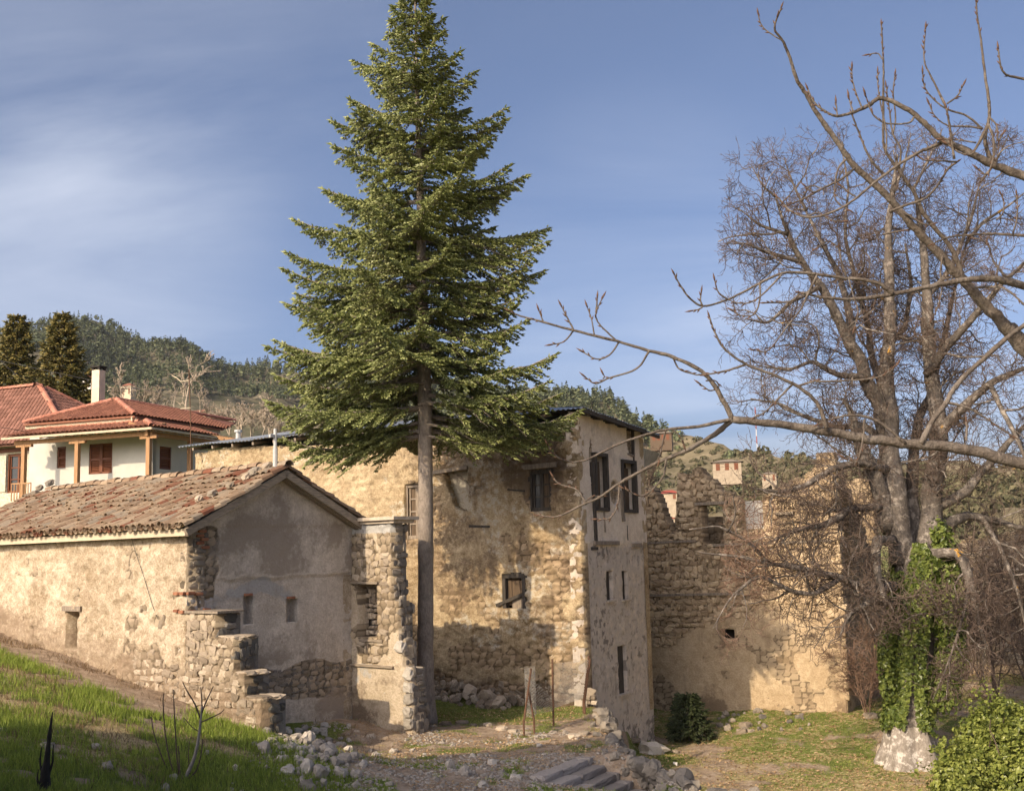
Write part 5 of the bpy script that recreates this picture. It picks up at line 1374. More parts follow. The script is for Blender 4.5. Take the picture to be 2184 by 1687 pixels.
while y < 915:
    f = np.clip((y + 95) / 1010, 0, 1)
    n = 5 if y < 400 else 6
    a0 = rgs.uniform(0, 6.28)
    for k in range(n):
        az = a0 + k * 2 * math.pi / n + rgs.normal(0, .16)
        yy = y + rgs.normal(0, np.interp(f, (0, .5), (9, 6)))
        c = math.cos(az)
        R_ = (np.interp(yy, ys, hr) if c > 0 else np.interp(yy, ys, hl)) * 31 / 2500
        R_ = R_ * (.80 + .20 * abs(c)) * (rgs.uniform(.84, 1.10) if rgs.random() > .25 else rgs.uniform(.5, .85))
        lift = np.interp(f, (0, .3, .6, 1), (.75, .42, .16, .05)) + rgs.normal(0, .05)
        droop = np.interp(f, (0, .3, .6, 1), (.02, .16, .30, .36)) * rgs.uniform(.8, 1.25)
        zt = spr_z(yy) - (lift - .15 * droop) * R_
        if yy > 560 and abs(c) < .5 and math.sin(az) < 0 and not (555 < yy < 640 or 665 < yy < 755 or 795 < yy < 905): continue     # gaps that let the bare trunk show
        if yy > 560 and abs(c) < .35 and rgs.random() < .3: continue
        x0 = np.interp(zt, tz, tx)
        boughs.append((np.array((x0, 31.0, zt)), az, R_, lift, droop))
    y += np.interp(f, (0, .3, .55, 1), (20, 28, 44, 52))
for sg, px, py in SIL:
    f = np.clip((py + 95) / 1010, 0, 1); az = (0 if sg > 0 else math.pi) + rgs.normal(0, .22)
    tip = P(px, py, 31.0); lift = np.interp(f, (0, .3, .6, 1), (.55, .34, .16, .06)); droop = np.interp(f, (0, .3, .6, 1), (.02, .16, .30, .40))
    R_ = abs(tip[0] - np.interp(tip[2], tz, tx)) / abs(math.cos(az)); zt = tip[2] - (lift - .15 * droop) * R_
    boughs.append((np.array((np.interp(zt, tz, tx), 31.0, zt)), az, R_, lift, droop))
for (p0, az, R_, lift, droop) in boughs:
    bough(rgs, p0, az, R_, lift, droop, rgs.uniform(.66, .9), .14, .030).build('bough', [M['bark_spruce'], M['needle']], spruce)
# dead stubs below the crown
g = Geo()
for k in range(26):
    z = spr_z(rgs.uniform(640, 960)); az = rgs.uniform(0, 6.28); l = rgs.uniform(.4, 1.9); x0 = np.interp(z, tz, tx); d = np.array((math.cos(az), math.sin(az), 0))
    p = np.array((x0, 31.0, z)); g.tube([p, p + d * l * .5 - UP * .05, p + d * l - UP * .12 * l], (.018, .012, .004), 4)
    for q in range(5):
        a = p + d * l * rgs.uniform(.4, 1) - UP * .08; g.tube([a, a + rgs.normal(0, .16, 3) - UP * .1], (.005, .002), 3)
g.build('dead_branch', M['bark_spruce'], spruce)
def small_conifer(name, label, base, H, Rb, mat, seed, n_wh, dens, sl, sw, group=None, bare=.12):
    rg = np.random.default_rng(seed); o = thing(name, label, 'tree', base, group); base = np.asarray(base)
    Geo().tube([base - UP * .3, base + UP * H * .5, base + UP * H], (H * .018, H * .012, .01), 7).build('trunk', M['bark_spruce'], o)
    G = Geo()
    for w in range(n_wh):
        f = (w + .5) / n_wh; z = H * (bare + (1 - bare) * f); r = Rb * (1 - f) ** .95 * rg.uniform(.85, 1.15) + .15
        n = 6; a0 = rg.uniform(0, 6.28)
        for k in range(n):
            lift = np.interp(f, (0, 1), (-.02, .7)); 
            q = bough(rg, base + UP * z, a0 + k * 6.283 / n + rg.normal(0, .2), r * rg.uniform(.75, 1.1), lift, .3 * (1 - f), dens, sl, sw)
            V, Q, T, mi = q.arrays(); G.add(V, Q, T)
            G.mq[-1 if Q is None else -1] = G.mq[-1]; 
            if Q is not None: G.mq[-1][:] = mi[:len(Q)]
            if T is not None: G.mt[-1][:] = mi[len(Q) if Q is not None else 0:]
    G.build('crown', [M['bark_spruce'], mat], o)
    return o
b1 = P(30, 900, 74); b2 = P(128, 905, 70)
small_conifer('fir_tree', 'yellowish fir cut by the left edge behind the brown-roofed house', (b1[0], 74, b1[2] - 2.5), P(30, 672, 74)[2] - b1[2] + 2.5, 3.3, M['needle_old'], 41, 15, .30, .30, .06, 'firs behind the village houses')
small_conifer('fir_tree', 'yellowish fir with a pointed top between the brown roof and the sooty chimney', (b2[0], 70, b2[2] - 2.5), P(128, 668, 70)[2] - b2[2] + 2.5, 3.1, M['needle_old'], 42, 15, .30, .30, .06, 'firs behind the village houses')
yb = np.array((P(1468, 1540, 37.2)[0], 37.2, 0)); yb[2] = float(ground_z(yb[0], yb[1]))
small_conifer('young_fir', 'young dark fir standing in the shade below the ruin', yb, 1.35, .55, M['needle_shade'], 43, 7, .16, .16, .03)

# ------------------------------------------------------------------ broad-leaved trees in winter
def wander(rg, p, d, L, n, gnarl, up):
    pts = [np.array(p, float)]; d = unit(d)
    for k in range(n):
        d = unit(d + rg.normal(0, gnarl, 3) + UP * up)
        pts.append(pts[-1] + d * L / n)
    return np.array(pts)
def grow(rg, polys, lvl, maxl, rules, keep=None):
    """children along every polyline; rules[level] = (number per metre, length range, spread, gnarl, up, radius factor)"""
    out = []
    for pts, rad in polys:
        seg = np.linalg.norm(np.diff(pts, axis=0), axis=1); Ltot = seg.sum(); cum = np.append(0, np.cumsum(seg))
        per, lo, hi, spread, gn, up, rf, start = rules[lvl]
        n = max(1, int(Ltot * per + rg.random()))
        for k in range(n):
            s = Ltot * (start + (1 - start) * (k + rg.random()) / n)
            i = min(len(seg) - 1, np.searchsorted(cum, s) - 1); i = max(i, 0); t = (s - cum[i]) / seg[i]
            p = pts[i] * (1 - t) + pts[i + 1] * t; r = rad[i] * (1 - t) + rad[i + 1] * t
            tg = unit(pts[i + 1] - pts[i]); q = rg.normal(0, 1, 3); q = unit(q - np.dot(q, tg) * tg)
            d = tg * math.cos(spread * (a := rg.uniform(.7, 1.2))) + q * math.sin(spread * a)
            L = rg.uniform(lo, hi) * (1 - .45 * s / Ltot); m = max(3, int(L / .16) if lvl else int(L / .25)); m = min(m, 9)
            c = wander(rg, p, d, L, m, gn, up)
            if keep is not None and not keep(c[-1]): continue
            r1 = min(r * .85, max(.0072, rf * L))
            out.append((c, np.linspace(r1, max(.0058, r1 * .45), m + 1)))
    return out
def tubes(polys, sides, geo=None):
    g = geo or Geo()
    for pts, rad in polys: g.tube(pts, rad, sides, cap=False)
    return g
rgp = np.random.default_rng(33)
DT = 33.0
tb = P(1945, 1600, DT)
old = thing('old_plane_tree', 'huge old bare tree with a pale flared base and ivy clad trunk on the lawn', 'tree', (tb[0], DT, -1.65))
def limb(pl, Yo=None):
    return np.array([P(q[0], q[1], DT + (q[2] if len(q) > 2 else 0)) for q in pl])
def smooth_poly(pts, rad, n=24):
    t = np.linspace(0, 1, len(pts)); tt = np.linspace(0, 1, n)
    out = np.stack([np.interp(tt, t, pts[:, k]) for k in range(3)], 1)
    out[1:-1] = .5 * out[1:-1] + .25 * (out[:-2] + out[2:])
    return out, np.interp(tt, t, rad)
def knot(pts, rad, rg, amp=.12):
    n = len(pts); w = rg.normal(0, 1, (n, 3)); w[1:-1] = (w[:-2] + w[1:-1] + w[2:]) / 3; w[0] = 0
    return pts + w * rad[:, None] * amp * 3, rad * (1 + rg.normal(0, amp * .55, n))
# trunk: flared foot, fluted, up to where the limbs part
tp = limb(((1945, 1640), (1943, 1590), (1941, 1540), (1943, 1480), (1946, 1380), (1950, 1270), (1952, 1200), (1951, 1160)))
tr2 = np.array((.98, .72, .56, .50, .52, .55, .56, .40))
tt = np.linspace(0, 1, 60); t8 = np.linspace(0, 1, 8)
cx = np.stack([np.interp(tt, t8, tp[:, k]) for k in range(3)], 1); cr_ = np.interp(tt, t8, tr2)
ang = np.arange(40) * 2 * np.pi / 40
flu = 1 + .10 * np.sin(ang * 5 + 1)[None] * (1.4 - tt[:, None]) + .09 * np.sin(ang * 9 + tt[:, None] * 3) + .10 * (fbm(np.cos(ang)[None] * 2 + tt[:, None] * 5, np.sin(ang)[None] * 2 + tt[:, None] * 2, 211, 4) - .5) * 2
TV = cx[:, None] + (cr_[:, None] * flu)[..., None] * np.stack([np.cos(ang), np.sin(ang), 0 * ang], -1)[None]
ti = np.arange(60 * 40).reshape(60, 40); tj = np.roll(ti, -1, 1)
for a_, b_, nm in ((0, 17, 'trunk_base'), (16, 60, 'trunk')):
    tb_ = np.arange((b_ - a_) * 40).reshape(-1, 40); tc_ = np.roll(tb_, -1, 1)
    obj(nm, TV[a_:b_].reshape(-1, 3), np.stack([tb_[:-1], tc_[:-1], tc_[1:], tb_[1:]], -1).reshape(-1, 4), None, M['bark_base' if a_ == 0 else 'bark_plane'], old, smooth=True)
mains = [
    (((1925, 1200), (1905, 1080), (1893, 960), (1890, 850), (1899, 730), (1900, 620), (1893, 510), (1902, 420), (1915, 330)), (.36, .33, .30, .25, .20, .16, .11, .07, .03)),
    (((1975, 1200), (1990, 1080, .5), (1998, 960, .6), (1990, 830, .7), (1976, 700, .9), (1975, 590, 1), (1962, 480, 1), (1950, 400, 1.2)), (.34, .30, .27, .22, .18, .13, .08, .03)),
    (((1950, 1190, .4), (1952, 1080, .6), (1948, 980, .8), (1958, 900, 1), (1985, 840, 1.4), (2010, 740, 2), (2030, 640, 2.5), (2060, 520, 3)), (.24, .20, .16, .13, .11, .09, .06, .03)),
    (((1900, 1130), (1868, 1020, -.3), (1840, 960, -.5), (1822, 900, -.8), (1800, 850, -1)), (.28, .22, .20, .12, .05)),
    (((1893, 960, .1), (1882, 890, 0), (1866, 845, -.1), (1840, 790, -.2), (1812, 730, -.5), (1780, 660, -.8), (1752, 610, -1), (1710, 560, -1.3), (1680, 500, -1.6), (1655, 420, -1.8)), (.20, .24, .22, .20, .17, .14, .11, .09, .06, .03)),
    (((1815, 735, -.5), (1810, 660, .4), (1790, 590, .6), (1755, 520, .8), (1720, 450, 1)), (.14, .11, .08, .06, .03)),
    (((1893, 850, .2), (1862, 770, .9), (1850, 690, 1.3), (1825, 600, 1.5), (1800, 500, 1.8), (1810, 400, 2)), (.12, .10, .08, .07, .05, .03)),
    (((1975, 800, .7), (2035, 720, -.3), (2090, 660, -1), (2140, 600, -1.4), (2190, 560, -2)), (.15, .12, .09, .06, .03)),
    (((1985, 940, .6), (2050, 870, .2), (2110, 820, -.4), (2170, 790, -.8), (2230, 770, -1)), (.16, .13, .10, .07, .03)),
    (((1985, 1090, .6), (2060, 1050, .2), (2110, 990, .3), (2160, 930, .4), (2220, 880, .4)), (.18, .14, .12, .08, .03)),
    (((2000, 1120, .5), (2060, 1100, .8), (2120, 1110, .8), (2200, 1130, .8)), (.17, .13, .10, .05)),
    (((1985, 1180, -.4), (2050, 1180, -.9), (2068, 1240, -1.2), (2082, 1320, -1.4), (2110, 1390, -1.5)), (.15, .14, .12, .07, .02)),
    (((1905, 1150, -.5), (1870, 1150, -1.2), (1868, 1210, -1.6), (1890, 1290, -1.8)), (.15, .14, .12, .06)),
    (((1905, 1250, -.6), (1850, 1260, -1.2), (1790, 1232, -1.6), (1720, 1215, -2), (1640, 1200, -2.3), (1560, 1185, -2.5), (1490, 1178, -2.6)), (.14, .12, .10, .08, .06, .04, .015)),
    (((1790, 1232, -1.6), (1740, 1270, -1.9), (1690, 1262, -2.2), (1620, 1225, -2.5), (1560, 1270, -2.8), (1520, 1340, -3)), (.08, .07, .06, .05, .03, .01)),
    (((1640, 1200, -2.3), (1590, 1150, -2.6), (1530, 1120, -2.8), (1470, 1130, -3)), (.05, .04, .03, .01)),
    (((1905, 1290, -.6), (1860, 1280, -1.4), (1810, 1310, -1.9), (1790, 1360, -2.2)), (.10, .09, .06, .02)),
    (((1890, 1000, -.2), (1830, 985, -1), (1770, 1000, -1.5), (1710, 1040, -2), (1660, 1050, -2.3), (1600, 1040, -2.6)), (.13, .11, .09, .07, .05, .02)),
    (((1880, 1080, -.2), (1820, 1085, -1), (1760, 1120, -1.6), (1700, 1130, -2), (1630, 1160, -2.3)), (.12, .10, .08, .05, .02)),
    (((1890, 940, .2), (1835, 905, .6), (1780, 910, .8), (1720, 890, 1), (1660, 860, 1.2), (1600, 850, 1.4)), (.12, .10, .08, .06, .04, .02)),
    (((1850, 810, -.3), (1790, 800, -.9), (1730, 770, -1.2), (1680, 790, -1.5), (1620, 780, -1.8)), (.10, .08, .06, .04, .015)),
    (((1880, 760, .5), (1930, 700, 1.3), (1945, 620, 1.6), (1930, 520, 1.8)), (.10, .08, .06, .03)),
    (((1752, 610, -1), (1690, 640, -1.6), (1640, 690, -1.9), (1590, 680, -2.2)), (.08, .06, .04, .015)),
    (((1710, 560, -1.3), (1640, 540, -1.8), (1590, 520, -2), (1550, 520, -2.2)), (.07, .05, .03, .012)),
    (((1975, 640, 1), (2030, 570, 1.4), (2070, 470, 1.8), (2090, 390, 2)), (.09, .07, .05, .02)),
    (((2068, 1250, -1.2), (2050, 1330, -1.8), (2020, 1420, -2.2), (1990, 1490, -2.4)), (.05, .04, .025, .01)),
    (((2110, 820, -.4), (2140, 880, -1), (2180, 960, -1.4), (2210, 1040, -1.8)), (.08, .07, .05, .02)),
    (((1720, 450, 1), (1690, 390, 1), (1672, 335, 1)), (.05, .03, .012)), (((1902, 420), (1930, 350), (1942, 285)), (.06, .035, .012)), (((1950, 400, 1.2), (1985, 330, 1.4), (2010, 275, 1.5)), (.045, .03, .012)),
    (((2090, 390, 2), (2128, 340, 2), (2150, 290, 2)), (.045, .03, .012)), (((1655, 420, -1.8), (1625, 395, -2), (1602, 352, -2)), (.04, .025, .012)), (((1810, 400, 2), (1800, 340, 2), (1790, 300, 2)), (.04, .025, .012)),
    (((1680, 500, -1.6), (1620, 480, -1.9), (1575, 445, -2)), (.06, .035, .012)), (((2060, 520, 3), (2100, 470, 3), (2150, 440, 3), (2200, 400, 3)), (.06, .05, .035, .012)),
    (((2100, 1110, .8), (2140, 1180, .2), (2170, 1260, -.2), (2190, 1350, -.4)), (.08, .06, .05, .02)),
]
L0 = []
for pl_, rad in mains:
    pts, rr_m = smooth_poly(limb(pl_), np.array(rad), 4 * len(pl_))
    pts, rr_m = knot(pts, rr_m, rgp, .10)
    L0.append((pts, np.abs(rr_m)))
for pts, rad in L0: Geo().tube(pts, rad, 10).build('limb', M['bark_plane'], old, smooth=True)
inside = lambda p: (lambda q: 1530 < q[0] < 2330 and 255 < q[1] < 1500)(proj(p)[0])
R1 = {0: (2.7, .9, 2.4, .95, .30, .03, .019, .15), 1: (4.8, .55, 1.3, .95, .34, .03, .013, .08), 2: (7.6, .30, .80, .9, .30, .02, .0135, .08), 3: (6.0, .16, .38, .8, .25, .0, .018, .12)}
low = [q for q in L0 if proj(q[0][-1])[0, 0] < 1720 and proj(q[0][-1])[0, 1] > 1030]
L1 = grow(rgp, L0, 0, 4, R1, inside) + grow(rgp, low, 0, 4, {0: (2.0, .8, 1.8, .95, .30, .0, .016, .25)}, inside); L2 = grow(rgp, L1, 1, 4, R1, inside); L3 = grow(rgp, L2, 2, 4, R1, inside)
sel = rgp.random(len(L3)) < .9
L4 = grow(rgp, [q for q, s in zip(L3, sel) if s], 3, 4, R1)
for q in L1[:280]: tubes([q], 5).build('branch', M['bark_plane'], old, smooth=True)
if len(L1) > 280: tag(tubes(L1[280:], 5).build('branches', M['bark_plane'], old, smooth=True), kind='stuff')
print('PLANE', len(L1), len(L2), len(L3), len(L4))
L4 = [q for q in L4 if not (proj(q[0][-1])[0, 0] < 1660 and 1060 < proj(q[0][-1])[0, 1] < 1480 and rgp.random() < .6)]
thin_ = lambda q: (lambda c: 1560 < c[0] < 1830 and 930 < c[1] < 1300)(proj(q[0][-1])[0]) and rgp.random() < .45
L3 = [q for q in L3 if not thin_(q)]; L4 = [q for q in L4 if not thin_(q)]
red = [q for q in L2 + L3 + L4 if (lambda c: c[0] < 1660 and 1060 < c[1] < 1480)(proj(q[0][-1])[0])]
ids = {id(q) for q in red}
tag(tubes([q for q in L2 + L3 + L4 if id(q) not in ids], 3).build('twigs', M['twig'], old), kind='stuff')
if red: tag(tubes(red, 3).build('red_twigs', M['twig_red'], old), kind='stuff')
# ivy on the trunk
def leaves_geo(C, Nn, size, rg, fold=.25):
    n = len(C); Nn = Nn / (np.linalg.norm(Nn, axis=1)[:, None] + 1e-9)
    q = rg.normal(0, 1, (n, 3)); a = q - (q * Nn).sum(1)[:, None] * Nn; a /= np.linalg.norm(a, axis=1)[:, None] + 1e-9
    b = np.cross(Nn, a); s = size[:, None]
    V = np.stack([C - a * s, C + b * s * .75 + Nn * s * fold, C + a * s, C - b * s * .75 + Nn * s * fold], 1).reshape(-1, 3)
    i = (np.arange(n) * 4)[:, None]
    T = np.concatenate([i + np.array([[0, 2, 1]]), i + np.array([[0, 3, 2]])], 0)
    return V, T
nI = 15000
ph = rgp.uniform(0, 2 * np.pi, nI); tz_ = rgp.uniform(.20, 1.0, nI)
ctr = np.stack([np.interp(tz_, t8, tp[:, k]) for k in range(3)], 1); rad_ = np.interp(tz_, t8, tr2)
lump = fbm(ph * 1.3, tz_ * 7, 221, 4)
keepm = (lump > .36 + .35 * sst(.36, .2, tz_) + .10 * sst(.8, 1, tz_)) & ~((np.abs(((ph - 4.45 + np.pi) % (2 * np.pi)) - np.pi) < .28 * sst(.62, .2, tz_)) & (tz_ < .6))
out = rad_ * (1.02 + .12 * rgp.random(nI)) + .42 * np.clip(lump - .36, 0, 1) * rgp.random(nI) ** .4 * (1 + .5 * (np.cos(ph) > 0))
nd = np.stack([np.cos(ph), np.sin(ph), .35 + 0 * ph], 1)
Cv = ctr + np.stack([np.cos(ph), np.sin(ph), 0 * ph], 1) * out[:, None]
V, T = leaves_geo(Cv[keepm], (nd + rgp.normal(0, .45, (nI, 3)))[keepm], rgp.uniform(.045, .085, keepm.sum()), rgp)
Xs = [(V, T)]
for (pl_, n, sp) in ((((2010, 1500, -.3), (2030, 1400, -.5), (2030, 1300, -.4), (2015, 1200, -.2), (2000, 1130, 0)), 5200, .42), (((1895, 1480, -.3), (1890, 1380, -.3), (1895, 1330, -.3)), 1500, .25)):
    L_ = limb(pl_); t = rgp.random(n); k = np.linspace(0, 1, len(L_)); c = np.stack([np.interp(t, k, L_[:, j]) for j in range(3)], 1)
    o_ = rgp.normal(0, 1, (n, 3)); o_ /= np.linalg.norm(o_, axis=1)[:, None]; lp = fbm(t * 9 + 3, o_[:, 0] * 2, 223, 3)
    V, T = leaves_geo(c + o_ * (sp * (.45 + .9 * lp) * rgp.uniform(.75, 1.1, n))[:, None], o_ + rgp.normal(0, .4, (n, 3)) + UP * .3, rgp.uniform(.04, .08, n), rgp)
    Xs.append((V, T))
g = Geo()
for V, T in Xs: g.add(V, None, T)
tag(g.build('ivy', M['ivy'], old), kind='stuff')

# other bare trees
def copy_tree(o, loc, rz, sc, label):
    r = o.copy(); COL.objects.link(r); r.location = tuple(loc); r.rotation_euler = (0, 0, rz); r.scale = (sc, sc, sc); r['label'] = label
    for ch in list(o.children):
        c = ch.copy(); COL.objects.link(c); c.parent = r
    return r
def bare_tree(name, label, base, H, seed, mat, spread=.5, lean=0, cat='tree', group=None, stems=1, thick=.02, twl=1.0):
    rg = np.random.default_rng(seed); o = thing(name, label, cat, base, group); base = np.asarray(base, float)
    st_ = []
    for k in range(stems):
        d = np.array((lean + rg.normal(0, .25 if stems > 1 else .05), rg.normal(0, .25 if stems > 1 else .05), 1))
        pts = wander(rg, base - UP * .2, d, H * rg.uniform(.7, 1) if stems > 1 else H * .85, 10, .09, .05)
        st_.append((pts, np.linspace(H * thick, H * thick * .15, 11)))
    a = grow(rg, st_, 0, 3, {0: (9.0 / H / 1.0, H * .25, H * .5, spread + .25, .16, .06, .012, .25)})
    b = grow(rg, a, 1, 3, {1: (14.0 / H * twl, H * .10, H * .24, .7, .18, .03, .010, .2)})
    c = grow(rg, b, 2, 3, {2: (22.0 / H * twl, H * .05, H * .13, .7, .2, .0, .009, .2)})
    mul = max(1.0, np.linalg.norm(base - EYE) / 60)
    fat = lambda L: [(p, np.maximum(r, .006 if mul < 1.2 else .016 * mul)) for p, r in L]
    tubes(fat(st_), 7).build('trunk', mat, o, smooth=True)
    tag(tubes(fat(a), 4).build('branches', mat, o), kind='stuff'); tag(tubes(fat(b) + fat(c), 3).build('twigs', mat, o), kind='stuff')
    return o
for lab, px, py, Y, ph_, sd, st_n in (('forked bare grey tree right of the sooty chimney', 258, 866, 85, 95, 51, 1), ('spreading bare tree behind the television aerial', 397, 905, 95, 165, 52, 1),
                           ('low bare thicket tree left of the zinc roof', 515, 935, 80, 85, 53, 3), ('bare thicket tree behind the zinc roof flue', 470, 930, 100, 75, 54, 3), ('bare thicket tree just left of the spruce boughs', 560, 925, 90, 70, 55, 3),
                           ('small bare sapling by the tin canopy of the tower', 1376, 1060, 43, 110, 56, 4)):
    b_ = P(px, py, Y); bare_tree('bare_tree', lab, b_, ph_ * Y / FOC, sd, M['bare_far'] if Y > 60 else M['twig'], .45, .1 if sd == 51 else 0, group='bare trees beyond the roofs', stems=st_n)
for lab, px, py, Y, ph_, sd in (('dry brown thicket against the shaded side of the ruin', 1850, 1500, 37.5, 190, 61), ('dense grey thicket at the right edge behind the old tree', 2120, 1430, 39, 330, 62), ('dense grey thicket beyond the lawn at the far right', 2200, 1440, 41, 380, 63), ('tangled bare thicket behind the trunk', 2050, 1420, 43, 300, 64), ('bare thicket between ruin and old trunk', 1880, 1420, 46, 330, 65)):
    b_ = P(px, py, Y); b_[2] = float(ground_z(b_[0], b_[1])); bare_tree('bare_shrub', lab, b_, ph_ * Y / FOC, sd, M['twig'] if sd != 61 else M['twig_red'], .6, 0, 'shrub', 'bare thickets round the ruin', 7, .006, 1.5)

# grey winter thickets on the slope between the red roof and the spruce
proto_t = [bpy.data.objects['bare_tree.001'], bpy.data.objects['bare_tree.002'], bpy.data.objects['bare_tree.003']]
rgt = np.random.default_rng(66)
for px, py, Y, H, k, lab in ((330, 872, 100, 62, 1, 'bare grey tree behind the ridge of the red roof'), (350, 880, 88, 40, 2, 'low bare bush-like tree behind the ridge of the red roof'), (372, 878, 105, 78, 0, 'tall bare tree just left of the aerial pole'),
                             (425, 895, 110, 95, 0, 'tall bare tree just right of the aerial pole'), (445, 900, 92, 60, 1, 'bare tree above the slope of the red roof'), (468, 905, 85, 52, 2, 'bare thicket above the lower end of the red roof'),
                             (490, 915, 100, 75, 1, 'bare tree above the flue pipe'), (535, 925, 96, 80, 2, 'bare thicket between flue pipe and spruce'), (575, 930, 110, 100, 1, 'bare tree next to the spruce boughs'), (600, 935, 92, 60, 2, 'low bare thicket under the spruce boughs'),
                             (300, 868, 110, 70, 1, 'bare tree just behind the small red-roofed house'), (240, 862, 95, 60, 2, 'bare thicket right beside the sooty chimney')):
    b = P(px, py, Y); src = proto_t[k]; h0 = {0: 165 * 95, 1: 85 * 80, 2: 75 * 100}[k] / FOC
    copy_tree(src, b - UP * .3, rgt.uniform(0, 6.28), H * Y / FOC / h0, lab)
# ------------------------------------------------------------------ the near walnut whose boughs reach in from the right
wb = np.array((7.4, 10.5, 0)); wb[2] = float(ground_z(wb[0], wb[1]))
near = thing('walnut_tree', 'bare walnut tree reaching in from the right with stout budded twigs', 'tree', wb)
Geo().tube([wb - UP * .4, wb + np.array((-.1, 0, 1.5)), wb + np.array((-.2, -.1, 3.0)), wb + np.array((-.3, -.2, 4.4)), wb + np.array((-.2, -.2, 6.5)), wb + np.array((.2, -.1, 8.5))], (.38, .29, .26, .22, .15, .06), 14).build('trunk', M['bark_near'], near, smooth=True)
rgn = np.random.default_rng(77)
def catmull(p, n=6):
    p = np.asarray(p, float); q = np.concatenate([[2 * p[0] - p[1]], p, [2 * p[-1] - p[-2]]]); out = []
    for i in range(1, len(q) - 2):
        for t in np.linspace(0, 1, n, endpoint=False):
            a, b, c, d = q[i - 1], q[i], q[i + 1], q[i + 2]
            out.append(.5 * (2 * b + (c - a) * t + (2 * a - 5 * b + 4 * c - d) * t * t + (3 * b - a - 3 * c + d) * t ** 3))
    out.append(q[-2]); return np.array(out)
# every bough: points (x, y) of the survey with its distance, widths at both ends, start towards the trunk
def br(px, Y0, Y1, w0, w1, root=None, bud=True):
    ex = .45 if w0 > 40 else .7
    n = len(px); pts = [P(x, y, Y0 + (Y1 - Y0) * k / max(1, n - 1)) for k, (x, y) in enumerate(px)]
    rad = [.86 * (w0 + (w1 - w0) * (k / max(1, n - 1)) ** ex) / 2 / FOC * Y0 for k in range(n)]
    if root is not None:
        (xa, ya), (xb, yb_) = px[0], px[1]; e = (ya - yb_) / max(1, xa - xb)
        pts = [np.array(root), P(xa + 330, ya + 330 * e * .8, Y0), P(xa + 150, ya + 150 * e, Y0)] + pts; rad = [rad[0] * 1.25, rad[0] * 1.15, rad[0] * 1.08] + rad
    c = catmull(pts); r = np.interp(np.linspace(0, 1, len(c)), np.linspace(0, 1, len(rad)), rad)
    if len(c) > 8: c[1:-1] += rgn.normal(0, 1, (len(c) - 2, 3)) * r[1:-1, None] * .10; r = r * (1 + rgn.normal(0, .05, len(r)))
    return c, r, bud
T1 = wb + np.array((-.25, -.15, 4.2)); T0 = wb + np.array((-.15, -.1, 3.2)); T2 = wb + np.array((-.25, -.2, 5.2))
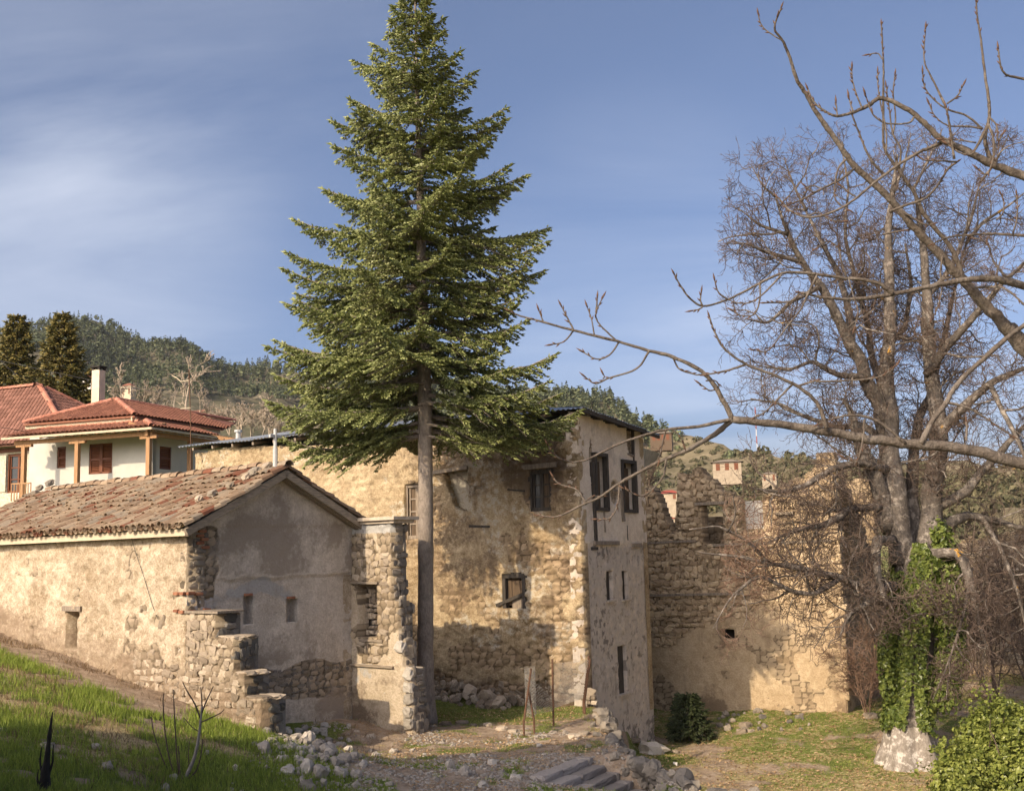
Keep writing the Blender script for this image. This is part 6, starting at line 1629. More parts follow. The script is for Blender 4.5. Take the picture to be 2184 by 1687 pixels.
Bs = [
    br([(2184, 990), (2055, 958), (1937, 946), (1850, 936), (1770, 921), (1652, 904), (1562, 894)], 9.2, 9.0, 31, 18, T0, False),
    br([(1562, 894), (1531, 833), (1496, 792), (1436, 762), (1384, 748), (1316, 728), (1224, 705), (1159, 687), (1110, 674), (1088, 664)], 9.0, 8.8, 14, 3.5),
    br([(1562, 894), (1490, 910), (1417, 917), (1327, 944), (1246, 982), (1205, 982), (1180, 967), (1168, 948)], 9.0, 8.5, 11, 3),
    br([(1562, 894), (1525, 926), (1462, 962), (1399, 988), (1321, 1031), (1280, 1060), (1243, 1076), (1190, 1101), (1149, 1099)], 9.0, 9.4, 15, 3.5),
    br([(1316, 728), (1278, 691), (1271, 667), (1286, 634)], 8.9, 8.8, 5, 3), br([(1271, 667), (1273, 648), (1274, 634)], 8.9, 8.9, 5, 3), br([(1268, 718), (1262, 683), (1252, 653)], 8.9, 8.9, 4, 2.5),
    br([(1224, 705), (1207, 672), (1197, 652)], 8.9, 8.9, 5, 3), br([(1159, 687), (1153, 672), (1149, 661)], 8.9, 8.9, 4, 3), br([(1224, 705), (1202, 729), (1176, 735)], 8.9, 8.9, 4.5, 3),
    br([(1320, 730), (1300, 757), (1273, 766), (1242, 750)], 8.9, 8.9, 5, 3), br([(1384, 750), (1357, 787), (1300, 806), (1270, 818), (1247, 803)], 8.9, 8.9, 6, 3), br([(1436, 764), (1449, 787), (1480, 798), (1496, 800)], 9, 9, 5, 3),
    br([(1286, 808), (1289, 803), (1286, 797)], 8.9, 8.9, 3.5, 2.5),
    br([(1251, 1076), (1231, 1045), (1193, 1032), (1180, 1017)], 9.3, 9.3, 6, 3), br([(1321, 1031), (1318, 1073), (1302, 1104), (1274, 1107)], 9.2, 9.2, 6, 3), br([(1421, 979), (1412, 1020), (1371, 1057), (1331, 1042)], 9.1, 9.1, 6, 3),
    br([(1420, 917), (1412, 950), (1405, 985)], 9, 9, 5, 3), br([(1432, 915), (1450, 930), (1458, 948)], 9, 9, 4, 3), br([(1243, 1076), (1260, 1060), (1283, 1058)], 9.3, 9.3, 4, 3),
    br([(1505, 812), (1525, 812), (1533, 825), (1515, 833), (1492, 818)], 9, 9, 4, 3),
    br([(2184, 609), (2122, 596), (2062, 597), (1988, 610), (1904, 628), (1820, 638), (1753, 634), (1706, 624)], 9.8, 9.3, 22, 5, T1),
    br([(1904, 628), (1870, 603), (1786, 591), (1696, 581), (1652, 589), (1585, 623), (1552, 639), (1501, 653), (1471, 636), (1451, 609), (1438, 585)], 9.5, 9.0, 11, 3.5),
    br([(1552, 639), (1532, 623), (1524, 596)], 9.1, 9.1, 5, 3), br([(1498, 652), (1494, 640), (1496, 622)], 9.1, 9.1, 5, 3), br([(1501, 653), (1490, 660), (1475, 663)], 9.1, 9.1, 4, 3),
    br([(1620, 603), (1621, 636), (1609, 670), (1580, 673), (1562, 663)], 9.2, 9.2, 5, 3), br([(1670, 583), (1630, 625), (1600, 645), (1570, 646), (1548, 636)], 9.2, 9.2, 5, 3), br([(1706, 624), (1686, 643), (1632, 646)], 9.3, 9.3, 5, 4),
    br([(1743, 586), (1719, 636), (1706, 663), (1679, 696), (1639, 747), (1609, 747)], 9.3, 9.2, 6, 3), br([(1805, 590), (1795, 560), (1788, 530), (1765, 515), (1740, 530)], 9.4, 9.4, 5, 3), br([(1810, 595), (1820, 630), (1830, 665), (1822, 700)], 9.4, 9.4, 4, 2.5),
    br([(2184, 732), (2139, 690), (2088, 636), (2052, 596), (1988, 527), (1937, 471), (1887, 413), (1820, 352), (1786, 302), (1746, 248), (1719, 201), (1699, 168), (1682, 117), (1669, 87), (1652, 60), (1666, 17)], 10.2, 9.2, 46, 3.5, T0 + np.array((0, 0, .5))),
    br([(1669, 88), (1636, 67), (1622, 50), (1617, 30)], 9.2, 9.2, 4, 3),
    br([(2055, 596), (2028, 529), (1974, 462), (1954, 419), (1921, 369), (1887, 319), (1884, 268), (1884, 201), (1884, 134), (1880, 54)], 10, 9.4, 15, 3.5),
    br([(1917, 360), (1921, 319), (1904, 285), (1897, 235), (1890, 185)], 9.6, 9.4, 7, 3), br([(1887, 375), (1854, 336), (1830, 278), (1817, 245)], 9.6, 9.4, 8, 4), br([(1905, 285), (1910, 250), (1905, 200), (1909, 160)], 9.5, 9.4, 5, 3), br([(1884, 130), (1872, 115), (1852, 117)], 9.4, 9.4, 4, 3),
    br([(1890, 330), (1890, 280), (1880, 230), (1873, 190), (1872, 155)], 9.5, 9.4, 5, 3),
    br([(2184, 376), (2119, 352), (2055, 319), (2005, 295), (1971, 262), (1931, 231), (1880, 210), (1854, 225), (1820, 240), (1786, 248), (1760, 238), (1736, 218), (1723, 191)], 8.6, 8.4, 24, 3.5, T2),
    br([(1820, 240), (1814, 222), (1810, 205)], 8.4, 8.4, 5, 3), br([(1786, 248), (1784, 230), (1783, 218)], 8.4, 8.4, 4, 3), br([(1840, 234), (1826, 200), (1818, 170), (1817, 145)], 8.4, 8.4, 5, 3), br([(1950, 250), (1940, 262), (1915, 265), (1885, 262), (1862, 245), (1850, 215), (1845, 200)], 8.5, 8.4, 6, 3),
    br([(2119, 352), (2105, 320), (2101, 290), (2110, 248), (2108, 205), (2102, 168), (2096, 120), (2092, 84), (2085, 40), (2082, 3)], 8.6, 8.5, 13, 3.5),
    br([(2110, 250), (2125, 268), (2129, 299), (2140, 285)], 8.5, 8.5, 6, 4), br([(2108, 265), (2119, 300), (2118, 340), (2105, 372), (2085, 360)], 8.5, 8.5, 7, 4), br([(2100, 280), (2085, 310), (2070, 330), (2045, 325), (2020, 308)], 8.5, 8.5, 9, 4),
    br([(2095, 276), (2062, 248), (2015, 231), (1981, 201), (1970, 178), (1968, 155)], 8.5, 8.4, 7, 3), br([(2018, 229), (1988, 168), (1971, 127), (1974, 60)], 8.4, 8.4, 7, 3), br([(2020, 222), (2042, 205), (2055, 181)], 8.4, 8.4, 5, 3), br([(2035, 340), (2028, 285), (2018, 231)], 8.5, 8.4, 7, 5),
    br([(2092, 274), (2060, 270), (2021, 268), (1994, 248), (1981, 221)], 8.5, 8.5, 6, 3), br([(2082, 305), (2050, 300), (2010, 297)], 8.5, 8.5, 5, 3),
    br([(2184, 169), (2149, 161), (2135, 144), (2129, 104)], 8.2, 8.1, 8, 4, T2 + np.array((0, 0, 1.2))),
    br([(1931, 946), (1887, 908), (1847, 889), (1810, 886), (1773, 894), (1745, 905)], 9.1, 9.0, 10, 4), br([(1763, 916), (1746, 864), (1706, 827), (1652, 801), (1592, 777), (1548, 747), (1525, 710), (1513, 676)], 9.0, 8.8, 12, 4),
    br([(1592, 777), (1552, 790), (1508, 799)], 8.9, 8.9, 6, 4), br([(1964, 945), (1988, 898), (2018, 858), (2038, 824), (2088, 774), (2152, 717), (2190, 690)], 9.1, 9.4, 14, 12), br([(1690, 820), (1660, 850), (1630, 880), (1600, 893)], 9, 9, 6, 3), br([(1740, 814), (1803, 812), (1867, 806), (1900, 790), (1914, 775)], 9, 9, 6, 3),
    br([(1700, 824), (1740, 812)], 9, 9, 6, 5), br([(1843, 895), (1842, 925), (1836, 960), (1826, 985), (1800, 975)], 9, 9, 6, 3), br([(2018, 858), (2060, 868), (2100, 890), (2135, 915), (2160, 930)], 9.2, 9.2, 7, 4), br([(2060, 940), (2062, 920), (2061, 900)], 9.1, 9.1, 8, 4),
    br([(1971, 319), (1921, 349), (1870, 386), (1813, 433), (1760, 458), (1719, 463), (1686, 450), (1667, 430), (1659, 422)], 8.6, 8.7, 9, 4), br([(2021, 299), (1971, 321)], 8.6, 8.6, 9, 9), br([(1823, 359), (1790, 385), (1753, 403), (1715, 424), (1686, 436)], 9.3, 9, 7, 4),
    br([(1805, 340), (1788, 360), (1780, 403), (1784, 430), (1810, 448)], 9.2, 9.2, 6, 3), br([(1753, 403), (1735, 410), (1718, 398)], 9.1, 9.1, 5, 3), br([(1825, 420), (1812, 412), (1795, 398)], 9, 9, 5, 4), br([(2041, 346), (2000, 343), (1971, 342), (1955, 332)], 8.8, 8.8, 6, 3), br([(1897, 452), (1935, 437), (1974, 423), (2000, 395), (2021, 362), (2041, 346)], 9.4, 8.9, 7, 5),
    br([(1719, 463), (1745, 455), (1775, 470), (1800, 472)], 9, 9, 5, 3), br([(2082, 613), (2120, 612), (2149, 619), (2184, 650)], 9.8, 9.6, 7, 5), br([(2184, 503), (2122, 499), (2060, 502), (2021, 507), (1990, 520)], 9.4, 9.6, 8, 4, T1), br([(2125, 470), (2139, 455), (2141, 430), (2135, 415)], 9.4, 9.4, 5, 3), br([(2160, 500), (2168, 470), (2170, 440), (2168, 415)], 9.4, 9.4, 5, 3),
    br([(1930, 455), (1955, 470), (1975, 480), (1990, 478)], 9.8, 9.8, 6, 4), br([(1885, 500), (1915, 494), (1945, 488)], 9.9, 9.9, 6, 4), br([(2010, 545), (2006, 580), (2008, 620), (1998, 660), (1988, 680)], 9.9, 9.8, 5, 3), br([(2184, 560), (2150, 590), (2120, 560), (2105, 520), (2070, 505)], 9.6, 9.6, 7, 4),
]
for c, r, bud in Bs: Geo().tube(c, r, 8 if r[0] > .02 else 6).build('bough' if r[0] > .03 else 'branch', M['bark_near'], near, smooth=True)
bg = Geo()
for c, r, bud in Bs:
    if not bud: continue
    L = np.append(0, np.cumsum(np.linalg.norm(np.diff(c, axis=0), axis=1))); Lt = L[-1]
    def spike(p, d, l, w): bg.tube([p, p + d * l * .45, p + d * l], (w * .75, w, w * .12), 5)
    te = unit(c[-1] - c[-3]); spike(c[-1] - te * .01, te, .066, .008)
    s = Lt - .04; sg = 1
    while s > max(Lt - .55, Lt * .25):
        k = min(np.searchsorted(L, s), len(c) - 1); t = unit(c[k] - c[k - 1]); q = rgn.normal(0, 1, 3); q[1] *= .4; q = unit(q - np.dot(q, t) * t)
        l = .042 if s > Lt - .28 else .016
        spike(c[k], unit(t * 1.0 + q * .55), l * rgn.uniform(.7, 1.2), .0062 if l > .03 else .006); s -= rgn.uniform(.028, .05) if l > .03 else rgn.uniform(.05, .09)
tag(bg.build('buds', M['bud'], near, smooth=True), kind='stuff')

# ------------------------------------------------------------------ wooded hill
def far_tree(seed, kind, n=130, big=1.0):
    rg = np.random.default_rng(seed)
    if kind == 0:                                   # pointed conifer
        t = rg.random(n) ** .75; r = .20 * (1 - t) ** .85 * (.35 + .65 * rg.random(n)) + .012
        a = rg.uniform(0, 6.283, n); C = np.stack([r * np.cos(a), r * np.sin(a), .05 + .93 * t], 1); s = .075 * (1 - .6 * t) * rg.uniform(.7, 1.4, n) * big
    else:                                           # rounded pine or oak
        v = rg.normal(0, 1, (n, 3)); v /= np.linalg.norm(v, axis=1)[:, None]; rr_ = (.55 + .45 * rg.random(n))
        lump = 1 + .25 * np.sin(v[:, 0] * 5 + seed) * np.cos(v[:, 2] * 4)
        C = v * (rr_ * lump)[:, None] * np.array((.27, .27, .40)) + np.array((0, 0, .55)); s = .085 * rg.uniform(.6, 1.3, n) * big
    Nn = C - np.array((0, 0, .4)) + rg.normal(0, .25, (n, 3))
    V, T = leaves_geo(C, Nn + UP * .3, s, rg, .35)
    g = Geo().add(V, None, T, 1).tube([(0, 0, -.05), (0, 0, .5)], (.018, .010), 4)
    V, Q, T, mi = g.arrays()
    return mesh_np('hill_tree', V, Q, T, [M['bark_spruce'], M['forest']], mi)
FT = [far_tree(500 + i, 0) for i in range(4)] + [far_tree(520 + i, 1) for i in range(4)]
FTL = [far_tree(500 + i, 0, 44, 1.5) for i in range(4)] + [far_tree(520 + i, 1, 44, 1.5) for i in range(4)]
rgf = np.random.default_rng(61)
cand = []
for _ in range(21000):
    px = rgf.uniform(-640, 1420); s = 1 - rgf.random() ** 1.5 * .92
    if rgf.random() > .35 + .65 * s: continue
    p = hill_at(px, s)
    q = proj(p)[0]
    d = math.hypot(p[0], p[1])
    dens = float(fbm(p[0] / 45, p[1] / 45, 231, 3))
    if dens < .30 + .25 * (1 - s) ** 2: continue
    if q[1] > np.interp(px, (230, 330, 640, 700), (960, 838, 858, 960)): continue
    H = rgf.uniform(5.5, 10.5) * np.interp(px, (900, 1400), (1, .72))
    con = rgf.random() < (.68 if px < 900 else .45)
    cand.append((p, H, (rgf.integers(0, 4) if con else 4 + rgf.integers(0, 4)), d))
# keep them apart
cell = {}; keep = []
for c in sorted(cand, key=lambda c: c[3]):
    k = (int(c[0][0] // 4.6), int(c[0][1] // 4.6))
    if k in cell: continue
    cell[k] = 1; keep.append(c)
FM, FV, vis = [], [], []
for p, H, v, d in keep:
    a = rgf.uniform(0, 6.283); w = rgf.uniform(.85, 1.25)
    FM.append(frame(p - UP * .4, np.array((math.cos(a), math.sin(a), 0)) * H * w, np.array((-math.sin(a), math.cos(a), 0)) * H * w, UP * H)); FV.append(v)
FM = np.array(FM); FV = np.array(FV)
pq = proj(FM[:, :3, 3]); HH = np.linalg.norm(FM[:, :3, 2], axis=1); dist = np.linalg.norm(FM[:, :3, 3] - EYE, axis=1)
occ = (pq[:, 0] < 5) | (pq[:, 0] > 1400) | ((pq[:, 0] > 600) & (pq[:, 0] < 1180)) | ((pq[:, 0] < 180) & (pq[:, 1] > 720)) | ((pq[:, 0] < 430) & (pq[:, 1] > 860)) | (pq[:, 1] > np.interp(pq[:, 0], (430, 1180, 1230, 1390), (930, 930, 870, 905)))
score = HH / dist * np.where(occ, .02, 1)
order = np.argsort(-score)
for i in order[:290]:
    con = FV[i] < 4
    rel = pq[i, 1] - np.interp(pq[i, 0], HX, HY)
    up_h = 'on the crest' if rel < 22 else 'just under the crest' if rel < 50 else 'midway up the hill' if rel < 95 else 'low on the hill'
    x = pq[i, 0]
    where = ('over the left fir' if x < 70 else 'over the gap between the two firs' if x < 115 else 'over the chimney' if x < 225 else 'over the porch roof' if x < 300 else 'left of the aerial' if x < 375 else
             'behind the aerial' if x < 440 else 'over the end of the red roof' if x < 500 else 'over the flue pipe' if x < 545 else 'beside the spruce boughs' if x < 640 else 'seen through the spruce' if x < 1150 else 'over the tower roof' if x < 1290 else 'right of the tower roof')
    size = 'tall' if HH[i] > 8.8 else 'short' if HH[i] < 7 else 'middling'
    tag(place('hill_tree', FT[FV[i]], FM[i]), size + (' pointed conifer ' if con else ' rounded olive tree ') + up_h + ' ' + where, 'tree', 'trees on the wooded hill')
rest = order[290:]
tag(merged('far_forest', FM[rest], FV[rest], FTL, [M['bark_spruce'], M['forest']]), 'dark green mixed forest covering the hill behind the village', 'forest', kind='stuff')
o = bpy.data.objects['far_forest']
mi = np.ones(len(o.data.polygons), np.int32)
st = np.empty(len(mi), np.int32); o.data.polygons.foreach_get('loop_start', st); ln = np.diff(np.append(st, len(o.data.loops)))
mi[ln == 4] = 0; o.data.polygons.foreach_set('material_index', mi)
# scrub on the dry hillside
SB_ = []
rgb_ = np.random.default_rng(71)
def bush_mesh(seed, mat, n=56):
    rg = np.random.default_rng(seed); v = rg.normal(0, 1, (n, 3)); v /= np.linalg.norm(v, axis=1)[:, None]; v[:, 2] = np.abs(v[:, 2])
    C = v * (.5 + .5 * rg.random(n))[:, None] * np.array((1, 1, .8)); V, T = leaves_geo(C, v + rg.normal(0, .4, (n, 3)), .26 * rg.uniform(.6, 1.3, n), rg, .3)
    return mesh_np('scrub_bush', V, None, T, [mat])
BM_ = [bush_mesh(600 + i, M['forest' if i % 2 else 'scrub']) for i in range(6)]
SM, SV = [], []
for _ in range(2600):
    px = rgb_.uniform(1290, 2700); s = rgb_.random() ** .8
    if fbm(px / 60, s * 9, 241, 3) < .42 - .16 * (rgb_.random()): continue
    p = hill_at(px, s * .99); sz = rgb_.uniform(.5, 2.0) * (1.5 if rgb_.random() < .15 else 1)
    a = rgb_.uniform(0, 6.28); SM.append(frame(p, np.array((math.cos(a), math.sin(a), 0)) * sz, np.array((-math.sin(a), math.cos(a), 0)) * sz, UP * sz * rgb_.uniform(.8, 1.5))); SV.append(rgb_.integers(0, 6))
for _ in range(900):
    px = rgb_.uniform(-100, 1290); s = rgb_.random() * .35; p = hill_at(px, s); sz = rgb_.uniform(.7, 2.4)
    SM.append(frame(p, np.array((1, 0, 0)) * sz, np.array((0, 1, 0)) * sz, UP * sz)); SV.append(rgb_.integers(0, 6))
SM = np.array(SM); SV = np.array(SV); q = proj(SM[:, :3, 3]); sc_ = np.linalg.norm(SM[:, :3, 2], axis=1) / np.linalg.norm(SM[:, :3, 3] - EYE, axis=1)
show = (q[:, 0] > 1395) & (q[:, 0] < 1600) & (q[:, 1] < 1060)
od = np.argsort(-(sc_ * np.where(show, 1, .01)))
for i in od[:min(60, int(show.sum()))]:
    tag(place('scrub_bush', BM_[SV[i]], SM[i]), ('dark green' if SV[i] % 2 else 'olive brown') + ' scrub bush ' + ('just past the tower roof' if q[i, 0] < 1440 else 'above the ruin peak' if q[i, 0] < 1500 else 'near the beige farmhouse' if q[i, 0] < 1560 else 'left of the mast') + (', high on the dry hillside' if q[i, 1] < 965 else ', midway up the dry hillside' if q[i, 1] < 1010 else ', low on the dry hillside'), 'bush', 'bushes on the dry hillside')
r_ = od[min(60, int(show.sum())):]
tag(merged('hill_undergrowth', SM[r_], SV[r_], BM_, M['scrub']), 'olive and brown scrub spread over the lower slopes', 'undergrowth', kind='stuff')
# ------------------------------------------------------------------ stone stair and edging of the terrace
stair = thing('stone_stair', 'short flight of rough grey stone steps going down in the foreground', 'stairs', (*(S0 + SA * 1.2), 0))
SA3, SB3 = np.array((*SA, 0)), np.array((*SB, 0))
zs0 = float(ground_z(*(S0 + SA * 1.2 - SB * .5), rough=False))
rgq = np.random.default_rng(91)
stepM = [stone_mesh(700 + i, M['stone'], 4, 7, .05) for i in range(6)]
stepG = [stone_mesh(710 + i, M['stone_step'], 5, 9, .035) for i in range(6)]
for k in range(S_N + 1):
    a = 0
    while a < S_LEN - .1:
        l = min(rgq.uniform(.7, 1.3), S_LEN - a)
        c = np.array((*(S0 + SA * (a + l / 2) + SB * (S_TR * (k + .0))), zs0 - .03 - k * S_RI - .05))
        place('step', stepG[rgq.integers(0, 6)], frame(c + rgq.normal(0, .008, 3), SA3 * l * .51, SB3 * .185, UP * .10), stair); a += l
def drop(x, y): return float(ground_z(x, y))
def rocks(name, label, cat, group, pts, sizes, var, seed, sink=.25, flat=.75, marks=None):
    rg = np.random.default_rng(seed)
    base_label = label
    if marks:
        q_ = proj(np.array(pts)); ss_ = np.array(sizes)
        cx_, cy_, cs_ = np.quantile(q_[:, 0], (.25, .5, .75)), np.quantile(q_[:, 1], (.33, .66)), np.quantile(ss_, (.33, .66))
        lab_ = [('small ', 'middling ', 'big ')[int((s > cs_).sum())] + base_label + ' ' + marks[0][int((a > cx_).sum())] + ', ' + marks[1][int((b > cy_).sum())] for (a, b), s in zip(q_, ss_)]
    i_ = -1
    for (x, y, z), s in zip(pts, sizes):
        i_ += 1
        if marks: label = lab_[i_]
        Rm = rotm(unit(rg.normal(0, 1, 3)), rg.uniform(0, 3)) if flat > .7 else rotm((0, 0, 1), rg.uniform(0, 6))
        sc = s * rg.uniform(.75, 1.2, 3) * np.array((1, 1, flat))
        M4 = np.eye(4); M4[:3, :3] = Rm @ np.diag(sc); M4[:3, 3] = (x, y, z + s * flat * (1 - 2 * sink) * .6)
        tag(place(name, var[rg.integers(0, len(var))], M4), label, cat, group)
def on_ground(px, py, Yg=(14, 60)):
    """where the line of sight meets the ground"""
    d = ray(px, py); t = np.linspace(Yg[0], Yg[1], 700) / d[1]
    q = EYE[None] + d[None] * t[:, None]; h = q[:, 2] - ground_z(q[:, 0], q[:, 1])
    i = np.argmax(h < 0) if (h < 0).any() else -1
    return q[i]
rgk = np.random.default_rng(93)
# heap beside the stepped buttress
pts, sz = [], []
heap = [(568, 1560, 9), (590, 1548, 10), (610, 1560, 12), (632, 1572, 12), (655, 1575, 16), (680, 1592, 15), (702, 1600, 14), (640, 1600, 9), (664, 1618, 10), (622, 1592, 8), (565, 1598, 14), (580, 1580, 10), (690, 1620, 9), (715, 1625, 11), (735, 1618, 12), (655, 1640, 16), (612, 1645, 13), (680, 1648, 17), (727, 1648, 12), (760, 1652, 10), (775, 1630, 9), (600, 1620, 9), (742, 1600, 9), (700, 1580, 9), (720, 1592, 8), (672, 1560, 9), (648, 1556, 8), (690, 1560, 8), (755, 1612, 8), (640, 1622, 7)]
for x, y, w in heap:
    p = on_ground(x, y + w * .5); pts.append(p + UP * .03); sz.append(w / FOC * p[1] * 1.08)
HM = (('by the bottom buttress step', 'left of the heap middle', 'right of the heap middle', 'on the spruce side'), ('near the wall', 'halfway down', 'at the heap foot'))
rocks('rubble_stone', 'pale heap stone', 'stone', 'stones of the heap by the buttress', pts, sz, ROCK, 94, marks=HM)
pts, sz = [], []
for k in range(70):
    x, y = rgk.normal(665, 55), rgk.normal(1600, 28)
    p = on_ground(x, min(1680, y)); pts.append(p + UP * .02); sz.append(rgk.uniform(.035, .09))
rocks('rubble_stone', 'fist-sized heap stone', 'stone', 'small stones of the heap by the buttress', pts, sz, ROCK, 95, marks=HM)
# scatter over the shaded foreground
pts, sz = [], []
for x, y, w in ((645, 1665, 9), (655, 1682, 20), (760, 1676, 9), (905, 1610, 5), (960, 1635, 12), (990, 1650, 15), (1050, 1630, 10), (1070, 1648, 10), (1100, 1660, 12), (965, 1590, 6), (1030, 1676, 9), (880, 1600, 6), (1120, 1640, 7), (830, 1672, 8), (1150, 1590, 7), (930, 1662, 7), (1010, 1612, 7), (845, 1602, 8), (800, 1612, 9), (690, 1670, 10)):
    p = on_ground(x, y + 2); pts.append(p); sz.append(w / FOC * p[1])
rocks('loose_stone', 'loose stone on shaded earth', 'stone', 'stones strewn over the shaded foreground', pts, sz, ROCK, 96, marks=(('beyond the rubble heap', 'below the chapel pillar', 'below the spruce', 'near the stair'), ('next to the lit path', 'in mid earth', 'by the front edge')))
for x, y, w, lab in ((100, 1594, 12, 'white stone in the grass beside the charred stump'), (90, 1585, 9, 'smaller white stone touching the one by the charred stump'), (204, 1596, 13, 'white elongated stone in the grass between stump and sapling'), (230, 1638, 11, 'white round stone low in the grass left of the sapling'), (2, 1558, 8, 'white stone at the left edge of the grass'), (128, 1563, 7, 'half buried stone in the brown weeds above the stump'),
                      (440, 1607, 7, 'small stone in the grass right of the sapling'), (540, 1590, 9, 'brownish stone at the foot of the grass by the heap'), (370, 1660, 10, 'pinkish stone among dead leaves at the sapling foot'), (500, 1640, 8, 'flat stone half sunk in turf between sapling and heap'), (352, 1682, 9, 'pale stone at the bottom edge below the sapling')):
    p = on_ground(x, y); rocks('loose_stone', lab, 'stone', None, [p], [w / FOC * p[1]], ROCK, int(x), .3)
# stones edging the lit path
pts, sz = [], []
for x, y, w in ((900, 1560, 9), (925, 1552, 12), (950, 1546, 14), (985, 1543, 13), (1010, 1548, 9), (1040, 1548, 12), (1070, 1556, 13), (1095, 1562, 12), (1120, 1565, 10), (790, 1572, 11), (842, 1578, 6), (1180, 1562, 8), (1225, 1572, 14), (1245, 1566, 13), (760, 1560, 7), (925, 1535, 10), (905, 1540, 9), (880, 1545, 8)):
    p = on_ground(x, y); pts.append(p); sz.append(w / FOC * p[1] * .9)
rocks('path_stone', 'half-sunk flat stone', 'stone', 'stones along the sunlit path', pts, sz, ROCK_D, 97, .38, .55, marks=(('before the chapel pillar', 'at the spruce foot', 'in mid path', 'towards the fence'), ('far side of the path', 'on the path', 'on the shade line')))
# heap under the big wall
pts, sz = [], []
for k in range(64):
    u = rgk.uniform(fpx(925), fpx(1122)); big = rgk.random() < .3 and u > fpx(1000)
    d = rgk.uniform(.15, 1.0); p = pl_f.pt(u, 0, d); s = rgk.uniform(.13, .24) if big else rgk.uniform(.05, .12)
    z = drop(p[0], p[1]) + max(0, .55 - .6 * d) * rgk.random(); pts.append((p[0], p[1], z)); sz.append(s)
rocks('fallen_stone', 'heaped stone under the derelict house', 'stone', 'stones heaped under the big wall', pts, sz, ROCK_D, 98, marks=(('by the spruce trunk', 'left of the heap middle', 'right of the heap middle', 'by the wire roll'), ('on top', 'halfway down', 'at the foot')))
# boulder and stones on the lawn
p = on_ground(1392, 1606); rocks('boulder', 'large cream boulder at the foot of the tower corner', 'boulder', None, [p], [.36], ROCK, 99, .22)
for x, y, w, lab in ((1440, 1605, 7, 'small stone beside the big boulder'), (1352, 1580, 9, 'stone wedged between tower foot and boulder'), (1590, 1550, 12, 'squared pale stone on the lawn below the ruin'), (1582, 1562, 9, 'stone just below the squared block on the lawn'), (1600, 1560, 7, 'little stone beside the squared block on the lawn'), (1856, 1530, 11, 'squared stone on the lawn left of the old trunk'), (1898, 1604, 20, 'flat grey slab lying before the foot of the old tree')):
    p = on_ground(x, y, (20, 60)); rocks('lawn_stone', lab, 'stone', None, [p], [w / FOC * p[1]], [stepM[int(x) % 6]], int(x), .2, .6)
pts, sz = [], []
for k in range(34):
    u = rgk.uniform(1.5, 7.4); d = rgk.uniform(.3, 2.2); p = pl_r.pt(u, 0, d); s = rgk.uniform(.04, .13)
    pts.append((p[0], p[1], drop(p[0], p[1]))); sz.append(s)
rocks('fallen_stone', 'fallen stone below the ruin', 'stone', 'stones under the ruin wall', pts, sz, ROCK_G, 101, marks=(('beside the young fir', 'under the little hole', 'under the bare plaster', 'near the ruin corner'), ('against the wall', 'in the grass strip', 'out on the lawn')))
# dry-stone edge of the terrace
edge = thing('terrace_wall', 'low tumbledown dry-stone edge between the stair and the tower foot', 'stone wall', (2.7, 27, -1))
em = []
for k in range(330):
    y = rgk.uniform(19, 33.2) if k > 60 else rgk.uniform(21, 26)
    x0 = float(np.interp(y, EY, EX)); t = rgk.random() ** .8
    s = rgk.uniform(.07, .18)
    x = x0 - .30 + .62 * t + rgk.normal(0, .05)
    zt_ = float(z_terrace(x, y)); z = zt_ + .10 - (1.35 if y > 25.5 else 1.1) * t + rgk.normal(0, .06)
    M4 = np.eye(4); M4[:3, :3] = rotm(unit(rgk.normal(0, 1, 3)), rgk.uniform(0, 1.2)) @ np.diag((s * 1.15, s, s * .8)); M4[:3, 3] = (x, y, max(z, float(ground_z(x + .2, y, False)) - .05))
    em.append(M4)
pieces('stone', em, rgk.integers(0, 6, len(em)), ROCK_G, M['stone_gable'], edge, 'edge_rubble')
# stones of the rough mound between stair head and tower
pts, sz = [], []
for x, y, w in ((1265, 1545, 10), (1280, 1538, 10), (1275, 1565, 11), (1295, 1556, 10), (1300, 1580, 10), (1320, 1570, 9), (1255, 1590, 9), (1330, 1600, 12), (1345, 1620, 13), (1368, 1625, 12), (1385, 1640, 12), (1310, 1612, 12), (1290, 1600, 9), (1400, 1655, 12), (1425, 1660, 11), (1450, 1672, 13), (1470, 1665, 11), (1360, 1650, 11), (1335, 1645, 12), (1410, 1680, 13), (1440, 1690, 13), (1375, 1672, 11), (1480, 1685, 12)):
    p = on_ground(x, y + 4, (18, 36)); pts.append(p); sz.append(w / FOC * p[1] * .8)
rocks('edging_stone', 'dark tumbled stone', 'stone', 'stones tumbled beside the stair', pts, sz, ROCK_G, 103, marks=(('by the wire fence', 'at the stair head', 'right beside the treads', 'at the lawn edge'), ('up at the tower foot', 'halfway along', 'at the lower end')))

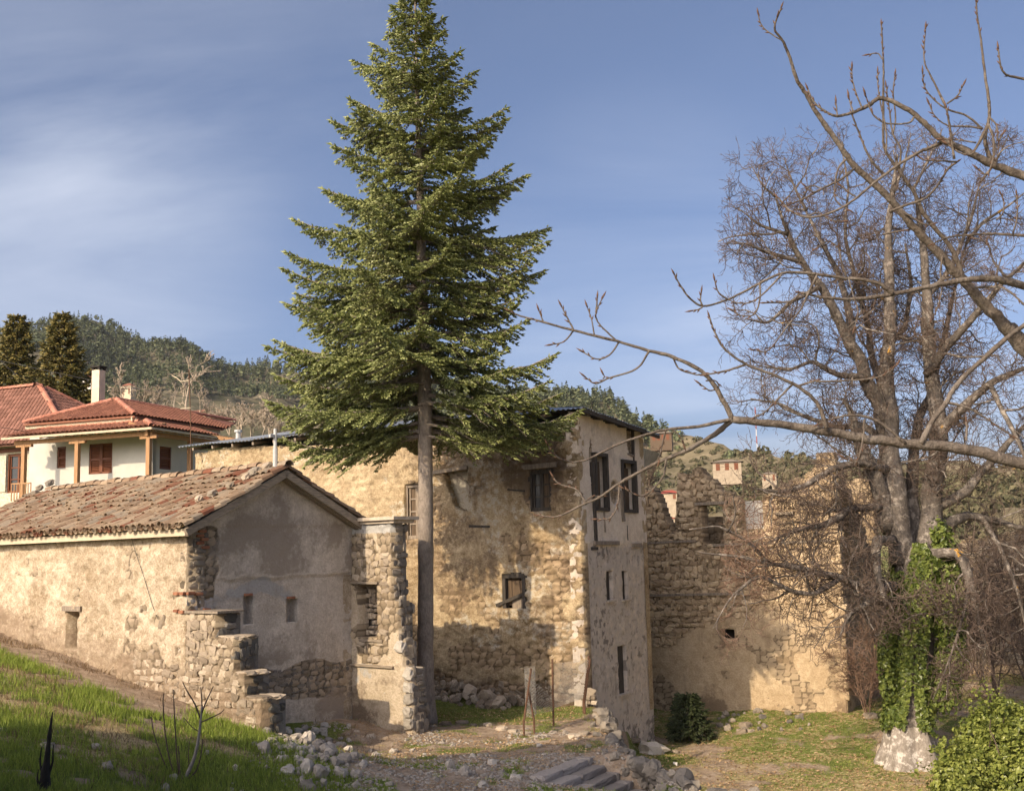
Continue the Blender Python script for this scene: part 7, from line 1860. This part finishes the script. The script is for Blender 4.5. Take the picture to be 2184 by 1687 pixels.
# ------------------------------------------------------------------ wire fence panel by the tower
fence = thing('wire_fence', 'leaning rusty posts with a torn panel of hexagonal wire mesh by the tower', 'fence', (.9, 30, 0))
def gp(px, py, Y): return P(px, py, Y)
fp = {}
for k, (xb, yb, xt, yt, Y) in enumerate(((1117, 1541, 1133, 1425, 28.6), (1139, 1536, 1128, 1475, 28.7), (1180, 1520, 1178, 1405, 29.6), (1244, 1497, 1256, 1398, 31.4), (1247, 1497, 1259, 1405, 31.3))):
    a, b = P(xb, yb, Y), P(xt, yt, Y)
    Geo().tube([a - UP * .3, a, (a + b) / 2, b], .025, 6).build('post', M['rust'], fence); fp[k] = (a, b)
def net(a0, a1, b0, b1, bend=0.0, cell=.075):
    g = Geo(); L = np.linalg.norm(a1 - a0); H = np.linalg.norm(b0 - a0); nx, nz = int(L / cell), int(H / cell)
    f = lambda s, t: (a0 * (1 - s) + a1 * s) * (1 - t) + (b0 * (1 - s) + b1 * s) * t + np.array((0, bend * math.sin(math.pi * s) * (.5 + t), 0)) + np.array((.01 * math.sin(9 * t), 0, 0))
    for i in range(-nz, nx):
        for sg in (1, -1):
            pts = []
            for j in range(nz + 1):
                x = (i + j if sg > 0 else i + nz - j)
                if 0 <= x <= nx: pts.append(f(x / nx, j / nz))
            if len(pts) > 1: g.tube(np.array(pts), .0042, 3, cap=False)
    return g
tag(net(fp[2][0] + UP * .1, fp[3][0] + UP * .1, fp[2][1] - UP * .12, fp[3][1] - UP * .1, .06).build('wire_mesh', M['wire'], fence), kind='stuff')
tag(net(fp[0][0] + UP * .1, fp[2][0] + UP * .05, fp[0][1] - UP * .25, fp[2][1] - UP * 1.0, .25, .11).build('wire_mesh', M['wire'], fence), kind='stuff')
rl_ = Geo()
for k in range(60):
    a = rgk.uniform(0, 6.28); c = fp[0][0] + np.array((.18, .5, .12 + 1.1 * k / 60)); t = np.linspace(0, 5.5, 12)
    rl_.tube(c + np.stack([.13 * np.cos(t + a), .13 * np.sin(t + a), .06 * np.sin(t * 2)], 1), .004, 3, cap=False)
tag(rl_.build('wire_roll', M['wire'], fence), kind='stuff')

# ------------------------------------------------------------------ charred stump, sapling
sb = on_ground(95, 1686); sb = P(95, 1692, sb[1])
stump = thing('burnt_stump', 'charred black pointed stump rising from the grass at lower left', 'stump', sb)
L_ = np.array([P(x, y, sb[1]) for x, y in ((94, 1710), (95, 1680), (97, 1645), (101, 1610), (105, 1570), (109, 1540), (112, 1518))])
Geo().tube(catmull(L_, 4), np.interp(np.linspace(0, 1, 25), (0, .25, .45, .7, 1), (.09, .075, .045, .028, .008))[:len(catmull(L_, 4))] * (1 + rgk.normal(0, .1, len(catmull(L_, 4)))), 9).build('trunk', M['burnt'], stump, smooth=True)
for pp in (((92, 1655), (86, 1630), (87, 1605), (90, 1590)), ((104, 1650), (112, 1625), (113, 1600), (114, 1588)), ((84, 1680), (80, 1660), (82, 1640))):
    q = np.array([P(x, y, sb[1]) for x, y in pp]); Geo().tube(catmull(q, 3), np.linspace(.02, .006, 3 * (len(q) - 1) + 1), 6).build('branch', M['burnt'], stump)
sb = on_ground(392, 1660)
sap = thing('sapling', 'leafless grey sapling with thin upright shoots in the grass', 'sapling', sb)
for pp, w0, w1 in ((((392, 1664), (404, 1640), (416, 1610), (424, 1570), (428, 1535), (431, 1505)), 9, 4), (((427, 1530), (415, 1500), (400, 1475), (390, 1455)), 4, 2), (((431, 1510), (430, 1485), (428, 1465)), 3, 2), (((430, 1520), (440, 1495), (447, 1480), (455, 1463)), 3.5, 2), (((428, 1540), (450, 1530), (470, 1520), (478, 1512)), 3, 1.5), (((425, 1560), (410, 1550), (392, 1530)), 2.5, 1.5),
                   (((385, 1668), (378, 1620), (374, 1560), (371, 1500), (370, 1470)), 3.5, 2.2), (((378, 1668), (362, 1620), (352, 1560), (348, 1500), (349, 1478)), 3.5, 2.2), (((372, 1670), (350, 1625), (330, 1570), (322, 1528)), 3.2, 2), (((398, 1664), (420, 1640), (430, 1600), (432, 1575)), 3.5, 2), (((390, 1668), (410, 1690), (412, 1715)), 3, 2), (((384, 1655), (382, 1620), (380, 1590)), 3, 2), (((404, 1650), (402, 1610), (404, 1580)), 2.5, 1.5)):
    q = np.array([P(x, y, sb[1]) for x, y in pp]); c = catmull(q, 4)
    Geo().tube(c, np.linspace(w0, w1, len(c)) / 2 / FOC * sb[1], 6).build('stem', M['sapling'] if w0 > 6 else M['twig'], sap, smooth=True)

# ------------------------------------------------------------------ ivy bush at the lower right
bb = P(2130, 1660, 27.0)
bush = thing('ivy_bush', 'sunlit yellow green ivy bush at the lower right corner', 'bush', (bb[0], 27.0, -1.8))
nB = 26000; rgi = np.random.default_rng(107)
lobes = [(P(x, y, Y), r * .88) for x, y, Y, r in ((2120, 1640, 27, .95), (2060, 1650, 26.6, .65), (2170, 1575, 27.3, .85), (2095, 1580, 27.2, .62), (2040, 1690, 26.4, .6), (2190, 1660, 26.5, 1.0), (2110, 1545, 27.3, .35), (2150, 1530, 27.5, .45), (2030, 1640, 26.6, .35))]
C_, N_ = [], []
for c, r in lobes:
    n = int(nB * r * r / sum(q[1] ** 2 for q in lobes)); v = rgi.normal(0, 1, (n, 3)); v /= np.linalg.norm(v, axis=1)[:, None]
    lump = .50 + .95 * fbm(v[:, 0] * 3.2 + c[0], v[:, 2] * 3.2 + v[:, 1] * 2.1, 251, 4)
    C_.append(c + v * (r * lump * rgi.uniform(.80, 1.06, n))[:, None]); N_.append(v + rgi.normal(0, .5, (n, 3)) + UP * .35)
C_, N_ = np.concatenate(C_), np.concatenate(N_); k_ = C_[:, 2] > ground_z(C_[:, 0], C_[:, 1]) - .1
for k in range(120):
    c, r = lobes[rgi.integers(0, len(lobes))]; v = unit(rgi.normal(0, 1, 3) + np.array((0, -.3, .5))); L_ = rgi.uniform(.2, .6)
    t = np.linspace(.75, 1, 26)[:, None]; ax_ = c + v * r * .75 + v * (t - .75) * 4 * (L_ + r * .2) + np.cumsum(rgi.normal(0, .012, (26, 3)), 0)
    C_ = np.concatenate([C_, ax_ + rgi.normal(0, .035, (26, 3))]); N_ = np.concatenate([N_, rgi.normal(0, 1, (26, 3)) + v + UP * .4])
k_ = C_[:, 2] > ground_z(C_[:, 0], C_[:, 1]) - .1
V, T = leaves_geo(C_[k_], N_[k_], rgi.uniform(.022, .066, k_.sum()) * (1 + .4 * (rgi.random(k_.sum()) < .1)), rgi)
tag(obj('foliage', V, None, T, M['ivy_bush'], bush), kind='stuff')
g = Geo()
for k in range(16):
    p = bb + np.array((rgi.normal(0, .5), rgi.normal(0, .3), -.4)); q = wander(rgi, p, np.array((rgi.normal(-.1, .5), -.2, 1)), rgi.uniform(1.0, 2.0), 8, .2, .02); g.tube(q, np.linspace(.03, .006, 9), 5)
g.build('stems', M['twig'], bush)

# ------------------------------------------------------------------ grass, weeds, leaves, pebbles
def scatter(n, x0, x1, y0, y1, seed):
    rg = np.random.default_rng(seed); Y = rg.uniform(y0, y1, n); X = rg.uniform(x0, x1, n)
    k = (X / Y > -.47) & (X / Y < .48); X, Y = X[k], Y[k]
    return X, Y, rg
def blades(X, Y, h, w, lean, rg, name, mat, label):
    Z = ground_z(X, Y); n = len(X); a = rg.uniform(0, 6.283, n); d = np.stack([np.cos(a), np.sin(a), 0 * a], 1)
    b = np.stack([X, Y, Z - .01], 1); t = rg.uniform(0, 6.283, n); ln = np.stack([np.cos(t), np.sin(t), 0 * t], 1) * (lean * h * rg.random(n))[:, None]
    m = b + UP * (h * .55)[:, None] + ln * .35; e = b + UP * h[:, None] + ln
    V = np.stack([b - d * w[:, None], b + d * w[:, None], m + d * w[:, None] * .7, m - d * w[:, None] * .7, e], 1).reshape(-1, 3)
    i = (np.arange(n) * 5)[:, None]
    T = np.concatenate([i + np.array([[0, 1, 2]]), i + np.array([[0, 2, 3]]), i + np.array([[3, 2, 4]])], 0)
    return tag(obj(name, V, None, T, mat), label, 'grass', kind='stuff')
# long grass on the left bank
X, Y, rg = scatter(190000, -14, -1.5, 14, 31, 111)
gr, dr_ = cover(X, Y)
off = (X + 7.28) * .629 + (Y - 26.17) * .777           # distance in front of the long wall
k = (gr * (1 - .7 * dr_) > rg.uniform(.15, .9, len(X))) & (off < -.25) & (X < -2.9)
X, Y = X[k], Y[k]; tuft = fbm(X * 1.5, Y * 1.5, 261, 3)
blades(X, Y, rg.uniform(.05, .17, len(X)) * (.55 + 1.1 * tuft), rg.uniform(.004, .009, len(X)), .7, rg, 'long_grass', M['grass'], 'bright green long grass on the bank below the chapel')
# short turf of terrace and lawn
X, Y, rg = scatter(260000, -6, 19, 18, 46, 112)
gr, dr_ = cover(X, Y)
lw = X > np.interp(Y, EY, EX)
k = (gr > rg.uniform(.12, .9, len(X))) & ((lw) | (X > -4.5))
X, Y = X[k], Y[k]; lw = X > np.interp(Y, EY, EX); tuft = fbm(X * 1.2, Y * 1.2, 263, 3)
k1_ = ~lw & (Y < 26)
blades(X[k1_], Y[k1_], rg.uniform(.03, .10, k1_.sum()) * (.4 + 1.3 * tuft[k1_]), rg.uniform(.004, .008, k1_.sum()), .8, rg, 'grass_tufts', M['grass'], 'green tufts among the stones of the shaded foreground')
blades(X[~k1_], Y[~k1_], rg.uniform(.02, .06, (~k1_).sum()) * (.5 + tuft[~k1_]), rg.uniform(.005, .011, (~k1_).sum()), .9, rg, 'turf', M['grass_dry'], 'short yellowish turf of the sunny lawn')
# brown weeds across the bank
X, Y, rg = scatter(60000, -14, 4, 15, 31, 113)
gr, dr_ = cover(X, Y)
k = ((dr_ > rg.uniform(.1, .6, len(X))) & (X < -3)) | ((X < -3) & ((X + 7.28) * .629 + (Y - 26.17) * .777 < -.3) & (rg.random(len(X)) < .10)) | (np.hypot(X + 5.9, Y - 19.6) < .5) | ((np.abs((X + 7.28) * .629 + (Y - 26.17) * .777 + .5) < .35) & (X < -7.2) & (fbm(X * 1.4, Y * 1.4, 267, 3) > .55)) | (np.hypot(X + 3.6, Y - 24.6) < .9) & (rg.random(len(X)) < .4)
X, Y = X[k], Y[k]
blades(X, Y, rg.uniform(.05, .17, len(X)), rg.uniform(.004, .009, len(X)), 1.3, rg, 'dry_weeds', M['weed'], 'brown withered weeds streaking the grassy bank')
# fallen leaves
def litter(X, Y, s, rg, name, label):
    Z = ground_z(X, Y); Nn = np.stack([rg.normal(0, .35, len(X)), rg.normal(0, .35, len(X)), np.ones(len(X))], 1)
    V, T = leaves_geo(np.stack([X, Y, Z + .025], 1), Nn, s, rg, .25)
    return tag(obj(name, V, None, T, M['leaf']), label, 'leaves', kind='stuff')
X, Y, rg = scatter(70000, 2.5, 19, 24, 45, 114)
gr, dr_ = cover(X, Y); k = (dr_ > rg.uniform(.1, 1.0, len(X))) & (X > np.interp(Y, EY, EX) - .2); X, Y = X[k], Y[k]
litter(X, Y, rg.uniform(.018, .045, len(X)), rg, 'fallen_leaves', 'tan fallen leaves strewn over the lawn under the old tree')
X, Y, rg = scatter(22000, -8, 3.5, 18, 33, 115)
k = (fbm(X * .8, Y * .8, 271, 3) > .50) & (X > -4); X, Y = X[k], Y[k]
litter(X, Y, rg.uniform(.015, .035, len(X)), rg, 'leaf_scraps', 'scraps of dead leaves on the stony earth')
# pebbles
X, Y, rg = scatter(20000, -5, 4, 18, 31, 116)
k = (fbm(X * .9, Y * .9, 273, 3) + .25 * (Y < 26) > .50 + .25 * rg.random(len(X))) & (X < np.interp(Y, EY, EX)); X, Y = X[k], Y[k]
Z = ground_z(X, Y); PMt = []
for x, y, z in zip(X, Y, Z):
    s = rg.uniform(.012, .04) * (1.5 if rg.random() < .12 else 1); a = rg.uniform(0, 6.28)
    PMt.append(frame((x, y, z + s * .2), np.array((math.cos(a), math.sin(a), 0)) * s * 1.2, np.array((-math.sin(a), math.cos(a), 0)) * s, UP * s * .7))
PB = [stone_mesh(800 + i, M['stone_rub'], 1, 2.2, .1) for i in range(4)]
for m_ in PB: m_.materials.clear(); m_.materials.append(M['stone_rub'])
tag(merged('gravel', PMt, rg.integers(0, 4, len(PMt)), PB, M['stone_rub']), 'loose pale gravel over the foreground earth', 'gravel', kind='stuff')
# scrap of white paper on the lawn
p = on_ground(1440, 1633, (22, 60))
V, T = leaves_geo(np.array([p + UP * .06]), np.array([[.2, -.5, 1.]]), np.array([.10]), rgk, .3)
tag(obj('litter_scrap', V, None, T, M['white']), 'scrap of white paper on the lawn near the boulder', 'litter')

# ------------------------------------------------------------------ unseen house added beyond the left edge to shade the foreground
nA, nB_ = np.array((-8.5, 16.1)), np.array((-21.0, 8.2)); nd = (nB_ - nA) / np.linalg.norm(nB_ - nA); nq = np.array((-nd[1], nd[0]))      # eave line that throws the shade
if nq[1] > 0: nq = -nq
ND, NT_, NL = 4.6, 9.1, float(np.linalg.norm(nB_ - nA))
sh = thing('unseen_shade_house', 'unseen stone house added beyond the left edge to shade the foreground', 'house', (*((nA + nB_) / 2 + nq * 4), 2.0))
c4 = [nA, nA + nq * ND, nB_ + nq * ND, nB_]
for k in range(4):
    a_, b_ = c4[k], c4[(k + 1) % 4]
    sheet('wall', Plane((*b_, 0), (*(a_ - b_), 0)), 0, float(np.linalg.norm(a_ - b_)), 0, NT_, M['stonewall'], sh, .5, thick=.3)
mid_ = sum(c4) / 4
V = [(*(c + (c - mid_) * .03), NT_) for c in c4]
V += [(*((nA + nB_) / 2 + nq * ND / 2 - nd * NL * .25), NT_ + 1.4), (*((nA + nB_) / 2 + nq * ND / 2 + nd * NL * .25), NT_ + 1.4)]
obj('roof', V, [(1, 2, 5, 4), (3, 0, 4, 5), (3, 2, 1, 0)], [(0, 1, 4), (2, 3, 5)], M['tile_red'], sh)
print('TRIS', sum(sum(len(p.vertices) - 2 for p in m.polygons) for m in bpy.data.meshes if len(m.polygons) < 20000) , [(m.name, len(m.polygons)) for m in bpy.data.meshes if len(m.polygons) >= 20000])

# ------------------------------------------------------------------ air
allv = np.array([np.array(o.matrix_world @ Vector(c)) for o in bpy.data.objects if o.type == 'MESH' and o.parent is None for c in o.bound_box])
lo_, hi_ = allv.min(0) - 30, allv.max(0) + 30
lo_[2], hi_[2] = allv[:, 2].min() - 1.0, max(allv[:, 2].max(), 40.0) + 6.0
hm_ = bpy.data.materials.new('thin_haze'); hm_.use_nodes = True
ht = hm_.node_tree; ht.nodes.clear()
ho = ht.nodes.new('ShaderNodeOutputMaterial'); hv = ht.nodes.new('ShaderNodeVolumePrincipled')
hv.inputs['Color'].default_value = (.86, .91, 1.0, 1); hv.inputs['Density'].default_value = 0.00007; hv.inputs['Anisotropy'].default_value = 0.1
ht.links.new(hv.outputs[0], ho.inputs['Volume'])
c_, e_ = (lo_ + hi_) / 2, (hi_ - lo_) / 2
tag(Geo().box(c_, (e_[0], 0, 0), (0, e_[1], 0), (0, 0, e_[2])).build('haze', hm_), 'thin pale haze lying over the whole valley', 'haze', kind='stuff')
